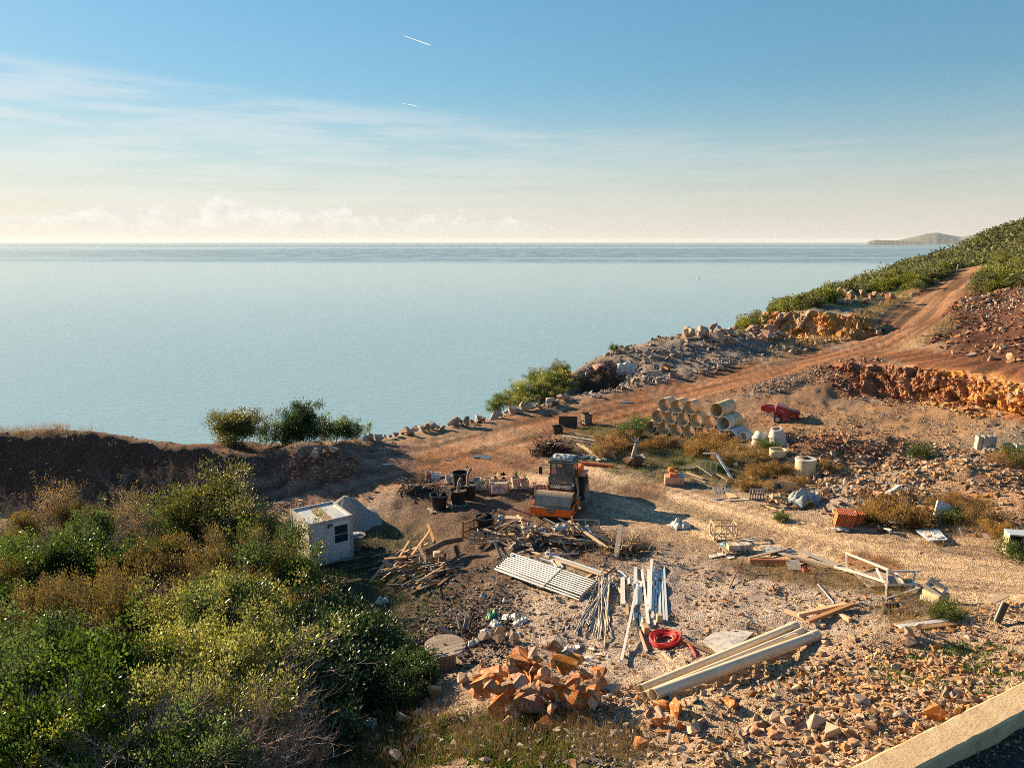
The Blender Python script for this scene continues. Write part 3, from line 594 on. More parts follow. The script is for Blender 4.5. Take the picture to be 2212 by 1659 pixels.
# faces of the two rock cuts: broken slabs set into the steep bank
def rock_face(name, label, toe, brow, n, seed, cols, nst, smin, smax, depth=.9, ramp=False):
    r = np.random.default_rng(seed); T = np.array([at_y(*p) for p in toe]); B = np.array([at_y(*p) for p in brow]); NU, NV = n, 34
    u = np.linspace(0, 1, NU); tt = np.linspace(0, 1, len(T)); bb = np.linspace(0, 1, len(B))
    Tq = np.stack([np.interp(u, tt, T[:, k]) for k in range(3)], 1); Bq = np.stack([np.interp(u, bb, B[:, k]) for k in range(3)], 1)
    ax = (T[-1] - T[0]); ax /= np.linalg.norm(ax); d = np.array([ax[1], -ax[0], .15])
    if d[1] > 0: d = -d
    v = np.linspace(0, 1, NV); Pp = Tq[None] * (1 - v)[:, None, None] + Bq[None] * v[:, None, None]
    U, Vv = np.meshgrid(np.arange(NU) * .30, np.arange(NV) * .22)
    def cells(m, sx_, sy_):
        pts = r.random((m, 2)) * np.array([U.max(), Vv.max()]); hh = r.random(m); gx_, gy_ = r.normal(size=(2, m)) * .5
        D2 = (U[..., None] - pts[:, 0]) ** 2 * sx_ + (Vv[..., None] - pts[:, 1]) ** 2 * sy_; k = np.argmin(D2, -1); return hh[k] + gx_[k] * (U - pts[k, 0]) + gy_[k] * (Vv - pts[k, 1]), hh[k]
    c1, h1 = cells(n // 4, 1.2, .6); c2, h2 = cells(n * 4, 1.3, 1.1)
    off = (c1 * .55 + c2 * .55 + .7 * fbm(U * .5, Vv * .25, seed, 4) + .25) * depth * (sstep(0, .1, v) * (1 - .7 * sstep(.8, 1, v)))[:, None]
    Pp = Pp + d[None, None] * off[..., None]; Pp[..., 2] += (.5 * fbm(U * .7, Vv, seed + 4, 3) * sstep(0, .2, v)[:, None]); Pp[0, :, 2] -= .9; Pp[-1, :, 1] += 2.2; Pp[-1, :, 2] -= .5
    P = np.array(cols) * .85; mixn = np.clip(((U / U.max()) * .75 - .1 + .3 * h2) if ramp else (h1 * .6 + h2 * .4), 0, 1); mixn = np.clip(mixn + .5 * fbm(U * .35, Vv * .3, seed + 8, 3), 0, .999); tint = P[(mixn * len(P)).astype(int)] * (1 + .5 * fbm(U * 1.7, Vv * 2, seed + 9, 3))[..., None]
    q = (np.arange(NV - 1)[:, None] * NU + np.arange(NU - 1)[None, :]).ravel(); Q = Pp.reshape(-1, 3); tq = np.clip(tint, .02, .8).reshape(-1, 3)
    o = tag(mobj(name, np_mesh(name, Q, np.stack([q, q + 1, q + NU + 1, q + NU], 1), tq), stone_mat), label, 'rock face')
    k = r.integers(NU, len(Q) - 2 * NU, nst); s_ = smin * (smax / smin) ** (r.random(nst) ** 1.8) / 2; R = rand_rot(nst, r); VV = []; FF = []; CC = []; base = 0
    for i in range(nst):
        V, F = STONES[i % len(STONES)]; VV.append(V @ R[i].T * s_[i] + Q[k[i]]); FF.append(F + base); CC.append(np.repeat(tq[k[i]][None] * r.uniform(.8, 1.3), len(V), 0)); base += len(V)
    tag(mobj('loose_rock', np_mesh('loose_rock', np.concatenate(VV), np.concatenate(FF), np.concatenate(CC)), stone_mat, o), kind='stuff'); return o
OR = [(.60, .27, .07), (.58, .34, .13), (.52, .22, .06), (.42, .25, .14), (.52, .40, .27)]
rock_face('rock_face', 'tall orange cut rock face below the boulder terrace', [(1650, 712, 96), (1668, 732, 94), (1750, 738, 90), (1840, 738, 86), (1908, 720, 85.5)], [(1648, 680, 98), (1668, 673, 96.5), (1750, 668, 93), (1850, 680, 89.5), (1914, 704, 88.5)], 150, 5, OR, 160, .25, .9, .55)
rock_face('rock_face', 'low orange and brown bank of broken rock below the side road', [(1812, 838, 65.5), (1900, 860, 62.6), (2000, 868, 59.2), (2100, 876, 55.9), (2212, 898, 50.2), (2330, 915, 46.3)], [(1818, 788, 70), (1900, 785, 66.6), (2000, 794, 61.8), (2100, 805, 57.6), (2212, 829, 51.6), (2330, 842, 47.5)], 170, 9, [(.22, .10, .06), (.30, .15, .09), (.36, .20, .12), (.56, .25, .07), (.58, .32, .13), (.48, .34, .23)], 1800, .10, .6, .6, True)
# ------------------------------------------------------------------ vegetation
def leaf_mat(name, c1, c2, rough=.45, transl=.35, spec=.5):
    return mat(name, c1, c2, 1.2, rough, tint=True, transl=transl, spec=spec, rnd=.3)
LM = {'arb': leaf_mat('leaf_glossy_green', (.085, .145, .03), (.05, .09, .02), .45, .42, .3), 'lite': leaf_mat('leaf_yellow_green', (.29, .31, .075), (.18, .21, .05), .4, .42), 'heath': leaf_mat('leaf_olive', (.185, .15, .055), (.12, .10, .036), .7, .4, .2),
      'olive': leaf_mat('leaf_olive_green', (.16, .165, .045), (.10, .115, .03), .5, .4), 'low': leaf_mat('leaf_dark_green', (.05, .095, .03), (.032, .065, .022), .5, .3), 'gold': leaf_mat('leaf_dry_gold', (.34, .23, .095), (.22, .15, .065), .85, .4, .1),
      'mid': leaf_mat('leaf_mid_green', (.115, .175, .04), (.07, .12, .028), .4, .4), 'hill': mat('leaf_maquis', (.19, .20, .045), (.09, .115, .024), 1.2, .6, tint=True, transl=.35, spec=.3, rnd=.7), 'green': leaf_mat('leaf_weed', (.10, .15, .03), (.07, .11, .022), .5, .4), 'pale': leaf_mat('leaf_pale_dry', (.34, .27, .15), (.26, .20, .11), .7, .4, .2)}
bark = mat('bark', (.20, .14, .10), (.12, .085, .06), 8, .9, bump=.5); bark_red = mat('bark_red', (.30, .13, .06), (.18, .08, .04), 8, .85); twig_mat = mat('dry_twig', (.40, .28, .18), (.27, .18, .115), 3, .9); twig_grey = mat('grey_twig', (.27, .21, .18), (.19, .145, .125), 3, .9); root_mat = mat('root_wood', (.10, .06, .04), (.05, .03, .02), 5, .95)
def quads(P, D, Wd, L, nrm_jit, r):
    """leaf quads at P pointing along D, width Wd, length L"""
    n = len(P); a = r.normal(size=(n, 3)); D = D / (np.linalg.norm(D, axis=1)[:, None] + 1e-9); s = np.cross(D, a); s /= np.linalg.norm(s, axis=1)[:, None] + 1e-9
    L = L * r.uniform(.6, 1.25, (n, 1)); Wd = Wd * r.uniform(.7, 1.2, (n, 1))
    V = np.stack([P, P + D * L * .45 + s * Wd * .5, P + D * L, P + D * L * .45 - s * Wd * .5], 1).reshape(-1, 3)
    return V, np.arange(n * 4).reshape(n, 4)
def grow(seed, H, Wd, stems, kids, kids2=0, lean=.5, r0=.05, arch=0.0):
    """stem polylines and tips of a bush; returns (MB, tips, tip directions)"""
    r = random.Random(seed); b = MB(); tips = []
    def shoot(p, d, L, rd, lev):
        pts = [p.copy()]; n = 4 if lev < 2 else 3; q = p.copy(); dd = d.copy()
        for i in range(n):
            dd = (dd + Vector((r.gauss(0, .16), r.gauss(0, .16), r.gauss(.05 - arch, .10)))).normalized(); q = q + dd * (L / n); pts.append(q.copy())
        b.tube(pts, [rd * (1 - .75 * i / n) for i in range(n + 1)], 5 if lev == 0 else 3, cap=False)
        if lev == 0 and kids or lev == 1 and kids2:
            for k in range(kids if lev == 0 else kids2):
                t = r.uniform(.35, 1.0); i = min(int(t * n), n - 1); f = t * n - i; s = pts[i] * (1 - f) + pts[i + 1] * f
                e = (dd + Vector((r.gauss(0, .7), r.gauss(0, .7), r.gauss(.15, .35)))).normalized(); shoot(s, e, L * r.uniform(.3, .55), rd * .42, lev + 1)
        tips.append((pts[-1], dd)); tips.append((pts[-2], dd))
    for k in range(stems):
        a = r.uniform(0, 6.283); l = r.uniform(.1, 1) ** .6; d = Vector((math.cos(a) * l * Wd / H * lean * 1.6, math.sin(a) * l * Wd / H * lean * 1.6, 1)).normalized()
        shoot(Vector((math.cos(a) * .12 * Wd * l, math.sin(a) * .12 * Wd * l, -.1)), d, H * r.uniform(.6, .92), r0 * r.uniform(.7, 1.1), 0)
    return b, tips
def bush(seed, kind, H, Wd, stems=9, kids=8, per=34, leaf=(.035, .075), cr=.16, lean=.6, bk=None, up=.5, kids2=0, r0=.035, vert=1.0, fill=0.0):
    r = np.random.default_rng(seed); b, tips = grow(seed, H, Wd, stems, kids, kids2, lean, r0); T = np.array([t[0][:] for t in tips]); Dd = np.array([t[1][:] for t in tips])
    ok = T[:, 2] > H * .18; T = T[ok]; Dd = Dd[ok]
    if fill:
        n = int(len(T) * fill); q = r.normal(size=(n, 3)); q /= np.linalg.norm(q, axis=1)[:, None]; q[:, 2] = r.uniform(-.78, 1.0, n); lob = r.normal(size=(7, 3)); lob /= np.linalg.norm(lob, axis=1)[:, None]; q *= r.uniform(.72, 1.0, (n, 1)) * (.66 + .5 * np.max(np.clip(q @ lob.T, 0, 1), 1) ** 4)[:, None]
        T = np.concatenate([T, q * np.array([Wd / 2, Wd / 2, H * .5]) + np.array([0, 0, H * .45])]); Dd = np.concatenate([Dd, q])
    m = len(T); cb = r.uniform(.5, 1.45, m); idx = np.repeat(np.arange(m), per); off = r.normal(size=(m * per, 3)) * cr * np.array([1, 1, vert]); P = T[idx] + off
    D = Dd[idx] * .5 + off / cr * .5 + r.normal(size=off.shape) * .5 + np.array([0, 0, up])
    P[:, 2] = np.maximum(P[:, 2], .03)
    V, F = quads(P, D, leaf[0], leaf[1], 0, r); tint = (cb[idx] * r.uniform(.75, 1.25, len(idx)))[:, None] * np.array([1, 1, 1.0]) * np.stack([r.uniform(.9, 1.2, len(idx)), np.ones(len(idx)), r.uniform(.8, 1.1, len(idx))], 1)
    fm = np_mesh('foliage', V, F, np.repeat(tint, 4, 0)); fm.materials.append(LM[kind]); sm_ = b.mesh('stem', True); sm_.materials.append(bk or bark); return fm, sm_
def twigbush(seed, H, Wd, stems=10, kids=8, kids2=6, m=None, r0=.032, lean=.6):
    b, tips = grow(seed, H, Wd, stems, kids, kids2, lean, r0); me = b.mesh('branch', False); me.materials.append(m or twig_mat); return None, me
PROTO = {'arb': [bush(1, 'arb', 3.2, 3.0, 6, 6, 62, (.085, .14), .20, .62, bark_red, fill=.7), bush(2, 'arb', 3.2, 3.4, 7, 6, 60, (.085, .14), .20, .7, bark_red, fill=.7), bush(3, 'arb', 3.2, 2.8, 6, 6, 60, (.085, .14), .21, .6, bark, fill=.6)],
         'mid': [bush(4, 'mid', 3.0, 2.8, 6, 6, 62, (.075, .125), .19, .62, bark, fill=.7), bush(5, 'mid', 3.0, 3.2, 6, 6, 62, (.075, .125), .20, .7, bark, fill=.7)],
         'lite': [bush(6, 'lite', 3.0, 2.8, 8, 6, 48, (.065, .12), .15, .6, twig_mat, fill=.5), bush(7, 'lite', 3.0, 3.2, 9, 6, 48, (.065, .12), .15, .7, twig_mat, fill=.4)],
         'heath': [bush(8, 'heath', 2.8, 1.6, 8, 6, 55, (.035, .10), .085, .42, twig_mat, up=1.2, vert=2.4), bush(9, 'heath', 2.8, 2.0, 9, 6, 55, (.035, .10), .085, .5, twig_mat, up=1.2, vert=2.4)],
         'olive': [bush(10, 'olive', 4.0, 3.2, 5, 6, 80, (.08, .14), .22, .5, bark, kids2=0, r0=.06, fill=3.2), bush(11, 'olive', 4.0, 3.0, 5, 6, 80, (.08, .14), .22, .45, bark, r0=.06, fill=3.2)],
         'tree': [bush(30, 'low', 4.0, 3.4, 5, 6, 90, (.08, .14), .22, .5, bark, r0=.06, fill=3.4), bush(31, 'low', 4.0, 2.6, 5, 6, 90, (.08, .14), .22, .45, bark, r0=.06, fill=3.4)],
         'low': [bush(12, 'low', 1.4, 2.0, 8, 5, 44, (.07, .12), .14, .8, bark, fill=.9, r0=.02), bush(13, 'low', 1.4, 2.4, 9, 5, 44, (.07, .12), .14, .9, bark, fill=.8, r0=.02)],
         'gold': [bush(14, 'gold', .9, 1.2, 14, 8, 20, (.022, .065), .07, .7, twig_mat, up=1.0, r0=.01, fill=.15), bush(15, 'gold', .9, 1.0, 12, 8, 20, (.022, .065), .07, .6, twig_mat, up=1.0, r0=.01, fill=.1)],
         'green': [bush(16, 'green', .8, .9, 10, 6, 22, (.03, .06), .07, .7, bark, r0=.01, fill=.6)],
         'pale': [bush(17, 'pale', 3.0, 2.2, 8, 10, 16, (.035, .06), .13, .5, twig_grey, fill=.3)],
         'dry': [twigbush(18, 2.4, 2.2, 9, 8, 6), twigbush(19, 2.4, 2.6, 11, 8, 5, twig_grey), twigbush(20, 2.4, 1.8, 8, 8, 6, twig_grey, lean=.45)],
         'stalk': [twigbush(21, 1.2, .5, 9, 5, 0, twig_mat, .009, .35), twigbush(22, 1.2, .6, 12, 4, 0, twig_mat, .009, .4)]}
BASEH = {'tree': 4.0, 'arb': 3.2, 'mid': 3.0, 'lite': 3.0, 'heath': 2.8, 'olive': 4.0, 'low': 1.4, 'gold': .9, 'green': .8, 'pale': 3.0, 'dry': 2.4, 'stalk': 1.2}
def place_top(px, pyt, h):
    """ground point at column px where something h tall has its top at row pyt"""
    lo, hi = pyt, pyt + 900
    for _ in range(22):
        m = (lo + hi) / 2; p = G(px, m); t = project(p.x, p.y, p.z + h)[1]
        if t < pyt: lo = m
        else: hi = m
    return G(px, hi)
VR = random.Random(5)
def plant(kind, name, label, cat, p, h, wide=1.0, group=None, k=None):
    fm, sm_ = PROTO[kind][VR.randrange(len(PROTO[kind])) if k is None else k]; s = h / BASEH[kind]
    o = thing(name, label, cat, (p.x, p.y, p.z - .04), VR.uniform(0, 6.28), group); o.scale = (s * wide, s * wide * VR.uniform(.9, 1.1), s)
    if fm is not None: mobj('foliage', fm, None, o); mobj('stem', sm_, None, o)
    else: mobj('branch', sm_, None, o)
    return o
# kind: (name, category, group)
KN = {'arb': ('evergreen_shrub', 'shrub'), 'mid': ('leafy_shrub', 'shrub'), 'lite': ('yellow_green_shrub', 'shrub'), 'heath': ('tree_heath', 'shrub'), 'olive': ('bushy_tree', 'tree'), 'low': ('low_bush', 'bush'), 'gold': ('dry_bush', 'bush'), 'green': ('weed', 'weed'), 'pale': ('pale_shrub', 'shrub'), 'dry': ('leafless_bush', 'bush'), 'stalk': ('dry_stalks', 'weed')}
VEG = {  # (px, row of the top, height m, width factor)
 'arb': ('glossy dark evergreen shrub, %s', [(90, 1172, 2.4, .95), (175, 1152, 2.6, 1.05), (255, 1150, 2.8, 1.05), (310, 1175, 2.4, .9), (120, 1345, 3.0, .85), (215, 1358, 3.0, .95), (290, 1385, 2.6, .8), (35, 1390, 2.6, .9), (150, 1450, 2.8, .85), (255, 1480, 2.2, .75), (50, 1510, 2.4, .8), (15, 1250, 2.4, .9), (345, 1570, 1.8, .8)]),
 'mid': ('leafy mid green shrub, %s', [(372, 1078, 3.0, .8), (20, 1160, 2.6, 1.0), (600, 1165, 3.2, .8), (625, 1215, 2.6, .8), (480, 1275, 2.8, 1.1), (190, 1105, 2.4, .8), (30, 1330, 2.8, 1.0), (430, 1550, 2.2, .9)]),
 'lite': ('sunlit yellow green shrub, %s', [(575, 1105, 3.4, .9), (545, 1120, 3.0, .8), (430, 1260, 3.0, 1.0), (500, 1250, 3.0, 1.0), (570, 1262, 2.8, 1.0), (420, 1330, 2.8, .85), (370, 1365, 2.6, .8), (470, 1370, 2.6, .85), (540, 1340, 2.8, 1.1), (390, 1440, 2.4, .8), (560, 1475, 2.0, .8), (470, 1440, 2.6, 1.0), (600, 1340, 2.4, .9), (90, 1560, 2.0, .9), (210, 1580, 1.8, .9)]),
 'heath': ('feathery olive brown heath, %s', [(265, 1205, 2.8, .8), (275, 1262, 3.0, .9), (160, 1245, 2.6, 1.0), (75, 1245, 2.6, 1.0), (215, 1265, 2.4, .9), (390, 1150, 2.8, 1.2), (440, 1165, 2.8, 1.2), (350, 1175, 2.6, 1.0), (150, 1070, 2.6, 1.0), (60, 1100, 2.4, 1.1), (220, 1085, 2.4, 1.1), (520, 1170, 3.0, 1.3), (560, 1210, 2.8, 1.2), (470, 1210, 2.6, 1.1), (30, 1200, 2.4, 1.1), (330, 1285, 2.4, 1.0), (640, 1265, 2.2, 1.1), (100, 1290, 2.4, 1.0), (610, 1430, 1.8, 1.0)]),
 'olive': ('rounded olive green tree, %s', [(460, 1030, 4.2, .95), (500, 1085, 3.6, .9)]),
 'pale': ('sparse pale leaved shrub, %s', [(125, 1035, 3.2, .9), (290, 1048, 3.2, .8), (310, 1085, 2.8, .9), (330, 1255, 2.2, .9)]),
 'dry': ('leafless brown bush, %s', [(40, 1045, 2.2, 1.2), (95, 1060, 2.2, 1.1), (20, 1085, 2.2, 1.2), (250, 1005, 2.0, .9), (325, 990, 2.2, .9), (360, 985, 2.2, .8), (430, 990, 2.4, .8), (405, 1010, 2.2, .9), (345, 1030, 2.4, 1.0), (240, 1050, 2.2, 1.1), (180, 1050, 2.0, 1.0), (280, 1110, 2.2, 1.0), (380, 1215, 2.2, 1.1), (480, 1330, 2.6, 1.2), (560, 1330, 2.8, 1.2), (510, 1390, 2.8, 1.3), (430, 1480, 2.8, 1.3), (620, 1480, 2.4, 1.1), (570, 1520, 2.2, 1.1), (330, 1500, 2.4, 1.2), (200, 1500, 2.4, 1.2), (60, 1540, 2.2, 1.2), (480, 1560, 2.0, 1.2), (250, 1560, 1.9, 1.2), (640, 1540, 1.8, 1.0), (20, 1440, 2.4, 1.1), (130, 1580, 1.8, 1.2), (380, 1590, 1.7, 1.2), (620, 1300, 2.0, 1.0), (110, 1490, 2.0, 1.2), (170, 1520, 1.8, 1.2), (290, 1520, 1.9, 1.2), (350, 1470, 2.2, 1.2), (420, 1530, 2.0, 1.2), (500, 1500, 2.2, 1.2), (540, 1560, 1.7, 1.2), (30, 1590, 1.5, 1.2), (310, 1580, 1.6, 1.2), (450, 1600, 1.5, 1.2), (590, 1570, 1.7, 1.1), (250, 1430, 2.2, 1.0)]),
 'low': ('dark green low bush, %s', [(660, 1290, 1.8, 1.1), (700, 1300, 1.8, 1.1), (640, 1350, 1.8, 1.1), (690, 1360, 1.7, 1.2), (740, 1340, 1.5, 1.1), (770, 1370, 1.4, 1.1), (800, 1330, 1.2, .9), (660, 1420, 1.7, 1.2), (720, 1420, 1.5, 1.2), (780, 1420, 1.3, 1.1), (840, 1390, 1.2, 1.0), (860, 1430, 1.1, 1.0), (900, 1420, 1.0, .9), (680, 1490, 1.4, 1.1), (750, 1480, 1.0, 1.0), (880, 1465, .9, 1.0), (640, 1260, 1.8, 1.0), (610, 1400, 1.8, 1.1), (820, 1365, 1.0, .9), (690, 1250, 1.5, .8), (730, 1290, 1.2, .9)])}
for kind, (label, spots) in VEG.items():
    rows = {}
    for s_ in spots: rows.setdefault(0 if s_[1] < 1130 else 1 if s_[1] < 1330 else 2, []).append(s_)
    for rw, ss in rows.items():
        ss.sort()
        for k, (px, py, h, wd) in enumerate(ss):
            where = ('far row by the earth bank', 'middle row of the thicket', 'front row of the thicket')[rw]; lb = label % nth(k + 1, len(ss), '%s').replace('leftmost', 'leftmost' if len(ss) > 1 else 'only one') + ' in the ' + where
            plant(kind, KN[kind][0], lb, KN[kind][1], place_top(px, py, h), h, wd, KN[kind][0].replace('_', ' ') + ' thicket')
def one(kind, px, py, h, wd, name, label, cat, base=True, group=None, k=None): return plant(kind, name, label, cat, G(px, py) if base else place_top(px, py, h), h, wd, group, k)
# trees on the edge above the sea
for px, py, Y, h, wd, kd, lb in ((515, 968, 54.5, 2.55, 1.5, 'olive', 'broad rounded tree behind the earth bank, against the sea'), (645, 962, 55, 3.3, 1.0, 'tree', 'taller narrow dark tree against the sea behind the earth bank'), (722, 955, 56, 2.3, 1.1, 'mid', 'small dark bush right of the narrow tree against the sea'), (770, 951, 56.3, 1.6, 1.0, 'mid', 'smallest bush at the start of the boulder row'), (575, 962, 55.5, 2.0, 1.2, 'mid', 'low bush between the two trees behind the earth bank'), (690, 958, 56, 1.6, 1.1, 'heath', 'brownish shrub just right of the narrow tree')):
    d = ray(px, py); t_ = Y / d.y; x, y = d.x * t_, Y; plant(kd, 'seaside_tree' if kd in ('olive', 'tree') else 'seaside_bush', lb, 'tree' if kd in ('olive', 'tree') else 'bush', Vector((x, y, gz(x, y))), h, wd)
for px, py, Y, h, kd in ((1085, 868, 73, 1.5, 'mid'), (1108, 860, 74, 1.7, 'lite'), (1135, 850, 75, 2.0, 'mid'), (1160, 838, 75, 2.2, 'lite'), (1185, 828, 76, 2.3, 'mid'), (1205, 822, 77, 2.2, 'lite'), (1122, 868, 72, 1.3, 'lite'), (1155, 858, 73, 1.6, 'mid'), (1192, 848, 73.5, 1.7, 'lite'), (1068, 880, 72, 1.2, 'mid'), (1213, 806, 79, 1.8, 'olive'), (1158, 818, 80, 1.6, 'olive')):
    d = ray(px, py); t_ = Y / d.y; x, y = d.x * t_, Y; s = plant(kd, 'slope_shrub', 'sunlit green shrub on the slope beyond the boulder row', 'shrub', Vector((x, y, CAM[2] + d.z * t_ - h * .55)), h * 1.15, 1.2, 'shrubs beyond the boulder row')
for px, py, h in ((1245, 775, 1.6), (1260, 772, 1.4), (1285, 766, 1.2), (1330, 752, .9)): one('mid', px, py + 8, h, 1.2, 'slope_shrub', 'small shrub on the brow of the grey spoil mound', 'shrub', True, 'shrubs on the mound brow')
# middle of the yard: golden dry bushes and weeds
for px, py, h, wd in ((1300, 985, .9, 1.3), (1330, 975, 1.1, 1.3), (1350, 960, 1.2, 1.2), (1300, 960, .9, 1.2), (1405, 975, .9, 1.3), (1440, 965, 1.0, 1.2), (1500, 985, 1.0, 1.4), (1530, 985, 1.2, 1.4), (1545, 965, 1.2, 1.2), (1560, 1000, .9, 1.2), (1600, 985, 1.1, 1.3), (1630, 1000, 1.0, 1.3), (1640, 1035, 1.0, 1.2), (1680, 1025, .9, 1.2), (1610, 1060, .8, 1.2), (1690, 1065, .9, 1.3), (1790, 1020, .8, 1.4), (1720, 1050, .7, 1.2)): one('gold', px, py, h, wd, 'dry_bush', 'golden brown dry bush on the weedy ground in front of the concrete pipes', 'bush', True, 'dry bushes by the concrete pipes')
for px, py, h, wd in ((1930, 1130, 1.3, 1.3), (1960, 1140, 1.1, 1.2), (1895, 1125, .9, 1.2), (2050, 1110, 1.0, 1.3), (2080, 1100, .9, 1.3), (2120, 1130, .9, 1.2), (2180, 1005, .9, 1.3), (2150, 1160, .8, 1.2)): one('gold', px, py, h, wd, 'dry_bush', 'yellow brown bush in the rubble along the right side of the track', 'bush', True, 'dry bushes along the rubble')
for px, py, h in ((1365, 945, 1.3), (1350, 955, .9), (1385, 925, 1.0), (1655, 975, .9), (1880, 1130, .6), (1990, 990, .9), (2195, 1000, 1.0), (2210, 1010, .9), (1460, 1005, .5), (1550, 1015, .5), (1690, 1125, .5), (2195, 1205, .9), (2045, 1340, .6), (2060, 1130, .7), (1740, 1095, .5)): one('green', px, py, h, 1.2, 'green_weed', 'fresh green weed growing out of the rubble and dry grass', 'weed', True, 'green weeds in the yard')
for px, py, h in ((1310, 950, 1.0), (1395, 1010, .8), (1660, 1060, .9), (1700, 1020, .9), (1995, 1180, 1.0), (2030, 1190, .9), (2110, 1190, 1.0), (2090, 1180, .9), (2140, 1200, 1.0), (1560, 1240, .6), (1590, 1235, .7), (1630, 1245, .6), (1300, 1180, 1.2), (1335, 1185, 1.2), (1370, 1190, 1.0), (1415, 1170, .9), (1980, 1330, .8), (1960, 1345, .7), (2000, 1350, .7), (1930, 1345, .6), (1700, 1250, .6), (1780, 1290, .6), (700, 1590, 1.2), (760, 1600, 1.0), (940, 1570, .9), (1000, 1600, .8), (1080, 1560, .9), (1040, 1590, .9), (890, 1480, .8), (650, 1620, 1.3), (820, 1500, .9)): one('stalk', px, py, h, 1.2, 'dry_stalks', 'clump of thin dry stalks standing among stones and scrap', 'weed', True, 'dry stalk clumps')

# grass and ground cover, too fine to count
def tufts(name, mask, n, h, per, m, seed, wd=.012, spread=.10, cols=((1, 1, 1),)):
    r = np.random.default_rng(seed); x, y = sample(mask, n, r); z = ground_z(x, y); i = np.repeat(np.arange(n), per); P = np.stack([x[i], y[i], z[i]], 1) + r.normal(size=(n * per, 3)) * np.array([spread, spread, 0])
    P[:, 2] = ground_z(P[:, 0], P[:, 1]); D = r.normal(size=(n * per, 3)) * .35 + np.array([0, 0, 1.0]); V, F = quads(P, D, wd, h * r.uniform(.6, 1.3, n)[i][:, None], 0, r)
    c = np.array(cols)[r.integers(0, len(cols), n)][i] * r.uniform(.7, 1.25, (n * per, 1)); return tag(mobj(name, np_mesh(name, V, F, np.repeat(c, 4, 0)), m), kind='stuff')
tufts('dry_grass', pe(1480, 990, 250, 55, 6), 900, .32, 12, LM['gold'], 51, .012, .12, ((1, 1, 1), (.6, .8, .6), (.5, .9, .7)))
tufts('grass', pe(1480, 1000, 220, 40, 6) + pe(1290, 945, 60, 20), 700, .22, 16, LM['green'], 52, .014, .12)
tufts('ground_cover', clump * pe(1130, 1625, 220, 62, 0) + .6 * pe(850, 1590, 140, 60, 0), 900, .075, 26, LM['green'], 53, .045, .11, ((.8, .9, .9), (1.3, 1.1, .6), (.7, .8, .8)))
tufts('dry_grass', pe(1050, 1610, 330, 75, 0), 900, .40, 9, LM['gold'], 54, .008, .06, ((.8, .8, .8), (.6, .6, .5)))
tufts('grass', veg * (PYg > 1150), 2600, .45, 12, LM['low'], 55, .02, .18, ((1, 1, 1), (1.3, 1.2, .8)))
tufts('dry_grass', pe(2000, 1150, 200, 40, 12) * (1 - onyard) + pe(1750, 1255, 200, 26, 10) + pe(1980, 1330, 120, 25, 0) + pe(1340, 1185, 60, 20), 900, .34, 10, LM['gold'], 56, .009, .09, ((.8, .8, .8), (.55, .7, .5)))
tufts('dry_grass', sstep(1.2, .5, np.abs(dR - 5.2)) * sstep(84, 92, dist) * (PXg < 2060) + .25 * pe(1690, 775, 100, 12, -15), 600, .7, 12, LM['gold'], 57, .03, .3, ((1.3, 1.3, 1.3),))
tufts('dry_grass', pe(40, 930, 90, 14) + .6 * pe(180, 930, 60, 12) + .5 * pe(220, 985, 60, 25), 130, .6, 12, LM['heath'], 58, .012, .15, ((1.3, 1.1, .9),))
tufts('grass', pe(2080, 1450, 160, 60) * kerbside * clump2, 160, .12, 16, LM['green'], 59, .025, .08)
tufts('grass', pe(800, 1465, 45, 30), 130, .8, 26, LM['green'], 60, .014, .10, ((.8, .9, .7), (1.4, 1.2, .6)))
# maquis on the hillside: the nearest 300 singly, the rest as one mass
def hillbush(seed, n, leaf): 
    r = np.random.default_rng(seed); c = r.normal(size=(9, 3)) * np.array([.42, .42, .2]) + np.array([0, 0, .5]); k = r.integers(0, 9, n); q = r.normal(size=(n, 3)); q /= np.linalg.norm(q, axis=1)[:, None]; P = c[k] + q * r.uniform(.22, .42, (n, 1)); P[:, 2] = np.abs(P[:, 2])
    V, F = quads(P, q + r.normal(size=q.shape) * .6, leaf, leaf * 1.5, 0, r); cb = r.uniform(.7, 1.3, 9); return V, F, np.repeat((cb[k] * r.uniform(.75, 1.2, n))[:, None] * np.ones(3), 4, 0)
hmask = sstep(96, 103, dist) * (dR > 4.6) * (PXg > 1590) * (PYg < 720) * (1 - pe(1880, 652, 105, 26, -8)) * (1 - pe(1955, 665, 40, 30, -50)); hmask = hmask * (1 - (PXg > 1985) * (PYg > 612 - (PXg - 2100) * .06) * 1.0)
hmask2 = (PXg > 2040) * (PYg < 632 - (PXg - 2090) * .1) * (dR > 4.6) * (dist > 80)
hm_ = np.clip(hmask + hmask2, 0, 1) * (1 - (PXg > 1640) * (PXg < 1990) * (PYg > 652 - (PXg - 1900) * .12)) * (1 - pe(1880, 650, 110, 22, -8)) * (GZ > -12) * (PYg > 440) + .0
r_ = np.random.default_rng(91); hx, hy = sample(hm_, 3000, r_); hzv = ground_z(hx, hy); kp = np.arange(len(hx))
hpx, hpy = project(hx, hy, hzv); hd = np.hypot(hx, hy); order = np.argsort(hd); HB = [hillbush(70 + k, 1100, .085) for k in range(6)]; HBM = [np_mesh('maquis_shrub', *h) for h in HB]
for me in HBM: me.materials.append(LM['hill'])
near = [i for i in order if 0 < hpx[i] < 2212][:290]; rest = [i for i in order if i not in set(near)][:2600]
for i in near:
    s = 1.3 + 1.1 * r_.random(); o = mobj('maquis_shrub', HBM[r_.integers(0, 6)], None, None, (hx[i], hy[i], hzv[i] - .1), (0, 0, r_.random() * 6.28), (s, s, s * r_.uniform(.7, 1.0))); tag(o, 'olive green maquis shrub on the hillside above the quarry', 'shrub', 'maquis shrubs on the hillside')
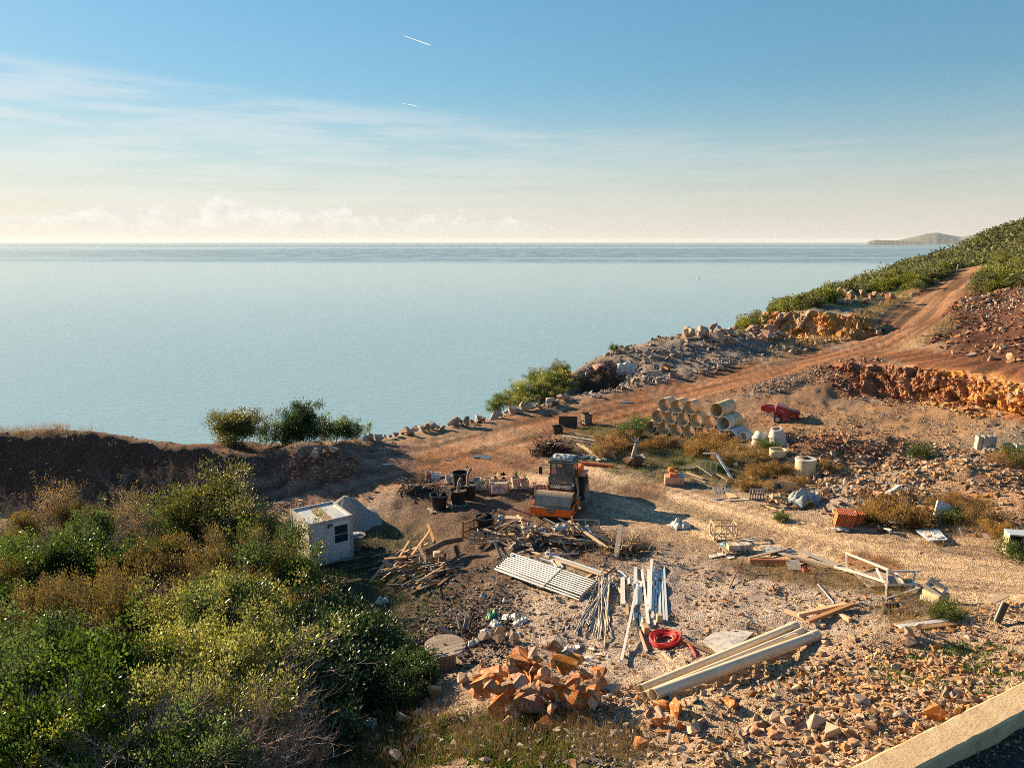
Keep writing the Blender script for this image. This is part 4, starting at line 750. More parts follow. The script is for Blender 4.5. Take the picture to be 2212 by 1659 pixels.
VV = []; FF = []; CC = []; base = 0; HBL = [hillbush(80 + k, 120, .17) for k in range(5)]; HBS = [hillbush(86 + k, 62, .25) for k in range(5)]
for i in rest:
    V, F, c_ = (HBL if len(VV) < 1000 else HBS)[r_.integers(0, 5)]; s = 1.3 + 1.3 * r_.random(); a = r_.random() * 6.28; ca, sa = math.cos(a), math.sin(a); q_ = V @ np.array([[ca, sa, 0], [-sa, ca, 0], [0, 0, .85]]) * s + np.array([hx[i], hy[i], hzv[i] - .1])
    VV.append(q_); FF.append(F + base); CC.append(c_ * r_.uniform(.75, 1.25)); base += len(V)
tag(mobj('maquis', np_mesh('maquis', np.concatenate(VV), np.concatenate(FF), np.concatenate(CC)), LM['hill']), kind='stuff')
# ------------------------------------------------------------------ object materials
M_cab = mat('cabin_white', (.62, .63, .65), (.55, .56, .58), 3, .5, c3=(.36, .28, .21), c3scale=1.6, c3lo=.58, c3hi=.74); M_cabgrey = mat('cabin_frame', (.46, .45, .44), (.38, .37, .36), 3, .5, c3=(.30, .20, .13), c3lo=.66, c3hi=.72)
M_roof = mat('cabin_roof', (.62, .58, .50), (.50, .52, .53), 1.4, .35, c3=(.40, .48, .55), c3scale=.7, c3lo=.5, c3hi=.62); M_roofdirt = mat('roof_dirt', (.20, .12, .07), (.30, .20, .12), 6, .9, bump=.5)
M_black = mat('black_plastic', (.012, .014, .016), (.02, .022, .025), 3, .45); M_glass = mat('dark_glass', (.015, .03, .035), (.03, .05, .055), 2, .08, spec=.8); M_blind = mat('blind', (.10, .07, .05), (.05, .035, .025), 6, .8)
M_lamp = mat('lamp_lens', (.75, .73, .66), (.7, .68, .6), 2, .3); M_gravel = mat('fine_gravel', (.36, .33, .32), (.22, .20, .195), 16, .95, bump=1.0, bscale=22)
M_wood = mat('weathered_wood', (.38, .29, .21), (.26, .19, .135), 4, .85, stretch=(6, 1, 6), bump=.3, rnd=.4); M_woodpale = mat('pale_wood', (.56, .43, .28), (.44, .31, .19), 4, .8, stretch=(6, 1, 6), rnd=.3); M_wooddark = mat('dark_wood', (.16, .10, .065), (.09, .06, .04), 4, .9, stretch=(6, 1, 6), rnd=.4); M_woodgrey = mat('grey_wood', (.34, .31, .28), (.24, .21, .19), 4, .85, stretch=(6, 1, 6), rnd=.3); M_woodorange = mat('orange_wood', (.46, .25, .11), (.34, .17, .07), 4, .8, stretch=(6, 1, 6), rnd=.3)
M_white = mat('white_paint', (.70, .69, .66), (.62, .60, .57), 5, .6, c3=(.45, .38, .30), c3lo=.62, c3hi=.74); M_cream = mat('cream_ceramic', (.62, .55, .47), (.54, .46, .38), 4, .7, bump=.1); M_terr = mat('terracotta', (.42, .12, .06), (.34, .09, .05), 4, .7); M_soil = mat('pot_soil', (.20, .12, .07), (.14, .08, .045), 14, .95, bump=.6)
M_orange = mat('orange_paint', (.95, .17, .012), (.85, .13, .01), 2.5, .42, c3=(.16, .07, .035), c3scale=2.2, c3lo=.58, c3hi=.68); M_steel = mat('drum_steel', (.42, .33, .25), (.30, .22, .15), 1.1, .6, metal=.15, c3=(.20, .12, .07), c3scale=.8, c3lo=.55, c3hi=.75, stretch=(2.2, .5, .5)); M_dark = mat('dark_metal', (.035, .035, .036), (.06, .052, .045), 4, .55, metal=.3); M_tyre = mat('tyre_rubber', (.022, .021, .02), (.05, .042, .035), 5, .85, bump=.3); M_greymetal = mat('grey_metal', (.36, .34, .32), (.25, .22, .20), 4, .5, metal=.5); M_cabgr = mat('cab_dark_green', (.05, .065, .07), (.07, .085, .09), 3, .45)
M_conc = mat('pipe_concrete', (.60, .48, .31), (.50, .38, .23), 1.6, .9, bump=.25, bscale=18, c3=(.30, .23, .15), c3scale=1.8, c3lo=.58, c3hi=.72, rnd=.15); M_concw = mat('new_concrete', (.58, .55, .50), (.50, .46, .41), 1.8, .85, bump=.2, bscale=18, c3=(.40, .33, .25), c3lo=.6, c3hi=.75, rnd=.15); M_concy = mat('yellowed_concrete', (.58, .50, .32), (.52, .42, .25), 1.5, .9, bump=.2)
M_red = mat('red_paint', (.40, .02, .025), (.28, .015, .02), 3, .38); M_cloth = mat('white_cloth', (.66, .64, .61), (.58, .55, .52), 4, .8, transl=.15); M_foam = mat('white_foam', (.74, .70, .64), (.68, .63, .56), 3, .7, bump=.1); M_txt = mat('white_letters', (.75, .74, .70), (.7, .69, .66), 3, .6); M_badge = mat('badge_dark', (.03, .03, .03), (.05, .05, .05), 3, .5); M_reflect = mat('orange_reflector', (.85, .35, .12), (.8, .3, .1), 3, .4)
M_zinc = mat('galvanised', (.34, .34, .345), (.22, .22, .22), 3, .5, metal=.4, c3=(.26, .19, .14), c3lo=.66, c3hi=.75, rnd=.2); M_prof = mat('blue_white_profile', (.55, .62, .68), (.46, .54, .61), 2.5, .45, c3=(.62, .60, .56), c3lo=.55, c3hi=.7, rnd=.15); M_rust = mat('rust', (.24, .10, .045), (.15, .06, .03), 6, .9); M_pvc = mat('cream_pvc', (.64, .54, .40), (.58, .47, .33), 1.5, .45, c3=(.42, .32, .21), c3scale=2, c3lo=.62, c3hi=.76, rnd=.1); M_hose = mat('red_hose', (.52, .025, .02), (.42, .02, .016), 3, .42); M_opipe = mat('orange_pvc', (.55, .16, .06), (.45, .12, .045), 3, .5)
M_slab = mat('asphalt_sheet', (.40, .39, .38), (.26, .26, .26), 3.5, .9, bump=.5, c3=(.20, .20, .205), c3lo=.55, c3hi=.65); M_kerb = mat('kerb_concrete', (.66, .49, .29), (.56, .40, .22), 2.2, .92, bump=.35, bscale=14, c3=(.36, .27, .18), c3lo=.6, c3hi=.72); M_water = mat('puddle_water', (.10, .08, .06), (.12, .10, .08), 1, .03, spec=.6); M_tile = mat('roof_tile', (.50, .14, .05), (.40, .10, .04), 5, .75, rnd=.25)
M_cyan = mat('cyan_plastic', (.20, .42, .50), (.15, .34, .42), 3, .4); M_green = mat('green_net', (.02, .20, .12), (.015, .14, .08), 5, .6); M_film = mat('clear_film', (.50, .54, .56), (.40, .45, .48), 4, .25, transl=.3); M_pink = mat('pink_film', (.66, .36, .24), (.58, .30, .19), 3, .35); M_block = mat('concrete_block', (.40, .37, .33), (.33, .30, .26), 5, .9, bump=.3); M_box = mat('cardboard', (.52, .38, .24), (.44, .31, .19), 4, .8)
def yaw(p, q): return math.atan2(q.y - p.y, q.x - p.x)
def V3(p): return Vector(p)

# ------------------------------------------------------------------ site cabin
zb = -1.72; A = V3(at_z(671, 1229, zb)); B = V3(at_z(756, 1207, zb)); wid = 2.42; ry = yaw(A, B); dep = 2.7; hgt = 2.45
cab = thing('site_cabin', 'white steel site cabin with dark window and dirty flat roof', 'cabin', A, ry)
b = MB(); [b.box((x, y, .07), (sx_, sy_, .14)) for x, y, sx_, sy_ in ((wid / 2, .07, wid, .14), (wid / 2, dep - .07, wid, .14), (.07, dep / 2, .14, dep - .28), (wid - .07, dep / 2, .14, dep - .28))]; b.box((wid / 2, dep / 2, .05), (wid - .28, dep - .28, .06)); b.build('base_frame', M_cabgrey, cab)
for x in (.07, wid - .07):
    for y in (.07, dep - .07): MB().box((x, y, hgt / 2), (.142, .142, hgt - .3)).build('corner_post', M_cabgrey, cab); MB().box((x, y, hgt - .09), (.165, .165, .20)).build('corner_casting', M_cabgrey, cab)
b = MB(); [b.box((x, y, hgt - .10), (sx_, sy_, .19)) for x, y, sx_, sy_ in ((wid / 2, .05, wid - .17, .10), (wid / 2, dep - .05, wid - .17, .10), (.05, dep / 2, .10, dep - .17), (wid - .05, dep / 2, .10, dep - .17))]; b.build('roof_frame', M_cabgrey, cab)
MB().box((wid / 2, dep / 2, hgt - .12), (wid - .2, dep - .2, .05)).build('roof', M_roof, cab)
b = MB(); rr_ = random.Random(3); pl = [(.95 + rr_.uniform(-.06, .06), .2 + .19 * k) for k in range(13)] + [(1.42 + rr_.uniform(-.07, .07), 2.5 - .19 * k) for k in range(13)]; b.prism(pl, hgt - .094, hgt - .075); b.build('roof_dirt', M_roofdirt, cab)
def panels(n, make):
    for k in range(n): make(k)
for k in range(2):   # front wall in two sheets, the right one holds the window
    x0, x1 = (.14, 1.24) if k == 0 else (1.246, wid - .14)
    if k == 0: b = MB(); b.box(((x0 + x1) / 2, .06, hgt / 2 - .03), (x1 - x0, .05, hgt - .32)); [b.box((x0 + .09 + .092 * i, .034, hgt / 2 - .03), (.03, .022, hgt - .4)) for i in range(11)]
    else:
        b = MB(); wx0, wx1, wz0, wz1 = 1.36, 2.16, 1.05, 2.02; b.box(((x0 + wx0) / 2, .06, 1.19), (wx0 - x0, .05, hgt - .32)); b.box(((wx1 + x1) / 2, .06, 1.19), (x1 - wx1, .05, hgt - .32)); b.box(((wx0 + wx1) / 2, .06, (wz0 + .125) / 2), (wx1 - wx0, .05, wz0 - .125)); b.box(((wx0 + wx1) / 2, .06, (wz1 + hgt - .19) / 2), (wx1 - wx0, .05, hgt - .19 - wz1)); [b.box((1.29 + .092 * i, .034, .56), (.03, .006, .8)) for i in range(11)]
    b.build('wall_panel', M_cab, cab)
wn = MB(); [wn.box(c_, d_) for c_, d_ in (((1.76, .03, 1.03), (.86, .05, .06)), ((1.76, .03, 2.04), (.86, .05, .06)), ((1.36, .03, 1.535), (.06, .05, .95)), ((2.16, .03, 1.535), (.06, .05, .95)))]; wn = wn.build('window', M_white, cab)
MB().box((1.76, .075, 1.535), (.76, .01, .93)).build('pane', M_glass, wn); MB().box((1.76, .06, 1.5), (.76, .02, .04)).build('window_bar', M_cabgrey, wn)
for x, face in ((.06, -1), (wid - .06, 1)):
    for k in range(3): L = (dep - .28) / 3; b = MB(); b.box((x, .14 + L * (k + .5), 1.19), (.05, L - .006, hgt - .32)); [b.box((x + face * .027, .14 + L * k + .1 + .1 * i, 1.19), (.006, .03, hgt - .4)) for i in range(7)]; b.build('wall_panel', M_cab, cab)
MB().box((wid / 2, dep - .06, 1.19), (wid - .28, .05, hgt - .32)).build('wall_panel', M_cab, cab)
def flood(p, rot, parent):
    f = MB().box((0, 0, 0), (.22, .09, .17)).build('floodlight', M_black, parent, loc=p, rot=rot); MB().box((0, -.047, 0), (.17, .01, .12)).build('lens', M_lamp, f); MB().box((0, .08, -.02), (.04, .09, .05)).build('bracket', M_black, f)
flood((1.14, -.10, 2.12), (rad(20), 0, rad(24)), cab); flood((-.10, .35, 2.05), (rad(20), 0, rad(-60)), cab)
tag(MB().tube([G(672, 1185, .35), G(716, 1221, .05)], .022, 6).build('metal_rod', M_rust), 'thin metal rod leaning on the front wall of the site cabin', 'rod')
def heap(name, label, px, py, R, H, m, seed, sq=1.0, cat='pile'):
    p = G(px, py); n, k = 40, 16; V = []; F = []
    for j in range(k + 1):
        for i in range(n):
            a = 2 * math.pi * i / n; r = R * j / k * (1 + .12 * math.sin(a * 2 + seed) + .06 * math.sin(a * 5 + seed * 2)); x, y = p.x + r * math.cos(a), p.y + r * math.sin(a) * sq; f = j / k
            z = gz(x, y) + H * max(0, .5 + .5 * math.cos(math.pi * min(1, f * 1.02)) ) * .92 + .10 * float(fbm(np.array([x * 1.8]), np.array([y * 1.8]), seed, 4)[0]) - (.05 if j == k else 0); V.append((x, y, z))
    for j in range(k):
        for i in range(n): F.append((j * n + i, (j + 1) * n + i, (j + 1) * n + (i + 1) % n, j * n + (i + 1) % n))
    return tag(mobj(name, np_mesh(name, np.array(V), np.array(F), smooth=True), m), label, cat)
heap('gravel_pile', 'smooth cone of light grey gravel behind the site cabin', 750, 1128, 2.0, 1.75, M_gravel, 2); heap('gravel_pile', 'small flat patch of pale gravel right of the big gravel cone', 812, 1122, .5, .18, M_gravel, 4)

# ------------------------------------------------------------------ cable drums
def spool(px, py, R, H, label, rz=0):
    p = G(px, py); t = thing('cable_drum', label, 'cable drum', p, rz); n = 7
    for z in (.03, H - .03):
        d = MB().lathe([(0, z - .02), (R, z - .02), (R, z + .02), (0, z + .02)], 28).build('flange', M_woodgrey, t)
        for i in range(n):
            y0 = -R + 2 * R * i / n; y1 = y0 + 2 * R / n - .012; ym = max(abs(y0), abs(y1)); hw = math.sqrt(max(R * R - ym * ym, .01)) * .99; MB().box((0, (y0 + y1) / 2, z + .028), (2 * hw, y1 - y0, .016)).build('plank', M_wood, d)
    for i in range(14): a = 2 * math.pi * i / 14; MB().box((math.cos(a) * R * .5, math.sin(a) * R * .5, H / 2), (.03, R * .5 * .43, H - .1), a).build('stave', M_wood, t)
    MB().lathe([(0, H + .017), (.05, H + .017), (.05, H + .026), (0, H + .026)], 10).build('hub', M_black, t); return p
sp1 = spool(773, 1184, .46, .80, 'small wooden cable drum right of the site cabin, used as a table', .6)
spool(962, 1446, .70, .92, 'wooden cable drum with plank top beside the orange boulders', .5)
def crumple(name, label, cat, p, sx_, sy_, h, m, seed, n=12, rz=0.0, drape=None):
    """thin crumpled sheet or bag with thickness"""
    r = np.random.default_rng(seed); u, v = np.meshgrid(np.linspace(-1, 1, n), np.linspace(-1, 1, n)); rim = np.clip(1.15 - (u ** 2 + v ** 2) * .55, .1, 1)
    x = u * sx_ / 2 * (1 + .12 * fbm(u * 1.5 + seed, v * 1.5, seed)); y = v * sy_ / 2 * (1 + .12 * fbm(u * 1.5, v * 1.5 + seed, seed + 1)); z = h * (.25 + .75 * np.abs(fbm(u * 1.6 + seed, v * 1.6, seed + 2)) * 1.6) * rim; z[[0, -1], :] *= .15; z[:, [0, -1]] *= .15
    q = (np.arange(n - 1)[:, None] * n + np.arange(n - 1)[None, :]).ravel(); F = np.stack([q, q + 1, q + n + 1, q + n], 1); V = np.stack([x.ravel(), y.ravel(), z.ravel()], 1); V2 = V.copy(); V2[:, 2] -= .012; N = len(V)
    ring = list(range(n)) + [n * (k + 1) - 1 for k in range(1, n)] + [n * n - 1 - k for k in range(1, n)] + [n * (n - 1 - k) for k in range(1, n - 1)]
    F2 = [(a, ring[(i + 1) % len(ring)], ring[(i + 1) % len(ring)] + N, a + N) for i, a in enumerate(ring)]
    o = mobj(name, np_mesh(name, np.concatenate([V, V2]), np.concatenate([F, F[:, ::-1] + N, np.array(F2)]), smooth=True), m, None, p, (0, 0, rz)); return tag(o, label, cat)
crumple('plastic_sack', 'rolled white and green sack lying on the small cable drum', 'sack', (sp1.x - .05, sp1.y, sp1.z + .84), .6, .35, .10, M_white, 5, 10, .5)

# ------------------------------------------------------------------ pots
def pot(px, py, rt, rb, h, m, label, name='plant_pot', soil=.12, trunk=None, group=None, lip=.04, dz=0.0, n=26, parent_z=None):
    p = G(px, py, dz); t = thing(name, label, 'plant pot', p, 0, group); wl = .025 if rt < .4 else .04
    MB().lathe([(0, 0), (rb, 0), (rb + (rt - rb) * .96, h * .93), (rt + lip, h * .94), (rt + lip, h), (rt - wl, h), (rb + (rt - rb) * .9 - wl, h * (1 - soil) - .03), (0, h * (1 - soil) - .03)], n).build('pot', m, t, smooth=True)
    if soil < .6: MB().lathe([(0, h * (1 - soil) + .02), (rb + (rt - rb) * .9 - wl - .003, h * (1 - soil) - .01)], n).build('soil', M_soil, t)
    return t, p, h * (1 - soil)
def slats(t, w_, l_, z, nb=5, m=None, th=.02):
    """pallet parts under a thing"""
    for k in range(nb): MB().box((-w_ / 2 + w_ * (k + .5) / nb, 0, z), (w_ / nb * .68, l_, th)).build('slat', m or M_wood, t)
def pallet(p, rz, label, w_=1.2, l_=.8, m=None, group=None, tilt=None, name='pallet', layers=1):
    t = thing(name, label, 'pallet', p, rz, group, rot=tilt)
    for L in range(layers):
        z0 = L * .15
        for k in range(3): MB().box((0, -l_ / 2 + .05 + (l_ - .1) * k / 2, z0 + .012), (w_, .1, .022)).build('runner', m or M_wood, t)
        for i in range(3):
            for k in range(3): MB().box((-w_ / 2 + .07 + (w_ - .14) * i / 2, -l_ / 2 + .05 + (l_ - .1) * k / 2, z0 + .067), (.12, .1, .086)).build('block', m or M_wood, t)
        for k in range(6): MB().box((-w_ / 2 + w_ * (k + .5) / 6, 0, z0 + .122), (w_ / 6 * .66, l_, .022)).build('slat', m or M_wood, t)
    return t
pa_ = pallet(G(948, 1104), .35, 'wooden pallet under the front black tub', 1.2, .9); pb_ = pallet(G(990, 1093), .35, 'wooden pallet under the middle black tub', 1.2, .9)
tA, pA, hA = pot(949, 1102.5, .54, .40, .86, M_black, 'big black tub with bare twigs, nearest of the group', soil=.3, dz=.14); tB, pB, hB = pot(990, 1091, .50, .40, .82, M_black, 'big black tub with a short cut trunk, in the middle', soil=.1, dz=.14); tC, pC, hC = pot(1012, 1076, .50, .42, .86, M_black, 'big black tub with the tallest cut trunk', soil=.1, dz=.04); pot(994, 1052, .50, .40, .95, M_black, 'big empty black tub at the back of the group', soil=.75, dz=.03); pot(1047, 1146, .50, .40, .80, M_black, 'black tub behind the wooden fence frame in the scrap heap', soil=.75)
def stump(t, h0, pts, r): MB().tube([Vector(p) + Vector((0, 0, h0)) for p in pts], r, 8).build('trunk', M_woodgrey, t, smooth=True)
stump(tB, hB, [(0, 0, -.05), (.0, 0, .35), (.06, .02, .62), (.20, .03, .80)], [.085, .075, .075, .09]); stump(tC, hC, [(-.05, 0, -.05), (-.05, 0, .45), (.02, .02, .78), (.16, .03, 1.05)], [.085, .08, .085, .10])
b = MB(); [b.tube([(0, 0, hA - .05), (dx * .5, dy, hA + .3), (dx, dy * 2, hA + hh)], [.02, .015, .008], 5) for dx, dy, hh in ((.25, .05, .55), (-.15, .0, .75), (.1, .05, .8), (.32, 0, .7), (-.22, .05, .45))]; b.build('branch', twig_grey, tA)
def shelf(px, py, w_, l_, rz, label):
    p = G(px, py); t = thing('board_platform', label, 'pallet', p, rz); slats(t, w_, l_, .10, 5, M_woodgrey, .025); [MB().box((0, y, .045), (w_, .08, .08)).build('runner', M_woodgrey, t) for y in (-l_ / 2 + .06, l_ / 2 - .06)]; return p
q1 = shelf(934, 1037, 1.1, .75, .1, 'small board base under the white planter box'); q2 = shelf(1042, 1055, 1.0, .8, .1, 'board base under the small pots behind the wooden crate'); q3 = shelf(1124, 1054, 1.15, .7, 0.05, 'board base under the two cream pots with spiky plants'); q4 = shelf(970, 1045, .7, .6, .1, 'small board base under the bluish white pot')
t = thing('planter_box', 'white rectangular planter box with dark soil', 'planter', (q1.x + .25, q1.y, q1.z + .115), -.15); b = MB(); [b.box(c_, d_) for c_, d_ in (((0, -.19, .19), (.62, .04, .38)), ((0, .19, .19), (.62, .04, .38)), ((-.29, 0, .19), (.04, .34, .38)), ((.29, 0, .19), (.04, .34, .38)), ((0, 0, .02), (.54, .34, .04)))]; b.build('box', M_white, t); MB().box((0, 0, .28), (.535, .335, .05)).build('soil', M_soil, t)
def pot_at(p, dx, dy, dz, rt, rb, h, m, label, soil=.12, plant_=None):
    t = thing('plant_pot', label, 'plant pot', (p.x + dx, p.y + dy, p.z + dz)); MB().lathe([(0, 0), (rb, 0), (rb + (rt - rb) * .5 + .03, h * .5), (rt, h * .95), (rt + .012, h), (rt - .025, h), (rb + (rt - rb) * .8 - .02, h * (1 - soil) - .02), (0, h * (1 - soil) - .02)], 22).build('pot', m, t, smooth=True)
    MB().lathe([(0, h * (1 - soil) + .01), (rb + (rt - rb) * .8 - .024, h * (1 - soil))], 22).build('soil', M_soil, t); return t, h * (1 - soil)
pot_at(q1, -.22, -.08, .115, .19, .13, .36, M_terr, 'terracotta red pot left of the white planter box'); pot_at(q1, -.28, .24, .115, .22, .18, .40, M_cream, 'white pot behind the terracotta red pot'); pot_at(q4, 0, 0, .115, .24, .15, .44, mat('pale_blue_pot', (.48, .55, .57), (.42, .48, .50), 3, .6), 'pale bluish ribbed pot left of the empty black tub')
pot_at(q2, -.35, .35, .115, .27, .22, .44, M_cream, 'cream round pot at the back behind the wooden crate'); pot_at(q2, .35, .30, .115, .27, .24, .46, M_cream, 'cream round pot just left of the wooden crate'); pot_at(q2, -.42, -.05, .115, .22, .19, .38, M_white, 'white pot beside the tub with the tall trunk'); tS, hS = pot_at(q2, .05, -.25, .115, .20, .15, .34, M_cream, 'smallest cream pot with a green spiky plant')
tP, hP = pot_at(q3, -.26, 0, .115, .30, .22, .56, M_cream, 'larger cream pot with a green yucca'); tQ, hQ = pot_at(q3, .30, 0, .115, .25, .20, .46, M_cream, 'smaller cream pot with a dry agave')
def spiky(t, h0, n, L, m, seed, wdt=.03, el=.6, z=0.0, stem=0.0):
    r = np.random.default_rng(seed); b = MB()
    for k in range(n):
        a = r.uniform(0, 6.28); e = r.uniform(.15, 1.3); d = Vector((math.cos(a) * math.cos(e), math.sin(a) * math.cos(e), math.sin(e))); s = d.cross(Vector((0, 0, 1))).normalized() * wdt; l = L * r.uniform(.7, 1.1); p0 = Vector((0, 0, h0 + stem)); p1 = p0 + d * l * .55; p2 = p0 + d * l + Vector((0, 0, -.12 * l)); b.add([p0 - s * .5, p0 + s * .5, p1 + s, p2, p1 - s], [(0, 1, 2, 4), (4, 2, 3)])
    b.build('leaves', m, t)
    if stem: MB().tube([(0, 0, h0 - .03), (0, 0, h0 + stem)], .06, 7).build('stem', M_wooddark, t)
M_yuc = mat('yucca_leaf', (.10, .17, .05), (.07, .12, .03), 3, .5, transl=.3); M_aga = mat('agave_leaf', (.28, .30, .13), (.30, .22, .10), 3, .55, transl=.25)
spiky(tP, hP, 34, .5, M_yuc, 3, .022, stem=.12); spiky(tQ, hQ, 12, .42, M_aga, 4, .045, stem=.10); spiky(tS, hS, 20, .36, M_yuc, 5, .02)
for k, (dx, lb) in enumerate(((-.22, 'bare root spiky plant standing behind the wooden crate'), (.28, 'dry brown spiky plant right behind the wooden crate'))):
    p = G(1078 + dx * 36, 1040); t = thing('uprooted_plant', lb, 'plant', p); spiky(t, .25, 13, .45, M_aga if k == 0 else LM['pale'], 7 + k, .05, stem=.1); b = MB(); b.lathe([(0, 0), (.16, .03), (.18, .14), (.08, .27), (0, .28)], 9); b.build('root_ball', M_wooddark, t)
def crate(px, py, W_, D_, H_, rz, label, m, fill=None, brace='x'):
    p = G(px, py); t = thing('wooden_crate', label, 'crate', p, rz); s = .05
    for x in (-W_ / 2, W_ / 2):
        for y in (-D_ / 2, D_ / 2): MB().box((x, y, H_ / 2), (s, s, H_)).build('post', m, t)
    for z in (s / 2 + .02, H_ - s / 2):
        for y in (-D_ / 2, D_ / 2): MB().box((0, y, z), (W_ - s, s * .7, s * 1.3)).build('rail', m, t)
        for x in (-W_ / 2, W_ / 2): MB().box((x, 0, z), (s * .7, D_ - s, s * 1.3)).build('rail', m, t)
    for y in (-D_ / 2 - .002, D_ / 2 + .002):
        MB().box((0, y, H_ / 2), (s, s * .6, H_ - .13)).build('stud', m, t)
        for sg in (-1, 1): MB().beam((sg * .03, y, H_ - .1 if brace == 'x' else .1), (sg * (W_ / 2 - .04), y, .1 if brace == 'x' else H_ - .1), .03, s * .9).build('brace', m, t)
    for x in (-W_ / 2, W_ / 2): MB().beam((x, -D_ / 2 + .04, .1), (x, D_ / 2 - .04, H_ - .1), .03, s * .9).build('brace', m, t)
    for k in range(5): MB().box((-W_ / 2 + W_ * (k + .5) / 5, 0, .025), (W_ / 5 * .7, D_ - .06, .02)).build('bottom_board', m, t)
    if fill: MB().box((0, 0, H_ * .47), (W_ - .14, D_ - .14, H_ * .8)).build('load', fill, t)
    return t, p
crate(1078, 1064, 1.12, .75, .72, .06, 'reddish wooden crate with a white load among the plant pots', M_woodorange, M_white)
tag(MB().beam((G(1062, 1050).x, G(1062, 1050).y, G(1062, 1050).z + .75), (G(1099, 1054).x, G(1099, 1054).y - .1, G(1099, 1054).z + .76), .09, .03).build('board', M_woodpale), 'loose board lying across the reddish crate', 'board')
pallet(G(1170, 1064), .15, 'stack of small pallets left of the road roller', 1.0, .8, M_wood, layers=2); pallet(G(1166, 1060, .31), .05, 'pinkish slatted pallet lying on top of the pallet stack', .85, .5, M_woodpale)
tag(MB().tube([G(1003, 1081, .1), G(1033, 1063, .35)], .05, 6).build('timber_offcut', M_woodgrey), 'grey timber offcut leaning beside the black tubs', 'timber')

# ------------------------------------------------------------------ road roller
RO = G(1199, 1117); RO.z -= .02; rl = thing('road_roller', 'orange single drum road roller parked in the yard', 'road roller', RO, rad(-16.5))
R_, DW = .76, 2.06
d = MB().lathe([(R_ - .05, -DW / 2), (R_, -DW / 2), (R_, DW / 2), (R_ - .05, DW / 2), (R_ - .05, DW / 2 - .08), (.0, DW / 2 - .12)], 40); d2 = MB(); d2.v = [(v[2], v[1], v[0] + R_) for v in d.v]; d2.f = d.f; d2.lathe([(R_ - .05, 0)], 3) if False else None
prof = [(0, -DW / 2 + .12), (R_ - .05, -DW / 2 + .10), (R_ - .04, -DW / 2), (R_, -DW / 2), (R_, DW / 2), (R_ - .04, DW / 2), (R_ - .05, DW / 2 - .10), (0, DW / 2 - .12)]
b = MB().lathe(prof, 44); b.v = [(v[2], v[1], v[0] + R_) for v in b.v]; drum = b.build('drum', M_steel, rl, smooth=True)
FW = 2.34
MB().box((0, -.92, .65), (FW, .10, .42)).build('front_bar', M_orange, rl); MB().box((0, -.93, .875), (FW + .01, .16, .03)).build('bar_edge', M_greymetal, rl)
for s in (-1, 1):
    poly = [(-.97, .49), (-.97, .83), (-.62, .98), (.75, .86), (1.05, .86), (1.05, .42), (.35, .40), (-.25, .40), (-.6, .40)]; M = Matrix(((0, 0, 1, 0), (1, 0, 0, 0), (0, 1, 0, 0), (0, 0, 0, 1)))
    sp_ = MB().prism(poly, s * (FW / 2 - .03) - .03, s * (FW / 2 - .03) + .03, M).build('side_frame', M_orange, rl)
    c_ = MB().lathe([(0, 0), (.20, 0), (.20, .035), (0, .035)], 18); c_.v = [(s * (FW / 2 + .003) + s * v[2], v[0] + .0, v[1] + .70) for v in c_.v]; c_.build('hub_cover', M_dark, sp_)
MB().box((0, 1.0, .66), (FW - .14, .14, .36)).build('rear_bar', M_orange, rl); MB().box((0, 1.45, .72), (.7, .9, .5)).build('articulation', M_dark, rl)
MB().box((0, 3.15, .95), (1.05, 3.0, .6)).build('chassis', M_orange, rl)
hd_ = MB(); M = Matrix(((0, 0, 1, 0), (1, 0, 0, 0), (0, 1, 0, 0), (0, 0, 0, 1))); hd_.prism([(2.95, 1.25), (2.95, 2.05), (4.2, 1.95), (4.75, 1.65), (4.75, .7), (4.4, .6), (2.95, 1.2)], -.68, .68, M); hd_.build('engine_hood', M_orange, rl)
for s in (-1, 1):
    tp = [(.30, -.29), (.66, -.29), (.76, -.22), (.78, 0), (.76, .22), (.66, .29), (.30, .29)]; b = MB().lathe(tp, 36); b.v = [(s * .84 + v[2], v[1] + 3.35, v[0] + .78) for v in b.v]; ty = b.build('tyre', M_tyre, rl, smooth=True)
    for k in range(18):
        a = 2 * math.pi * k / 18
        for h_ in (-1, 1): MB().beam((s * .84 + h_ * .02, 3.35 + math.cos(a) * .785, .78 + math.sin(a) * .785), (s * .84 + h_ * .28, 3.35 + math.cos(a + .22) * .77, .78 + math.sin(a + .22) * .77), .07, .05).build('lug', M_tyre, ty)
    b = MB().lathe([(0, -.1), (.28, -.1), (.32, -.2), (.32, .2), (.28, .1), (0, .1)], 24); b.v = [(s * .84 + v[2], v[1] + 3.35, v[0] + .78) for v in b.v]; b.build('rim', M_orange, ty, smooth=True)
# cab
cz0, cz1, cy0, cy1, cw = 1.12, 2.86, 1.42, 2.92, .66
MB().box((0, (cy0 + cy1) / 2, 1.16), (1.36, cy1 - cy0, .10)).build('cab_floor', M_dark, rl)
MB().box((0, cy0 - .01, 1.33), (1.32, .05, .26)).build('front_panel', M_badge, rl)
for x, y, tp_ in ((-cw, cy0, -.04), (cw, cy0, -.04), (-cw, cy1, 0), (cw, cy1, 0)): MB().beam((x, y, 1.2), (x * .93, y - tp_ * 1.5, cz1 - .10), .075, .09).build('cab_post', M_cabgr, rl)
rf = MB(); rf.prism([(-.74, cy0 - .16), (.74, cy0 - .16), (.78, cy0 + .1), (.78, cy1 + .06), (-.78, cy1 + .06), (-.78, cy0 + .1)], cz1 - .12, cz1 - .01); rf.prism([(-.62, cy0 + .02), (.62, cy0 + .02), (.66, cy1 - .06), (-.66, cy1 - .06)], cz1 - .012, cz1 + .05); rf.build('cab_roof', M_cabgr, rl)
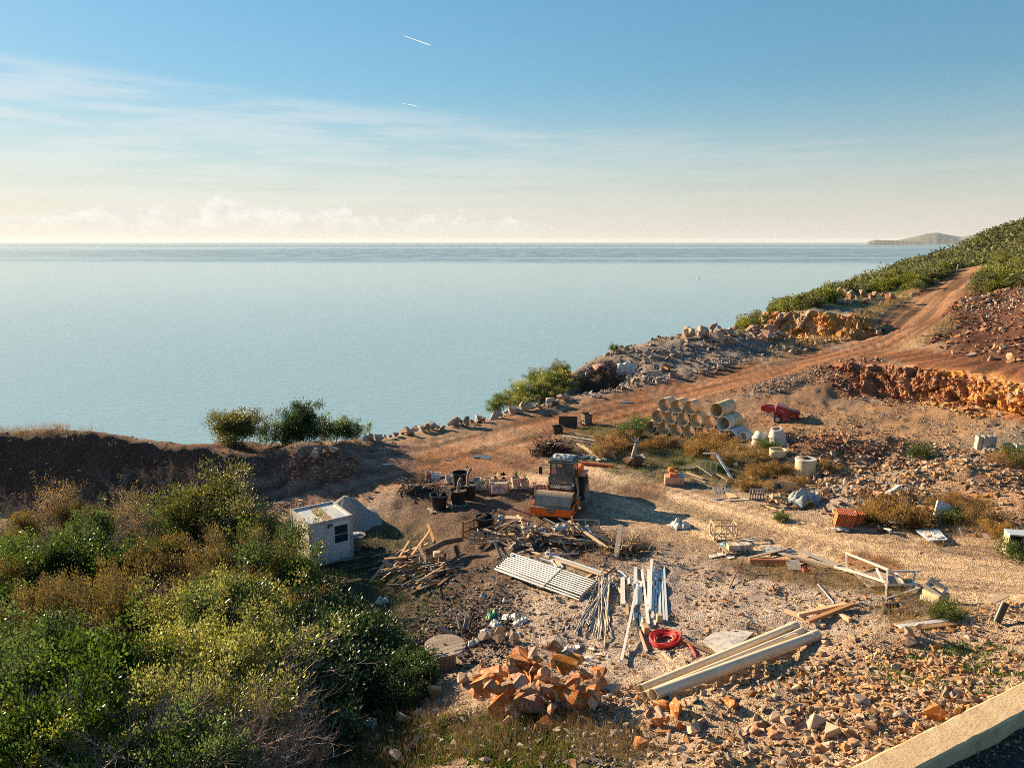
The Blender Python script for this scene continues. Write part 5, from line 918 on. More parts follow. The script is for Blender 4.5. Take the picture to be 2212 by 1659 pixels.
gl = bpy.data.materials.new('cab_glass'); gl.use_nodes = True; g_ = gl.node_tree.nodes['Principled BSDF']; g_.inputs['Base Color'].default_value = (.55, .72, .74, 1); g_.inputs['Transmission Weight'].default_value = .85; g_.inputs['Roughness'].default_value = .04; g_.inputs['IOR'].default_value = 1.3
MB().add([(-.60, cy0 + .0, 1.47), (.60, cy0 + .0, 1.47), (.565, cy0 + .055, 2.72), (-.565, cy0 + .055, 2.72), (-.60, cy0 + .012, 1.47), (.60, cy0 + .012, 1.47), (.565, cy0 + .067, 2.72), (-.565, cy0 + .067, 2.72)], [(0, 1, 2, 3), (7, 6, 5, 4), (0, 4, 5, 1), (1, 5, 6, 2), (2, 6, 7, 3), (3, 7, 4, 0)]).build('windscreen', gl, rl)
for s in (-1, 1): MB().box((s * .645, (cy0 + cy1) / 2, 2.1), (.012, cy1 - cy0 - .14, 1.24)).build('side_glass', gl, rl); MB().box((s * .655, (cy0 + cy1) / 2 - .1, 1.36), (.04, cy1 - cy0 - .3, .28)).build('door_panel', M_cream if s < 0 else M_cabgr, rl)
MB().box((0, cy1 - .02, 2.1), (1.16, .012, 1.2)).build('rear_glass', gl, rl)
st_ = MB().box((.05, 2.35, 1.55), (.5, .5, .14)).build('seat', M_black, rl); MB().box((.05, 2.62, 1.95), (.48, .12, .72)).build('backrest', M_black, st_)
MB().tube([(0, 1.66, 1.25), (0, 1.75, 1.85)], .04, 8).build('steering_column', M_black, rl); b = MB(); b.tube([(.2 * math.cos(a * .5236), 1.76 + .2 * math.sin(a * .5236) * .5, 1.87 + .2 * math.sin(a * .5236) * .8) for a in range(12)], .018, 6, closed=True); b.build('steering_wheel', M_black, rl)
MB().beam((.12, cy0 - .02, 2.72), (.42, cy0 - .03, 2.05), .03, .02).build('wiper', M_black, rl)
for s in (-1, 1):
    MB().tube([(s * .68, cy0 - .05, 2.62), (s * (1.10 if s < 0 else .86), cy0 - .18, 2.62), (s * (1.16 if s < 0 else .9), cy0 - .2, 2.5)], .022, 6).build('mirror_arm', M_dark, rl); MB().box((s * (1.16 if s < 0 else .92), cy0 - .2, 2.28), (.19, .06, .42), s * .2).build('mirror', M_black, rl)
    MB().box((s * .74, 1.30, 1.55), (.09, .08, .14)).build('work_light', M_lamp, rl)
for x, y in ((.98, 1.42), (.98, 1.75)): MB().tube([(x, y - .25, .55), (x, y, 1.2), (x - .18, y, 2.4)], .03, 8).build('handrail', M_greymetal, rl)
for z in (.42, .72): MB().box((1.0, 1.55, z), (.3, .5, .04)).build('step', M_greymetal, rl)
for s in (-1, 1): MB().box((s * .84, 3.35, 1.66), (.56, 1.3, .05)).build('fender', M_orange, rl)
bd = MB(); M2 = Matrix(((1, 0, 0, -.05), (0, 0, 1, -.975), (0, 1, 0, .60), (0, 0, 0, 1))); bd.prism([(-.30, .20), (.30, .20), (.19, 0), (-.19, 0)], -.006, .0, M2); bd.build('badge', M_badge, rl)
def letters(body, size, loc, rot, m, parent, ext=.006, name='lettering', bold=.0, sx_=1.0):
    c = bpy.data.curves.new(name, 'FONT'); c.body = body; c.size = size; c.extrude = ext; c.offset = bold; c.align_x = 'CENTER'; c.align_y = 'CENTER'
    tmp = bpy.data.objects.new(name, c); COL.objects.link(tmp); bpy.context.view_layer.update(); me = bpy.data.meshes.new_from_object(tmp.evaluated_get(bpy.context.evaluated_depsgraph_get())); bpy.data.objects.remove(tmp)
    return mobj(name, me, m, parent, loc, rot, (sx_, 1, 1))
letters('CARINVEST', .255, (0, cy0 - .04, 1.335), (rad(90), 0, 0), M_txt, rl, .004, bold=.012, sx_=.94); letters('HAMM', .13, (-.05, -.985, .70), (rad(90), 0, 0), mat('badge_letters', (.40, .38, .35), (.3, .28, .26), 4, .6), rl, .003, bold=.006, sx_=1.15)
tv_ = rl.matrix_basis @ Vector((-.05, 2.25, cz1 + .055)); crumple('white_sheet', 'crumpled white sheet lying on the cab roof of the road roller', 'sheet', tv_, 1.25, .8, .22, M_cloth, 8, 14, rad(-16.5))
pp = rl.matrix_basis @ Vector((1.33, 3.05, .0)); t = thing('slatted_panel', 'slatted wooden panel leaning against the rear wheel of the roller', 'panel', pp, rot=(0, rad(-14), rad(-30)))
for k in range(5): MB().box((0, -.3 + .15 * k, .52), (.03, .11, 1.05)).build('slat', M_woodgrey, t)
for z in (.2, .85): MB().box((-.025, 0, z), (.03, .75, .09)).build('batten', M_woodgrey, t)

# ------------------------------------------------------------------ concrete pipes
PD, PL = 1.06, 1.0; axd = Vector((.67, .742, 0)); rowd = Vector((.742, -.67, 0)); P0 = G(1406, 937)
pm_ = {}
def cpipe(i, k, back, m, label):
    key = m.name
    if key not in pm_:
        b = MB(); n = 28; vs = []
        for x, r in ((0, PD / 2 - .035), (0, PD / 2), (PL, PD / 2), (PL, PD / 2 - .085), (.07, PD / 2 - .085), (.07, PD / 2 - .04)):
            for q in range(n): a = 2 * math.pi * q / n; vs.append((x, r * math.cos(a), r * math.sin(a)))
        b.add(vs, [(j * n + q, ((j + 1) % 6) * n + q, ((j + 1) % 6) * n + (q + 1) % n, j * n + (q + 1) % n) for j in range(6) for q in range(n)]); pm_[key] = b.mesh('concrete_pipe', True); pm_[key].materials.append(m)
    p = P0 + rowd * (PD * 1.01 * (i + .5 * k)) + axd * (back * (PL + .04)); base = gz((P0 + rowd * PD * i).x, (P0 + rowd * PD * i).y)
    zz = P0.z + (gz(*(P0 + rowd * PD * 6).xy) - P0.z) * ((i + .5 * k) / 6) * 1.0 - .03
    tag(mobj('concrete_pipe', pm_[key], None, None, (p.x, p.y, zz + PD / 2 + k * PD * .872), (random.uniform(-3, 3), 0, math.atan2(axd.y, axd.x) + random.uniform(-.03, .03))), label, 'concrete pipe', 'stacked concrete pipes')
for i in range(7): cpipe(i, 0, 0, M_concw if i == 6 else M_conc, ['concrete pipe at the left end of the bottom row', 'second concrete pipe of the bottom row', 'third concrete pipe of the bottom row', 'fourth concrete pipe of the bottom row', 'fifth concrete pipe of the bottom row, half hidden by dry bushes', 'sixth concrete pipe of the bottom row, half hidden by dry bushes', 'whitish concrete pipe at the right end of the bottom row'][i])
for i in range(6): cpipe(i, 1, 0, M_concw if i == 5 else M_conc, ['leftmost concrete pipe of the middle row', 'second concrete pipe of the middle row', 'third concrete pipe of the middle row', 'fourth concrete pipe of the middle row', 'fifth concrete pipe of the middle row', 'whitish concrete pipe at the right end of the middle row'][i])
for i in range(3): cpipe(i, 2, 0, M_conc, ['leftmost of the three concrete pipes on the top row', 'middle of the three concrete pipes on the top row', 'rightmost of the three concrete pipes together on the top row'][i])
cpipe(4, 2, 0, M_conc, 'lone concrete pipe on top near the right end of the stack'); cpipe(4, 2, 1, M_conc, 'concrete pipe on top behind the lone one'); cpipe(5, 1, 1, M_conc, 'concrete pipe behind the whitish one of the middle row'); cpipe(6, 0, 1, M_concw, 'concrete pipe behind the whitish one of the bottom row')
def ring(px, py, ro, ri, h, label, m=M_concw, dz=0.0, rot=(0, 0, 0), name='concrete_ring', top=None):
    p = G(px, py, dz); rt = top or ro; b = MB().lathe([(ri, 0), (ro, 0), (rt, h), (rt - (ro - ri), h)], 30); n = 30; b.f += [(k, 3 * n + k, 3 * n + (k + 1) % n, (k + 1) % n) for k in range(n)]
    o = b.build(name, m, None, True); o.location = p; o.rotation_euler = rot; return tag(o, label, 'concrete ring')
ring(1641, 966, .60, .50, .55, 'lower cone of the left pair of concrete cones', top=.52, name='concrete_cone'); ring(1641, 966, .58, .48, .55, 'upper tilted cone of the left pair of concrete cones', top=.36, dz=.55, rot=(rad(-8), rad(10), 0), name='concrete_cone')
ring(1680, 968, .64, .54, .45, 'lowest cone of the right stack of concrete cones', top=.52, name='concrete_cone'); ring(1679, 968, .58, .48, .42, 'middle cone of the right stack of concrete cones', top=.48, dz=.42, rot=(rad(4), rad(-3), 0), name='concrete_cone'); ring(1677, 968, .56, .46, .55, 'top tilted cone of the right stack of concrete cones', top=.36, dz=.85, rot=(rad(10), rad(-12), 0), name='concrete_cone')
ring(1607, 971, .52, .44, .25, 'low grey concrete ring in front of the pipe stack'); ring(1680, 984, .54, .46, .42, 'low concrete ring below the right stack of cones', M_concy); ring(1616, 950, .36, .28, .7, 'short grey concrete pipe lying beside the cones', M_concw, .36, (rad(90), 0, rad(-50)))
p = G(1738, 1029); t = thing('manhole_shaft', 'tall yellowed concrete manhole shaft with a lid ring', 'manhole shaft', p); b = MB().lathe([(.50, 0), (.59, 0), (.59, .98), (.50, .98)], 32).build('shaft', M_concy, t, True); b = MB().lathe([(.30, 1.12), (.30, .985), (.60, .985), (.62, 1.0), (.62, 1.10), (.60, 1.125), (.30, 1.125)], 32).build('lid', M_concw, t, True); MB().lathe([(0, 1.02), (.298, 1.02)], 24).build('hole_shade_disc', M_wooddark, t); MB().box((-.1, .12, 1.17), (.45, .3, .06), .5).build('cover_plate', M_wooddark, t)  # flat dark disc inside the lid ring stands for the shaded hole
# ------------------------------------------------------------------ red baler
p = G(1678, 913); t = thing('hay_baler', 'small red hay baler with white rimmed wheel on the bare ground', 'farm machine', p, rad(-20), rot=(0, rad(6), rad(-20)))
Mx = Matrix(((1, 0, 0, 0), (0, 0, 1, 0), (0, 1, 0, 0), (0, 0, 0, 1)))
MB().prism([(-.32, .42), (-.32, .75), (-.22, 1.2), (.68, 1.12), (.72, .98), (.72, .55), (.5, .48)], 0.0, 1.2, Mx).build('bale_chamber', M_red, t); MB().prism([(-.24, 1.2), (-.20, 1.34), (.60, 1.25), (.66, 1.13)], .05, 1.1, Mx).build('hood', mat('faded_red_paint', (.50, .16, .15), (.38, .06, .06), 3, .4), t)
MB().prism([(-1.3, .72), (-1.3, 1.05), (-1.1, 1.12), (-.33, 1.05), (-.33, .66), (-1.0, .60)], .25, .85, Mx).build('discharge_chute', M_red, t); MB().prism([(.73, .62), (.73, 1.08), (1.5, 1.05), (1.5, .60)], .15, .95, Mx).build('pickup_housing', M_red, t)
MB().prism([(.1, .1), (.05, .5), (.9, .5), (.95, .35), (.45, .08)], -.05, 1.1, Mx).build('pickup_guard', mat('worn_red_paint', (.46, .10, .08), (.32, .05, .04), 3, .45), t)
for y in (-.18, 1.3):
    b = MB().lathe([(.17, -.09), (.27, -.09), (.30, -.05), (.30, .05), (.27, .09), (.17, .09)], 26); b.v = [(v[0], v[2] + y, v[1] + .30) for v in b.v]; wl_ = b.build('wheel', M_tyre, t, True); b = MB().lathe([(0, -.03), (.06, -.06), (.16, -.05), (.172, -.085), (.172, .085), (0, .05)], 22); b.v = [(v[0], v[2] + y, v[1] + .30) for v in b.v]; b.build('rim', M_cream, wl_, True)
MB().beam((-.95, -.06, .66), (-.02, -.12, .30), .08, .12).build('side_arm', M_cream, t); MB().beam((1.0, -.02, 1.0), (1.45, -.15, -.18), .10, .16).build('stand_leg', mat('rusty_red', (.22, .05, .03), (.15, .04, .025), 4, .7), t); MB().tube([(1.3, .5, .55), (2.0, .5, .42), (2.65, .5, .30)], .06, 8).build('drawbar', M_red, t); MB().tube([(1.5, .7, .82), (1.75, .7, .8)], .03, 6).build('drive_shaft', M_dark, t)
MB().box((-.26, -.02, 1.08), (.05, .1, .6)).build('frame_strip', M_cream, t); MB().prism([(-.55, .66), (-.42, .48), (-.30, .66), (-.42, .90)], -.02, .0, Mx).build('reflector', M_reflect, t); MB().prism([(.02, .97), (.02, 1.0), (.40, .93), (.40, .90)], -.012, .0, Mx).build('lettering_strip', M_txt, t)
MB().tube([(-.95, .3, 1.14), (-.7, .3, 1.2), (-.4, .3, 1.18)], .05, 6).build('twine_arm', M_dark, t)
# ------------------------------------------------------------------ scrap, timber and building materials
BX = {}
def boxmesh(m):
    if m.name not in BX: BX[m.name] = MB().box((0, 0, 0), (1, 1, 1)).mesh('board'); BX[m.name].materials.append(m)
    return BX[m.name]
def bar(name, p, q, w_, h_, m, label, cat, group=None, roll=0.0, parent=None):
    """one straight board or profile from p to q, a mesh scaled to size"""
    p = Vector(p); q = Vector(q); d = q - p; L = d.length; d.normalize(); up = Vector((0, 0, 1)); sx_ = d.cross(up).normalized(); uz = sx_.cross(d); M = Matrix((sx_, d, uz)).transposed() @ Matrix.Rotation(roll, 3, 'Y')
    o = bpy.data.objects.new(name, boxmesh(m)); link(o, parent); o.matrix_world = Matrix.Translation((p + q) / 2) @ M.to_4x4() @ Matrix.Diagonal((w_, L, h_, 1)); return tag(o, label, cat, group)
def gbar(name, a, b, w_, h_, m, label, cat, group=None, za=0.0, zb=0.0, roll=0.0):
    p = G(*a); q = G(*b); return bar(name, p + Vector((0, 0, h_ / 2 + za)), q + Vector((0, 0, h_ / 2 + zb)), w_, h_, m, label, cat, group, roll)
def woodheap(cx, cy, rx, ry, n, l0, l1, hmax, mats, label, group, seed, w0=.05, w1=.14, name='scrap_board', yaw0=None, spread=3.14, pitch=.22):
    r = random.Random(seed)
    for k in range(n):
        while True:
            u, v = r.uniform(-1, 1), r.uniform(-1, 1)
            if u * u + v * v < 1: break
        p = G(cx + u * rx, cy + v * ry); f = (1 - (u * u + v * v) ** .8); z = .03 + hmax * f * r.random() ** .8; a = (yaw0 if yaw0 is not None else 0) + r.uniform(-spread, spread) / 2; L = r.uniform(l0, l1); e = r.gauss(0, pitch); d = Vector((math.cos(a) * math.cos(e), math.sin(a) * math.cos(e), math.sin(e))) * L / 2
        low = min(gz(p.x - d.x, p.y - d.y) - (p.z + z - d.z), gz(p.x + d.x, p.y + d.y) - (p.z + z + d.z)) ; c = p + Vector((0, 0, z + max(0, -0 + max(gz(p.x - d.x, p.y - d.y) - (p.z + z - d.z), gz(p.x + d.x, p.y + d.y) - (p.z + z + d.z))) * .8))
        bar(name, c - d, c + d, r.uniform(w0, w1), r.uniform(.025, .07), r.choice(mats), label, 'board', group, r.uniform(-.6, .6))
WM = [M_wood, M_woodgrey, M_wood, M_woodpale, M_wooddark]
woodheap(1110, 1160, 95, 20, 85, .5, 1.7, .75, WM, 'splintered board in the long scrap heap in front of the roller drum', 'scrap boards in front of the roller', 1)
woodheap(1220, 1165, 90, 22, 80, .5, 2.0, .85, WM, 'splintered board in the long scrap heap in front of the roller drum', 'scrap boards in front of the roller', 2)
woodheap(890, 1235, 92, 42, 105, .4, 1.4, .9, [M_wood, M_woodorange, M_wooddark, M_wood, M_woodgrey], 'broken board in the firewood heap right of the site cabin', 'broken boards by the cabin', 3, yaw0=.7, spread=2.2)
woodheap(830, 1225, 70, 22, 26, .8, 2.0, .3, [M_wooddark, M_wood], 'thin dark branch wood lying between cabin and firewood heap', 'dark wood by the cabin', 4, .03, .07, yaw0=.5, spread=1.0, name='thin_timber')
for k, (a, b, za, zb) in enumerate((((885, 1205), (848, 1240), .9, .25), ((930, 1190), (890, 1225), 1.1, .6), ((905, 1218), (935, 1250), .9, .2), ((868, 1215), (925, 1208), .5, .8), ((800, 1262), (850, 1215), .1, .5), ((925, 1180), (950, 1215), 1.2, .3))): gbar('plank', a, b, .14, .045, M_woodorange if k % 2 else M_wood, 'long sunlit plank sticking out of the firewood heap', 'plank', 'planks in the firewood heap', za, zb, .3)
tag(MB().tube([G(925, 1222, .75), G(960, 1200, .7), G(1000, 1188, .6)], [.16, .15, .13], 10).build('log', M_wooddark, None, True), 'thick dark log on the right side of the firewood heap', 'log')
tag(MB().box((0, 0, 0), (.3, .3, .22), .3).build('timber_block', M_woodpale, None, loc=G(944, 1228, .75)), 'pale square timber block on the firewood heap', 'timber')
# fence frame, window frames and long planks of the scrap heap
p = G(1001, 1160); q = G(1066, 1135); t = thing('timber_fence', 'orange wooden fence frame standing at the left end of the scrap heap', 'fence', p, 0); rel = q - p
for f in (0, .34, .66, 1): MB().box((rel.x * f, rel.y * f, .42 + rel.z * f), (.09, .09, .9)).build('post', M_woodorange, t)
for z in (.28, .72): MB().beam((0, 0, z), (rel.x, rel.y, rel.z + z), .04, .13).build('rail', M_woodorange, t)
def frame(name, label, p, rz, W_, H_, nx, ny, m, tilt=0.0, cat='frame', s=.06):
    t = thing(name, label, cat, p, rot=(tilt, 0, rz))
    for k in range(nx + 1): MB().box((-W_ / 2 + W_ * k / nx, 0, H_ / 2), (s, s * .7, H_)).build('upright', m, t)
    for k in range(ny + 1): MB().box((0, -s * .05, H_ * k / ny), (W_ + s, s * .6, s)).build('rail', m, t)
    return t
frame('window_frame', 'pale wooden lattice frame on the right end of the scrap heap', G(1266, 1166, .25), -.05, 1.35, .85, 2, 2, M_woodpale, rad(-50), s=.055); frame('lattice_frame', 'grey slatted frame on the left part of the scrap heap', G(1050, 1178, .1), .1, 1.6, .7, 7, 3, M_wood, rad(-55), s=.05)
pl_ = [((1228, 1150), (1312, 1195), .6, .25, .14, M_woodpale, 'long pale plank sloping down the right side of the scrap heap'), ((1268, 1160), (1292, 1185), .5, .15, .12, M_prof, 'bluish plank beside the long pale plank'), ((1118, 1140), (1150, 1195), .7, .1, .14, M_woodpale, 'bright plank leaning down the middle of the scrap heap'), ((1170, 1175), (1228, 1180), .55, .5, .12, M_wood, 'plank lying level across the middle of the scrap heap'), ((1190, 1205), (1250, 1200), .1, .1, .1, M_woodgrey, 'grey plank at the foot of the scrap heap'), ((1118, 1198), (1150, 1195), .05, .2, .12, M_wood, 'short plank at the front foot of the scrap heap'), ((1090, 1138), (1128, 1142), .55, .55, .3, M_woodpale, 'wide pale board on top of the left scrap heap'), ((1070, 1198), (1082, 1205), .6, .0, .12, M_woodgrey, 'short stake leaning at the front left of the scrap heap'), ((1175, 1140), (1215, 1158), .5, .4, .1, M_woodgrey, 'grey plank at the back of the scrap heap')]
for a, b, za, zb, w_, m, lb in pl_: gbar('plank', a, b, w_, .045, m, lb, 'plank', None, za, zb, .2)
t_ = G(1330, 1205); bar('post', t_, t_ + Vector((.25, .25, 1.5)), .26, .05, M_woodgrey, 'grey scarred board standing upright right of the scrap heap', 'post')
crumple('white_cloth', 'white rag hanging over the middle of the scrap heap', 'cloth', G(1210, 1172, .75), .8, .45, .35, M_cloth, 12, 12, .4); crumple('white_cloth', 'small white rag at the foot of the scrap heap', 'cloth', G(1184, 1204, .15), .35, .25, .2, M_cloth, 13, 9)
crumple('plastic_bag', 'grey plastic bag between fence frame and scrap heap', 'bag', G(1082, 1136, .35), .45, .4, .4, M_film, 14, 9)
r5 = random.Random(8)
for k in range(16):
    p = G(1255 + k * 4.0, 1216 + r5.uniform(-6, 8)); tag(MB().tube([p, p + Vector((r5.uniform(-.3, .3), r5.uniform(-.2, .2), r5.uniform(.35, .75)))], .012, 5).build('rebar_stub', M_rust), 'rusty rebar end sticking up right of the steel props', 'rebar', 'rebar ends below the scrap heap')
# steel props
def prop(a, b, dz, label, r=.05):
    p = G(*a, dz + r); q = G(*b, dz + r); t = thing('steel_prop', label, 'steel prop', p, 0, 'steel props in the bundle'); d = (q - p); L = d.length; d.normalize()
    MB().tube([d * .05, d * L * .62], r, 10).build('outer_tube', M_zinc, t, True); MB().tube([d * L * .62, d * (L - .02)], r * .8, 10).build('inner_tube', M_zinc, t, True); MB().tube([d * L * .60, d * (L * .60 + .16)], r * 1.35, 10).build('collar', M_zinc, t, True)
    for e in (0.0, L - .015): MB().beam(d * e + Vector((0, 0, 0)), d * (e + .015), .13, .13).build('end_plate', M_zinc, t)
for k in range(13): f = k / 12; prop((1097 - 31 * f, 1200 + 31 * f + (k % 2) * 1.5), (1289 - 35 * f - (k % 3) * 4, 1265 + 34 * f), .0, nth(13 - k, 13, 'steel prop in the lower layer of the bundle, %s').replace('left', 'front').replace('right', 'back').replace('frontmost', 'frontmost').replace('backmost', 'rearmost'))
for k in range(9): f = .06 + k / 9.5; prop((1100 - 31 * f + 6, 1199 + 31 * f), (1289 - 35 * f + 2, 1262 + 34 * f), .10, nth(9 - k, 9, 'steel prop on top of the bundle, %s').replace('left', 'front').replace('right', 'back').replace('backmost', 'rearmost'))
gbar('steel_channel', (1135, 1190), (1308, 1247), .16, .05, M_woodpale, 'long pale plank behind the steel props', 'plank', None, .05, .02); gbar('steel_channel', (1185, 1203), (1300, 1240), .12, .06, M_prof, 'bluish steel channel behind the steel props', 'channel', None, .1, .05)
for k, (a, b) in enumerate((((1190, 1212), (1203, 1228)), ((1198, 1208), (1210, 1226)), ((1205, 1215), (1216, 1228)), ((1168, 1208), (1190, 1216)))): gbar('offcut', a, b, .11, .06, M_prof if k != 1 else M_woodpale, 'short bluish offcut lying behind the steel props', 'offcut', 'offcuts behind the props', .02, .02)
gbar('plank', (1263, 1250), (1278, 1240), .14, .04, M_woodpale, 'short pale board at the right end of the steel props', 'plank')
# fan of thin bars
crop6 = lambda x, y: (982 + x / 4.666, 1151.4 + y / 4.666)
ends = [(1075, 990), (1135, 970), (1205, 960), (1215, 1020), (1285, 950), (1310, 945), (1355, 1000), (1390, 1050), (1415, 1050), (1440, 1085), (1470, 1055), (1500, 1040), (1510, 1155), (1540, 990), (1525, 960), (1565, 900), (1330, 980), (1375, 1010), (1425, 1010), (1455, 1030), (1485, 1000), (1240, 990), (1270, 930), (1350, 940)]
r6 = random.Random(4); M_bar = mat('bar_metal', (.46, .45, .44), (.33, .31, .30), 3, .5, metal=.3, rnd=.4)
for k, e in enumerate(ends):
    tp = crop6(1500 + r6.uniform(-75, 80), 480 + r6.uniform(-40, 60)); pv = crop6(1455 + r6.uniform(-25, 40), 600); a = G(*crop6(*e), .03 + .01 * (k % 4)); b = G(*tp, .10 + .035 * (k % 7)); tag(MB().tube([a, b], .021 if k % 3 else .027, 7).build('steel_bar', M_bar if k % 4 else M_woodpale, None, True), 'thin grey bar in the fanned out bundle below the steel props', 'bar', 'bars of the fanned bundle')
tag(MB().tube([G(*crop6(1510, 500), .3), G(*crop6(1615, 425), .35)], .045, 8).build('steel_tube', M_dark, None, True), 'dark steel tube across the top of the bar fan', 'tube')
# painted profiles
c7 = lambda x, y: (1286.9 + x / 4.0825, 1185.3 + y / 4.0825)
prof_ = [((350, 172), (352, 612), .15, .06, M_prof, 'wide bluish profile at the left of the painted profiles', .02), ((406, 215), (466, 690), .09, .07, M_white, 'white profile crossing the painted profiles', .12), ((465, 190), (468, 560), .11, .06, M_prof, 'bluish profile third from the left, half covered', .02), ((491, 125), (477, 560), .10, .08, M_white, 'longest white profile reaching furthest back', .10), ((521, 165), (500, 622), .09, .06, M_prof, 'bluish profile right of the longest white one', .03), ((546, 180), (520, 690), .07, .05, M_prof, 'slightly slanted bluish profile', .08), ((561, 200), (566, 640), .09, .05, M_prof, 'third bluish profile from the right', .02), ((581, 185), (601, 640), .07, .05, M_prof, 'second bluish profile from the right', .02), ((602, 170), (626, 645), .08, .05, M_prof, 'rightmost of the bluish painted profiles', .02), ((388, 290), (402, 690), .16, .02, M_white, 'flat white strip under the crossing profile', .02), ((366, 350), (226, 1022), .085, .07, M_white, 'white square tube leaning out towards the boulders', .16), ((290, 490), (450, 918), .08, .06, M_woodpale, 'pale batten under the leaning white tube', .03), ((236, 258), (238, 508), .17, .09, M_concw, 'pale angle profile left of the painted profiles', .03), ((150, 285), (225, 400), .09, .06, M_woodpale, 'short pale batten above the bar fan', .03), ((275, 505), (280, 600), .09, .09, M_woodpale, 'short wooden offcut left of the painted profiles', .02), ((205, 200), (275, 255), .05, .03, M_prof, 'thin bluish strip above the pale angle profile', .05)]
for a, b, w_, h_, m, lb, dz in prof_: gbar('profile', c7(*a), c7(*b), w_, h_, m, lb, 'profile', None, dz, dz * .6)
tag(MB().hollow(G(*c7(298, 310), .22), G(*c7(300, 350), .14), .085, .075, 16).build('pipe_end', M_cream, None, True), 'short pinkish pipe lying beside the bluish profiles', 'pipe')
for a, lb in ((c7(440, 740), 'pale wooden block at the lower end of the crossing profile'), (c7(560, 640), 'pale wooden block under the right profiles')): tag(MB().box((0, 0, .14), (.2, .34 if 'lower' in lb else .16, .28), .1).build('wooden_block', M_woodpale, None, loc=G(*a)), lb, 'block')
# red hose
c = G(*c7(613, 822)); b = MB(); pts = []
for k in range(150): f = k / 149; a = f * 2 * math.pi * 5.2 + .8; rr2 = .53 - .055 * (f * 5.2) + .02 * math.sin(a * 1.3); pts.append((c.x + rr2 * math.cos(a), c.y + rr2 * 1.06 * math.sin(a), gz(c.x + rr2 * math.cos(a), c.y + rr2 * math.sin(a)) + .05 + .07 * (.5 + .5 * math.sin(a * .37)) + .02))
tail = [G(*c7(x, y), .05) for x, y in ((890, 1010), (878, 940), (850, 885), (800, 835), (740, 792))]; first = Vector(pts[0]); t = thing('hose_coil', 'bright red hose coiled on the gravel', 'hose', c)
MB().tube([Vector(q) - c for q in pts], .036, 8).build('coil', M_hose, t, True); MB().tube([q - c for q in tail] + [Vector(c7 and (.42, .30, .10))], .036, 8).build('hose_end', M_hose, t, True)
b = MB(); pts = [(c.x + .5 * math.cos(a * .105 + 1.0), c.y + .52 * math.sin(a * .105 + 1.0), c.z + .16) for a in range(60)]; b.tube([Vector(q) - c for q in pts], .036, 8, closed=True); b.build('upper_turn', M_hose, t, True)
# slab sheet, lid, loose boards
def sheet(name, label, poly, th, m, cat, dz=.01):
    P = [G(x, y) for x, y in poly]; c = sum(P, Vector()) / len(P); A_ = np.array([[p.x, p.y, 1] for p in P]); k_ = np.linalg.lstsq(A_, np.array([p.z for p in P]), rcond=None)[0]; P = [Vector((p.x, p.y, float(k_ @ np.array([p.x, p.y, 1])))) for p in P]; b = MB(); n = len(P); b.add([(p.x - c.x, p.y - c.y, p.z - c.z + dz) for p in P] + [(p.x - c.x, p.y - c.y, p.z - c.z + dz + th) for p in P], [tuple(range(n - 1, -1, -1)), tuple(range(n, 2 * n))] + [(k, (k + 1) % n, n + (k + 1) % n, n + k) for k in range(n)]); return tag(b.build(name, m, None, loc=c), label, cat)
sheet('asphalt_slab', 'broken flat grey slab lying on the gravel', [c7(*q) for q in ((940, 852), (1010, 782), (1090, 735), (1165, 700), (1230, 715), (1392, 772), (1330, 820), (1250, 882), (1180, 905), (1112, 935), (1050, 915))], .05, M_slab, 'slab', .03)
gbar('plank', c7(735, 790), c7(1092, 950), .12, .05, M_wooddark, 'dark plank running from the red hose to the white pipes', 'plank'); gbar('plank', c7(552, 930), c7(735, 1100), .13, .04, M_wood, 'grey board below the red hose', 'plank'); gbar('plank', c7(590, 930), c7(765, 1095), .10, .05, M_woodpale, 'pale board below the red hose', 'plank', None, .03, .03); gbar('plank', c7(500, 915), c7(620, 910), .09, .03, M_woodgrey, 'short grey board at the foot of the red hose', 'plank')
t = thing('drain_cover', 'small black round cover below the red hose', 'cover', G(*c7(690, 935))); MB().lathe([(0, .0), (.14, 0), (.14, .04), (.11, .04), (.10, .025), (0, .025)], 20).build('cover', M_black, t)
# long cream pipes
for a, b, r, lb, dz in (((1950, 800), (500, 1352), .155, 'thickest cream pipe, nearest of the long pipes', .0), ((1822, 750), (430, 1340), .105, 'second cream pipe from the front', .0), ((1770, 715), (395, 1300), .115, 'cream pipe with a dark open end', .06), ((1745, 695), (375, 1285), .10, 'rearmost of the long cream pipes', .02), ((1765, 808), (820, 1165), .06, 'thin cream pipe lying on the long pipes', .14)):
    P = G(*c7(*a)); Q = G(*c7(*b)); P.z += r + dz; Q.z += r + dz + .05; n_ = lb; t = thing('plastic_pipe', lb, 'pipe', P, 0, 'long cream pipes'); d = (Q - P); L = d.length; d.normalize(); MB().hollow((0, 0, 0), d * L, r, r * .92, 24).build('pipe', M_pvc, t, True); MB().hollow(d * (.02), d * .38, r * 1.12, r * 1.0, 24).build('socket', M_pvc, t, True)
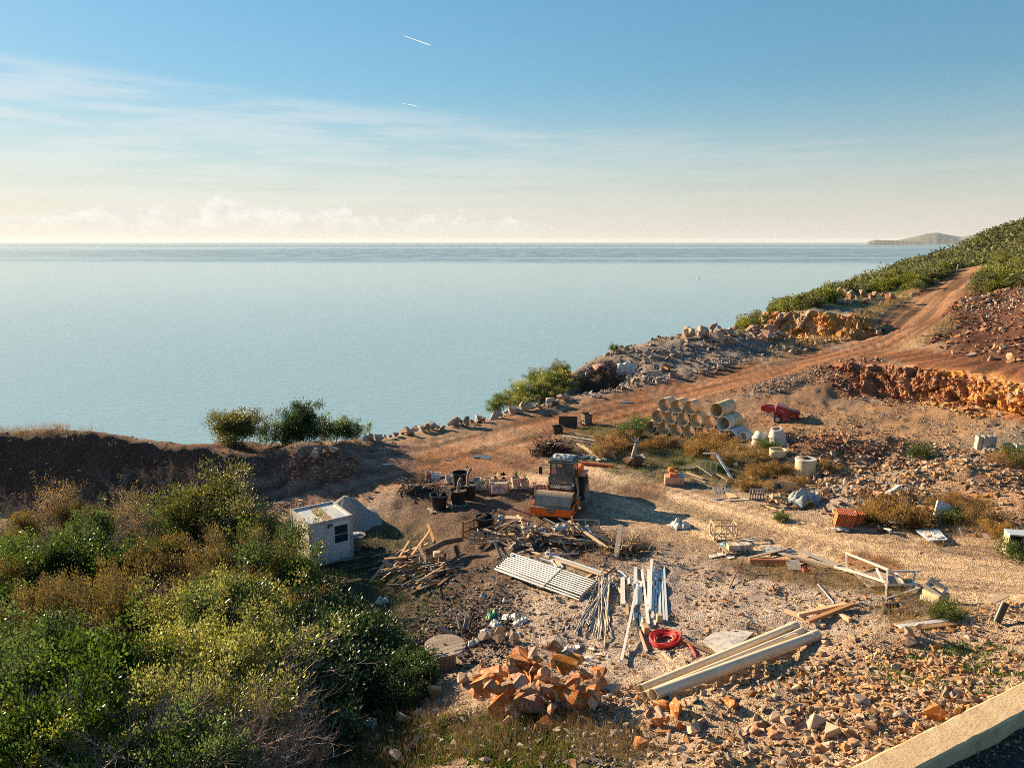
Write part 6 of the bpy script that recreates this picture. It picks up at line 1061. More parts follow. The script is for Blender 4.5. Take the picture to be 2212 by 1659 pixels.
# cross of beams, boards, steel bits near the right slope
cA = lambda x, y: (1490 + x / 3.0637, 1286.9 + y / 3.0637)
for a, b, m, lb, z1, z2 in (((630, 105), (890, 212), M_woodpale, 'lowest timber of the crossed beams, pointing down right', .0, .0), ((845, 65), (1062, 170), M_woodpale, 'right timber of the crossed beams', .0, .0), ((715, 165), (1030, 88), M_woodpale, 'upper pale beam across the crossed beams', .16, .12), ((780, 205), (1082, 90), M_woodorange, 'dark brown beam across the crossed beams', .13, .14)): gbar('beam', cA(*a), cA(*b), .14, .12, m, lb, 'beam', None, z1, z2)
for a, b, m, lb, z in (((1362, 208), (1650, 145), M_woodpale, 'upper of the three bright boards on the rubble slope', .05), ((1385, 226), (1712, 182), M_white, 'white middle board of the three on the rubble slope', .09), ((1370, 242), (1790, 186), M_woodorange, 'lower orange board of the three on the rubble slope', .02)): gbar('board', cA(*a), cA(*b), .17, .05, m, lb, 'board', None, z, z)
gbar('steel_angle', cA(1285, 112), cA(1520, 132), .12, .12, M_dark, 'dark steel angle lying among dry weeds', 'steel angle'); tag(MB().tube([G(*cA(1285, 88), .12), G(*cA(1378, 84), .12)], .08, 12).build('steel_pipe', M_dark, None, True), 'short black steel pipe behind the steel angle', 'pipe')
P = G(*cA(2040, 185)); tag(MB().tube([P + Vector((-.05, 0, .06)), P + Vector((.06, .05, .3)), P + Vector((.22, .12, .62))], [.10, .11, .12], 14).build('pipe_elbow', M_black, None, True), 'bent black plastic pipe sticking out of the rubble at the right', 'pipe'); gbar('board', cA(1985, 90), cA(2085, 50), .25, .04, M_woodpale, 'pale board behind the bent black pipe', 'board', None, .25, .3)
tag(MB().tube([G(*cA(2080, 150), .03), G(*cA(2150, 168), .03), G(*cA(2240, 190), .03)], .02, 6).build('cable', M_black, None, True), 'thin black cable running right from the bent pipe', 'cable')
# kerb beam
K0 = Vector(at_z(1790, 1680, 5.25)); K1 = Vector(at_z(2420, 1367, 5.25)); d = (K1 - K0).normalized(); nn = Vector((d.y, -d.x, 0)); b = MB(); NS = 40; L = (K1 - K0).length; rk = random.Random(2)
for i in range(NS + 1):
    c = K0 + d * (L * i / NS); j = [rk.uniform(-.012, .012) for _ in range(6)]; ch = .03 + rk.uniform(0, .02)
    b.v += [tuple(c + Vector((0, 0, -.7))), tuple(c + nn * j[0] + Vector((0, 0, -.02 + j[1]))), tuple(c + nn * ch + Vector((0, 0, j[2] * .5))), tuple(c + nn * (.62 - ch) + Vector((0, 0, j[3] * .5))), tuple(c + nn * (.62 + j[4]) + Vector((0, 0, -ch))), tuple(c + nn * (.62 + j[5]) + Vector((0, 0, -.7)))]
b.f += [(i * 6 + k, (i + 1) * 6 + k, (i + 1) * 6 + k + 1, i * 6 + k + 1) for i in range(NS) for k in range(5)]; b.f += [tuple(range(6)), tuple(NS * 6 + k for k in reversed(range(6)))]
tag(b.build('kerb_beam', M_kerb), 'long cream concrete kerb beam in the lower right corner', 'kerb')
# right of the track
cB = lambda x, y: (1490 + x / 3.0637, 1015.9 + y / 3.0637)
crate(1562, 1161, 1.08, .8, .78, .0, 'open wooden crate standing alone on the track edge', M_woodpale)
p = G(*cB(305, 540)); t = pallet(p, .1, 'pallet under the pile of boxes below the lone crate', 1.3, .8)
for k in range(6): tag(MB().box((0, 0, .12), (.18, .34, .24), .1 + .05 * k).build('box', [M_box, M_cream, M_white][k % 3], None, loc=(p.x - .3 + .17 * k, p.y + .02 * k, p.z + .135)), ['brown cardboard box at the left of the boxes on the pallet', 'cream box second on the pallet', 'white box third on the pallet', 'brown box fourth on the pallet', 'cream box fifth on the pallet', 'white box at the right end of the boxes on the pallet'][k], 'box')
tag(MB().lathe([(0, 0), (.13, 0), (.15, .1), (.1, .28), (0, .3)], 14).build('jar', M_woodpale, None, True, loc=(p.x + .62, p.y, p.z + .135)), 'round brownish jar beside the boxes on the pallet', 'jar'); crumple('plastic_bag', 'bluish plastic bag left of the boxes on the pallet', 'bag', G(*cB(232, 500)), .4, .3, .3, M_cyan, 20, 9)
for k, q in enumerate(((150, 575), (205, 562), (268, 580))): sheet('scrap_sheet', ['left white panel scrap below the boxes', 'middle white panel scrap below the boxes', 'right white panel scrap below the boxes'][k], [cB(q[0] - 26, q[1] - 8), cB(q[0] + 22, q[1] - 12), cB(q[0] + 28, q[1] + 4), cB(q[0] - 14, q[1] + 12)], .02, M_white, 'panel', .04)
scr = [((590, 560), (1040, 660), .22, .03, M_woodgrey, .10, .04), ((620, 575), (920, 650), .30, .025, M_wood, .14, .05), ((720, 560), (990, 640), .25, .03, M_woodgrey, .18, .06), ((390, 590), (640, 545), .14, .05, M_wood, .06, .16), ((520, 560), (680, 525), .10, .04, M_woodpale, .12, .12), ((440, 695), (1030, 682), .05, .03, M_woodgrey, .03, .03), ((660, 600), (1010, 672), .08, .05, M_wood, .2, .06), ((610, 610), (700, 640), .20, .03, M_wooddark, .05, .05), ((700, 610), (900, 670), .12, .04, M_wooddark, .2, .05)]
for a, b, w_, h_, m, z1, z2 in scr: gbar('scrap_plank', cB(*a), cB(*b), w_, h_, m, 'weathered grey plank in the flat heap with the red pipe', 'plank', 'planks of the flat heap', z1, z2)
tag(MB().hollow(G(*cB(400, 618), .12), G(*cB(645, 622), .12), .11, .10, 18).build('red_pipe', M_opipe, None, True), 'red brown plastic pipe in the flat plank heap', 'pipe'); sheet('metal_sheet', 'dark grey metal sheet in the flat plank heap', [cB(630, 615), cB(720, 612), cB(740, 680), cB(650, 680)], .02, M_greymetal, 'sheet', .14); tag(MB().lathe([(0, 0), (.12, 0), (.14, .25), (.12, .25), (.1, .03), (0, .03)], 16).build('bucket', M_terr, None, True, loc=G(*cB(765, 682))), 'small red brown bucket at the flat plank heap', 'bucket')
crumple('plastic_film', 'crumpled white plastic film behind the flat plank heap', 'film', G(*cB(590, 540), .05), 1.3, .7, .2, M_film, 22, 14, -.2); tag(MB().tube([G(*cB(265, 780), .05), G(*cB(345, 640), .3)], .03, 6).build('rusty_rod', M_rust, None, True), 'rusty rod leaning left of the flat plank heap', 'rod'); tag(MB().tube([G(*cB(845, 758), .05), G(*cB(952, 880), .03)], .02, 6).build('white_rod', M_white, None, True), 'thin white rod on the ground below the flat plank heap', 'rod')
o3 = G(*cB(1295, 862)); fr = thing('door_frame', 'collapsed white door frame with a warped panel beside the track', 'frame', o3)
for a, b, za, zb in (((1025, 628), (1300, 745), .55, .55), ((1035, 692), (1290, 790), .25, .30), ((1300, 745), (1295, 862), .55, .0), ((1290, 800), (1520, 770), .25, .1), ((1360, 706), (1420, 778), .2, .1), ((1030, 628), (1036, 690), .55, .1), ((1230, 712), (1282, 780), .4, .2), ((1490, 715), (1466, 792), .3, .05), ((1300, 858), (1520, 792), .04, .08), ((1300, 748), (1520, 708), .5, .25), ((955, 668), (1090, 715), .2, .25)): MB().beam(G(*cB(*a), za) - o3, G(*cB(*b), zb) - o3, .06, .075).build('bar', M_cream, fr)
P4 = [G(*cB(x, y), z) - o3 for x, y, z in ((1075, 702, .16), (1345, 706, .16), (1415, 775, .10), (1180, 785, .08))]; MB().add(P4 + [v + Vector((0, 0, .02)) for v in P4], [(3, 2, 1, 0), (4, 5, 6, 7), (0, 1, 5, 4), (1, 2, 6, 5), (2, 3, 7, 6), (3, 0, 4, 7)]).build('panel', M_wood, fr)
def hollow_block(p, rot, label, s=.5, h=.24, name='chimney_block', m=M_block):
    b = MB(); w_ = .07; [b.box(c_, d_) for c_, d_ in (((0, -s / 2 + w_ / 2, h / 2), (s, w_, h)), ((0, s / 2 - w_ / 2, h / 2), (s, w_, h)), ((-s / 2 + w_ / 2, 0, h / 2), (w_, s - 2 * w_, h)), ((s / 2 - w_ / 2, 0, h / 2), (w_, s - 2 * w_, h)))]; return tag(b.build(name, m, None, loc=p, rot=rot), label, 'block')
P = G(*cB(1615, 885)); hollow_block(P, (0, 0, .3), 'lowest hollow block of the stack right of the door frame', .62, .25, m=M_cream); hollow_block(P + Vector((.02, 0, .25)), (.03, .04, .45), 'middle hollow block of the stack right of the door frame', .60, .24, m=M_concy); hollow_block(P + Vector((0, .05, .53)), (rad(25), rad(-8), .75), 'tilted square hollow block on top of the stack right of the door frame', .60, .16, m=M_cream)
# roof tiles, foam sheet, panels, cabinet
p = G(1830, 1136); t = thing('roof_tile_stack', 'pallet of red clay roof tiles at the edge of the track', 'roof tiles', p, -.25)
for k in range(3): MB().box((0, -.35 + .35 * k, .05), (1.25, .09, .1)).build('runner', M_wood, t)
for k in range(16): MB().box((-.55 + .075 * k, -.2 if k < 11 else .05, .42), (.05, .55, .62), rot=Matrix.Rotation(rad(10 + k * .6 + (8 if k > 11 else 0)), 3, 'Y')).build('tile', M_tile, t)
for k in range(9): MB().box((-.45 + .085 * k, .35, .38), (.055, .45, .55), rot=Matrix.Rotation(rad(8 + k), 3, 'Y')).build('tile', M_tile, t)
crumple('strap_film', 'torn white strapping film round the foot of the tile pallet', 'film', p + Vector((-.55, -.45, .0)), .9, .25, .12, M_cloth, 24, 10, -.3)
P = G(2040, 1128); t = thing('foam_sheet', 'big white foam slab leaning on the rubble', 'foam', P, rot=(rad(-42), rad(24), rad(-12))); b = MB(); b.prism([(-.55, 0), (.55, .0), (.58, .9), (.2, .98), (-.5, .95)], -.05, .05, Matrix(((1, 0, 0, 0), (0, 0, -1, 0), (0, 1, 0, 0), (0, 0, 0, 1)))); b.build('slab', M_foam, t)
sheet('sheet_panel', 'bluish white sheet lying on offcuts right of the roof tiles', [cB(1240, 318), cB(1300, 318), cB(1402, 395), cB(1325, 398)], .03, M_prof, 'panel', .35)
for k in range(4): gbar('offcut', cB(1290 - 8 * k, 395 + 5 * k), cB(1330, 418 + 3 * k), .12, .06, M_white if k % 2 else M_woodgrey, 'pale offcut stacked below the bluish white sheet', 'offcut', 'offcuts below the sheet', .07 * k, .07 * k)
tag(MB().lathe([(0, 0), (.15, 0), (.17, .36), (.15, .36), (.13, .03), (0, .03)], 18).build('black_bucket', M_black, None, True, loc=G(*cB(1265, 408))), 'black bucket left of the bluish white sheet', 'bucket'); tag(MB().tube([G(*cB(1188, 345), .12), G(*cB(1215, 350), .12)], .09, 12).build('pipe_end', M_cream, None, True), 'short pinkish pipe right of the roof tiles', 'pipe')
sheet('table_panel', 'pale blue panel with paving offcuts lying beside the track', [cB(1490, 422), cB(1645, 422), cB(1702, 488), cB(1580, 496)], .05, M_prof, 'panel', .18)
for k, (x, y) in enumerate(((1560, 440), (1590, 455), (1620, 470), (1570, 462), (1640, 478))): sheet('paving_piece', ['left pale paving piece on the blue panel', 'second pale paving piece on the blue panel', 'third pale paving piece on the blue panel', 'front pale paving piece on the blue panel', 'right pale paving piece on the blue panel'][k], [cB(x - 20, y - 8), cB(x + 18, y - 10), cB(x + 22, y + 6), cB(x - 14, y + 9)], .03, M_concw, 'paving', .235 + .004 * k)
for k, (x, y) in enumerate(((1510, 440), (1580, 492), (1690, 485))): bar('support', G(*cB(x, y)) , G(*cB(x, y), .19), .1, .1, M_woodgrey, 'short support under the pale blue panel', 'support', 'supports under the blue panel')
p = G(2196, 1198); t = thing('cabinet', 'weathered open wooden cabinet at the right edge', 'cabinet', p, -.25)
MB().box((.2, 0, .93), (1.3, .62, .05)).build('top', M_prof, t); [MB().box((x, 0, .46), (.05, .58, .88)).build('side_panel', M_woodpale, t) for x in (-.42, .1, .82)]; MB().box((.2, .27, .46), (1.2, .03, .84)).build('back_panel', M_woodpale, t); [MB().box((.2, 0, z), (1.2, .56, .035)).build('shelf', M_woodpale, t) for z in (.06, .48)]; MB().box((.46, -.285, .3), (.66, .025, .42)).build('door', mat('ochre_paint', (.50, .30, .06), (.40, .23, .05), 3, .6), t)
cC = lambda x, y: (1693 + x / 4.264, 914.4 + y / 4.264)
for k, (x, y, z) in enumerate(((1795, 236, 0), (1850, 236, 0), (1905, 232, 0), (1800, 236, .42), (1855, 236, .42), (1905, 232, .42))): hollow_block(G(*cC(x, y), z * .98), (0, 0, -.1), ['bottom left block of the grey block stack', 'bottom middle block of the grey block stack', 'bottom right block of the grey block stack', 'top left block of the grey block stack', 'top middle block of the grey block stack', 'top right block of the grey block stack'][k], .40, .40, 'concrete_block')
for k, (x, y, z) in enumerate(((2035, 250, 0), (2085, 250, 0), (2135, 252, 0), (2185, 252, 0), (2065, 250, .22), (2150, 252, .22))): hollow_block(G(*cC(x, y), z), (0, 0, .05), ['leftmost bottom cinder block at the right edge', 'second bottom cinder block at the right edge', 'third bottom cinder block at the right edge', 'rightmost bottom cinder block at the right edge', 'upper left cinder block at the right edge', 'upper right cinder block at the right edge'][k], .40, .2, 'cinder_block')
for k, x in enumerate((1850, 1895, 1935)): tag(MB().tube([G(*cC(x - 14, 262), .08), G(*cC(x + 14, 246), .08)], .085, 12).build('test_cylinder', M_cream, None, True), ['left cream cylinder in front of the grey blocks', 'middle cream cylinder in front of the grey blocks', 'right cream cylinder in front of the grey blocks'][k], 'cylinder')
for k, (x, y) in enumerate(((980, 700), (1030, 670))): tag(MB().box((0, 0, .12), (.62 if k else .25, .2, .2), .6).build('concrete_lintel', M_concw, None, loc=G(*cC(x, y), .25), rot=(0, -.3, 0)), 'white concrete lintel lying on the rubble' if k else 'short white concrete piece beside the lintel', 'lintel')
# film covered heap, scrap trolley, pallets, bricks
crumple('tarp_heap', 'heap under bluish plastic film beside the rubble', 'heap', G(1740, 1084), 1.7, 1.3, .75, M_film, 31, 18, .3)
woodheap(1680, 1090, 24, 14, 26, .3, 1.0, .8, [M_wood, M_woodpale, M_woodorange, M_wooddark], 'short scrap piece in the pile left of the film covered heap', 'scrap left of the film heap', 9); frame('rack', 'grey slatted rack standing in the small scrap pile', G(1694, 1078, .55), -.45, 1.1, .45, 8, 1, M_woodgrey, .2, 'rack', .045)
gbar('plank', cB(490, 235), cB(610, 275), .12, .05, M_woodpale, 'pale plank at the foot of the small scrap pile', 'plank', None, .02, .02); crumple('black_bag', 'black bag on the small scrap pile', 'bag', G(1677, 1080, .7), .45, .4, .35, M_black, 33, 9)
pallet(G(*cB(225, 150)), -.15, 'grey pallet lying tilted beside the track weeds', 1.2, .85, M_woodgrey, tilt=(rad(14), 0, -.15)); frame('standing_pallet', 'grey plank pallet standing at the left of the small scrap pile', G(*cB(440, 190)), -.1, .7, .6, 5, 2, M_woodgrey, .15, 'pallet', .07)
for k in range(7): gbar('batten', cB(240 + k * 9, 150 + k * 2), cB(262 + k * 9, 190 - k), .05, .04, M_woodpale, 'short pale batten in front of the tilted grey pallet', 'batten', 'battens by the grey pallet', .03, .02)
gbar('strip', cB(240, 200), cB(400, 195), .09, .04, M_white, 'white strip on the ground in front of the tilted pallet', 'strip'); crumple('plastic_film', 'small crumpled white film left of the battens', 'film', G(*cB(195, 195)), .7, .3, .12, M_film, 34, 10)
p = G(1456, 1046); t = thing('brick_pallet', 'orange hollow bricks in pink film beside the track', 'bricks', p, -.12); MB().box((0, 0, .06), (1.15, .8, .1)).build('pallet', M_wood, t)
for k in range(5): MB().box((-.46 + .23 * k, .0, .33), (.215, .74, .42)).build('brick', M_pink, t)
for k in range(3): MB().box((-.1 + .04 * k, -.15 + .24 * k, .65), (.46, .22, .2), .15 + .12 * k).build('brick', mat('orange_brick', (.70, .22, .05), (.6, .17, .04), 4, .7), t)
MB().box((-.22, .28, .86), (.26, .24, .22), .3).build('brick', MATS['orange_brick'], t); crumple('white_film', 'white film on the right of the orange bricks', 'film', p + Vector((.42, .1, .55)), .5, .6, .15, M_cloth, 36, 9)
cD = lambda x, y: (1354.6 + x / 5.443, 812.7 + y / 5.443)
for a, b, w_, h_, m, z1, z2, lb in (((690, 1128), (850, 1125), .10, .05, M_woodgrey, .2, .35, 'grey batten behind the orange bricks'), ((660, 1215), (860, 1280), .10, .05, M_woodgrey, .1, .05, 'grey rail right of the orange bricks'), ((820, 1125), (1000, 1190), .12, .04, M_woodpale, .4, .1, 'pale plank sloping right of the orange bricks'), ((700, 1165), (900, 1230), .26, .03, M_woodpale, .18, .12, 'wide pale board right of the orange bricks'), ((740, 1200), (920, 1260), .10, .06, M_woodgrey, .08, .05, 'second grey rail right of the orange bricks'), ((1045, 1050), (1235, 1222), .16, .04, M_prof, .75, .05, 'long bluish white strip sloping towards the tilted pallet'), ((885, 1045), (1050, 1048), .07, .05, M_white, .75, .75, 'white top rail of the broken rack'), ((1060, 1170), (1190, 1235), .16, .03, M_woodpale, .1, .05, 'short pale board below the bluish white strip'), ((140, 1130), (290, 1180), .08, .04, M_woodgrey, .03, .03, 'grey batten on the ground left of the orange bricks')): gbar('plank', cD(*a), cD(*b), w_, h_, m, lb, 'plank', None, z1, z2)
frame('broken_rack', 'white broken rack leaning behind the pale planks', G(*cD(945, 1140)), -.35, 1.0, .75, 3, 1, M_white, -.3, 'rack', .05)
# white bag, tarps
crumple('white_bag', 'white plastic bag lying on the track right of the roller', 'bag', G(1470, 1138), .95, .75, .55, M_cloth, 41, 14, .2); crumple('white_bag', 'white bag at the edge of the shade-darkened ground below the firewood', 'bag', G(826, 1300), .6, .35, .3, M_cloth, 42, 10, .4)
p = G(1352, 812); crumple('white_tarp', 'white tarp hanging out of the root heap by the sea edge', 'tarp', p + Vector((0, 0, .7)), 2.0, 1.4, 1.0, M_cloth, 43, 14, -.4).rotation_euler = (rad(55), 0, -.2)
# root heaps
def rootheap(px, py, rx, ry, H, n, label, seed, m=root_mat):
    c = G(px, py); r = random.Random(seed); t = thing('root_heap', label, 'root heap', c); b = MB()
    for k in range(n):
        a = r.uniform(0, 6.28); f = math.sqrt(r.random()); x, y = math.cos(a) * f * rx, math.sin(a) * f * ry; z = H * (1 - f * f) * r.uniform(.1, 1) + gz(c.x + x, c.y + y) - c.z; d = Vector((r.gauss(0, 1), r.gauss(0, 1), r.gauss(0, .6))).normalized(); L = r.uniform(.4, 1.3); pts = [Vector((x, y, z))]
        for j in range(4): d = (d + Vector((r.gauss(0, .4), r.gauss(0, .4), r.gauss(0, .3)))).normalized(); pts.append(pts[-1] + d * L / 4)
        b.tube(pts, [.035 * r.uniform(.4, 1.3) * (1 - .18 * j) for j in range(5)], 4)
    tag(b.build('roots', m, t), kind='stuff'); d2 = MB(); d2.lathe([(rx * .85, -.1), (rx * .6, H * .35), (rx * .25, H * .6), (0, H * .66)], 12, squash=ry / rx); d2.v = [(v[0] * r.uniform(.9, 1.1), v[1] * r.uniform(.9, 1.1), v[2] * r.uniform(.8, 1.1)) for v in d2.v]; d2.build('soil_core', mat('root_soil', (.05, .028, .018), (.03, .018, .012), 5, .95, bump=.6), t)
    for k in range(5): a = r.uniform(0, 6.28); p0 = Vector((math.cos(a) * rx * .4, math.sin(a) * ry * .4, H * .5)); MB().tube([p0, p0 + Vector((math.cos(a) * .5, math.sin(a) * .4, .35)), p0 + Vector((math.cos(a + .4) * .9, math.sin(a) * .7, .45))], [.06, .045, .02], 6).build('branch', M_woodgrey, t)
rootheap(1188, 980, 1.5, 1.0, 1.25, 240, 'dark tangled heap of roots beside the dirt track', 3); rootheap(1305, 838, 2.9, 1.9, 2.3, 420, 'big dark heap of roots and branches at the sea edge', 5); rootheap(1000, 1375, .9, .7, .25, 60, 'low tangle of dark branches in the shaded litter', 6); rootheap(1345, 1190, 1.2, .9, .5, 130, 'brown tangle of dry branches right of the scrap heap', 7, twig_mat); rootheap(905, 1060, 1.4, .8, .5, 90, 'low rusty heap of roots left of the black tubs', 8, mat('rust_root', (.16, .075, .04), (.10, .045, .025), 5, .95))
# uprooted olive tree with root ball
p = G(1367, 1008); t = thing('uprooted_tree', 'uprooted pruned olive stump with root ball', 'tree', p); b = MB(); V, F = hull_rock(901, 40, 1, .10, (.62, .55, .42)); b.add([(v[0], v[1], v[2] + .38) for v in V], [tuple(f) for f in F]); b.build('root_ball', mat('root_ball', (.20, .11, .06), (.12, .065, .035), 6, .95, bump=.8), t)
MB().tube([(0, 0, .6), (.05, 0, 1.0), (.16, .02, 1.4), (.22, 0, 1.6)], [.17, .14, .13, .15], 9).build('trunk', M_woodgrey, t, True)
for dx, dy, dz, r0 in ((.35, .1, 1.95, .06), (-.15, .05, 1.95, .055), (.55, 0, 1.85, .05), (.1, .1, 2.1, .05), (-.5, 0, 1.5, .03)): MB().tube([(.2, 0, 1.5), ((dx + .2) / 2, dy / 2, (dz + 1.5) / 2 + .05), (dx, dy, dz)], [r0 * 1.2, r0, r0 * .7], 6).build('branch_stub', M_woodgrey, t, True)
b = MB(); rr3 = random.Random(5)
for k in range(60): a = rr3.uniform(0, 6.28); e = rr3.uniform(-.6, .9); d = Vector((math.cos(a) * math.cos(e), math.sin(a) * math.cos(e), math.sin(e))); b.tube([d * .5 + Vector((0, 0, .4)), d * .68 + Vector((0, 0, .4 + rr3.uniform(-.1, .1)))], [.02, .006], 4)
tag(b.build('fine_roots', root_mat, t), kind='stuff')
p = G(*cD(140, 1040)); t = thing('broken_table', 'broken grey table leaning beside the olive stump', 'table', p, rot=(rad(12), rad(-14), .2)); MB().box((0, 0, .55), (.9, .6, .04)).build('table_top', M_woodgrey, t); [MB().box((x, y, .27), (.06, .06, .54)).build('leg', M_woodgrey, t) for x in (-.4, .4) for y in (-.25, .25)]
# black plate, bin, wheelbarrow
p = G(1227, 921); t = thing('steel_plate', 'dark rusty steel plate standing on edge by the track', 'plate', p, -.08); b = MB().box((0, 0, .42), (1.5, .04, .84), rot=Matrix.Rotation(rad(-8), 3, 'X')).build('plate', mat('dark_rust_plate', (.05, .035, .028), (.08, .05, .035), 4, .8), t); [MB().box((x, .12, .3), (.05, .25, .05)).build('prop', M_dark, t) for x in (-.5, .5)]
pot(1205, 937, .45, .36, .62, M_black, 'black open bin standing left of the dark steel plate', 'black_bin', soil=.85)
p = G(1268, 917); t = thing('wheelbarrow', 'old wheelbarrow tipped up on its nose by the track', 'wheelbarrow', p, rot=(0, 0, .4)); b = MB(); b.add([(-.3, -.28, .05), (.3, -.28, .05), (.3, .28, .05), (-.3, .28, .05), (-.45, -.36, .95), (.30, -.36, .95), (.30, .36, .95), (-.45, .36, .95)], [(0, 1, 5, 4), (1, 2, 6, 5), (2, 3, 7, 6), (3, 0, 4, 7), (0, 3, 2, 1)]); b.build('tub', mat('dusty_metal', (.20, .17, .14), (.10, .085, .07), 4, .6), t)
for y in (-.25, .25): MB().tube([(.3, y, .1), (.55, y, .45), (1.0, y * 1.1, .95)], .022, 6).build('handle', M_rust, t); MB().tube([(.25, y, .2), (.55, y, .02)], .02, 6).build('leg', M_dark, t)
b = MB(); b.tube([(-.42 + .18 * math.cos(a * .5236), 0, .2 + .18 * math.sin(a * .5236)) for a in range(12)], .045, 7, closed=True); b.build('wheel', M_tyre, t)
# orange pipe and scrap timbers beside the root heap
cE = lambda x, y: (1117.5 + x / 5.443, 846.6 + y / 5.443)
tag(MB().hollow(G(*cE(745, 850), .11), G(*cE(1135, 890), .11), .11, .10, 18).build('orange_pipe', M_opipe, None, True), 'orange plastic pipe lying behind the road roller', 'pipe')
for k, (a, b, w_, h_, m, z1, z2) in enumerate((((620, 490), (1120, 630), .07, .05, M_woodpale, .1, .35), ((530, 530), (920, 615), .07, .06, M_white, .1, .25), ((560, 560), (900, 640), .06, .05, M_woodgrey, .05, .2), ((770, 675), (900, 735), .10, .05, M_woodpale, .25, .1), ((640, 775), (790, 785), .09, .05, M_prof, .06, .06), ((700, 640), (960, 800), .09, .05, M_woodpale, .2, .1), ((720, 740), (920, 780), .10, .05, M_woodgrey, .06, .12), ((960, 700), (1140, 790), .16, .05, M_woodgrey, .3, .15), ((1000, 730), (1160, 800), .12, .05, M_woodpale, .35, .1), ((740, 560), (890, 600), .08, .05, M_wood, .05, .2))): gbar('scrap_timber', cE(*a), cE(*b), w_, h_, m, 'pale scrap timber lying between the root heap and the dry bushes', 'timber', 'scrap timbers by the root heap', z1, z2)
bar('post', G(*cE(778, 665)), G(*cE(778, 665), .95), .10, .08, M_concw, 'pale post standing upright in the scrap timbers', 'post')
for k, (x, y) in enumerate(((880, 780), (950, 810), (1020, 800), (800, 770))): sheet('scrap_sheet', ['left greenish white panel behind the orange pipe', 'middle white panel behind the orange pipe', 'right white panel behind the orange pipe', 'far left grey panel behind the orange pipe'][k], [cE(x - 30, y - 10), cE(x + 28, y - 12), cE(x + 34, y + 8), cE(x - 22, y + 11)], .02, M_prof if k else M_cyan, 'panel', .08)
# plastic litter in the shade
lit = [((100, 970), .55, .35, M_cyan, 'cyan plastic sheet in the litter behind the orange boulders'), ((385, 860), .45, .4, M_green, 'green net clump in the litter'), ((520, 850), .4, .35, M_white, 'left white foam piece in the litter'), ((610, 855), .5, .35, M_white, 'middle white foam piece in the litter'), ((700, 880), .3, .25, M_white, 'right white foam piece in the litter'), ((650, 915), .45, .35, M_cloth, 'pinkish white bag in the litter'), ((240, 1080), .5, .35, M_film, 'bluish film beside the grey stones'), ((310, 1010), .6, .4, M_film, 'crumpled clear film in the litter'), ((640, 1020), .25, .2, M_white, 'small white scrap by the grey stones'), ((505, 695), .2, .15, M_white, 'small white scrap left of the steel props'), ((290, 640), .3, .2, M_film, 'pale film shred left of the steel props'), ((170, 1120), .3, .25, M_white, 'pale scrap left of the litter'), ((420, 940), .5, .4, M_film, 'film clump below the green net')]
for k, (q, a, b, m, lb) in enumerate(lit): crumple('plastic_litter', lb, 'litter', G(*crop6(*q)), a, b, .22 if 'net' not in lb else .45, m, 60 + k, 9, k * .7)
crumple('white_rubble_bag', 'torn pinkish bag with white rubble behind the orange boulders', 'bag', G(1225, 1408), .5, .4, .3, M_cloth, 80, 9)
for k in range(14): r_b = random.Random(k + 90); tag(MB().box((0, 0, .04), (r_b.uniform(.1, .3), r_b.uniform(.08, .2), .04), r_b.uniform(0, 3)).build('plaster_chip', M_concw, None, loc=G(1255 + r_b.uniform(-35, 45), 1418 + r_b.uniform(-22, 22), .03), rot=(r_b.uniform(-.4, .4), r_b.uniform(-.4, .4), 0)), 'pale plaster chip in the spill right of the orange boulders', 'rubble piece', 'plaster chips by the boulders')
# fence posts on the hill
cF = lambda x, y: (1625.5 + x / 3.771, 460.6 + y / 3.771)
for k, (x, y, h) in enumerate(((1330, 545, 1.1), (1387, 533, 1.1), (1443, 522, 1.1), (1500, 512, 1.1), (1563, 498, 1.1), (1665, 470, 1.2), (1675, 352, 2.0), (1860, 405, 1.8), (1874, 402, 1.8), (1888, 400, 1.8), (2130, 305, 1.3), (2170, 300, 1.3))): p = G(*cF(x, y)); bar('fence_post', p - Vector((0, 0, .1)), p + Vector((.02, .02, h)), .16, .16, M_concw, 'pale fence post standing in the scrub beside the hill road', 'fence post', 'fence posts on the hill')['label'] = nth(k + 1, 12, 'pale fence post, %s, in the scrub beside the hill road')
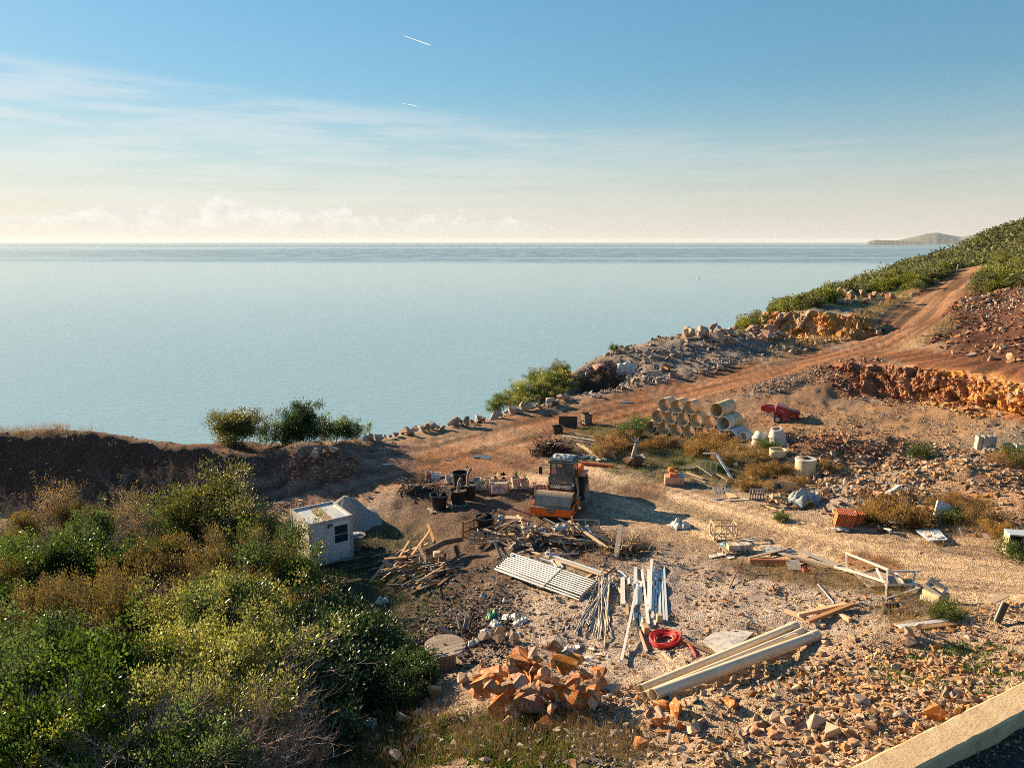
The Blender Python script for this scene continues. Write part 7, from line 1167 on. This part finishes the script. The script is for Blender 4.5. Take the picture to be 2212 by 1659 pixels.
# puddles
def puddle(px, py, rx, ry, label):
    c = G(px, py); z = max(G(px + rx * dx, py + ry * dy).z for dx, dy in ((0, 0), (.6, 0), (-.6, 0), (0, .6), (0, -.6))) - .004; P = []
    for k in range(22): a = 2 * math.pi * k / 22; f = 1 + .22 * math.sin(a * 3 + px) + .12 * math.sin(a * 5); P.append(Vector(at_z(px + rx * f * math.cos(a), py + ry * f * math.sin(a), z)))
    n = len(P); b = MB().add([p - c for p in P] + [p - c - Vector((0, 0, .03)) for p in P], [tuple(range(n))] + [(k, (k + 1) % n, n + (k + 1) % n, n + k) for k in range(n)]); o = b.build('puddle', M_water, None, loc=c); return tag(o, label, 'puddle')
puddle(1047, 986, 24, 4.5, 'largest puddle reflecting the sky on the dirt track'); puddle(836, 1002, 12, 3.0, 'puddle at the left end of the dirt track'); puddle(968, 994, 6, 2, 'small puddle left of the largest one'); puddle(1172, 977, 7, 2, 'small puddle beside the root heap'); puddle(1352, 868, 14, 2.2, 'narrow puddle on the track near the sea edge')
# boat and contrails
d = ray(1508, 602); t_ = (SEA - 15) / d.z; B0 = Vector((d.x * t_, d.y * t_, SEA)); t = thing('motor_boat', 'tiny white boat far out on the sea', 'boat', B0, .3); MB().prism([(-7, -2), (4, -2), (8, 0), (4, 2), (-7, 2)], -.3, 1.8).build('hull', M_white, t); MB().prism([(-4, -1.4), (2, -1.4), (3, 0), (2, 1.4), (-4, 1.4)], 1.8, 4.2).build('wheelhouse', M_white, t)
M_ctr = mat('contrail_ice', (.95, .95, .95), (.9, .9, .9), .001, 1.0, transl=.85)
for (a, b_, r0, r1, lb) in (((872, 77), (930, 98), 6, 14, 'short white contrail high in the blue sky'), ((868, 223), (900, 229), 6, 10, 'faint second contrail in the thin cloud')):
    P = Vector(ray(*a)); Q = Vector(ray(*b_)); P *= 9000 / P.z if P.z > .1 else 9000 / P.z; Q *= 9000 / Q.z; pts = [P.lerp(Q, k / 12) for k in range(13)]; tag(MB().tube([p + CAMV for p in pts] if False else pts, [r0 + (r1 - r0) * k / 12 * (1 if k < 12 else .1) for k in range(13)], 8).build('contrail', M_ctr), lb, 'contrail')
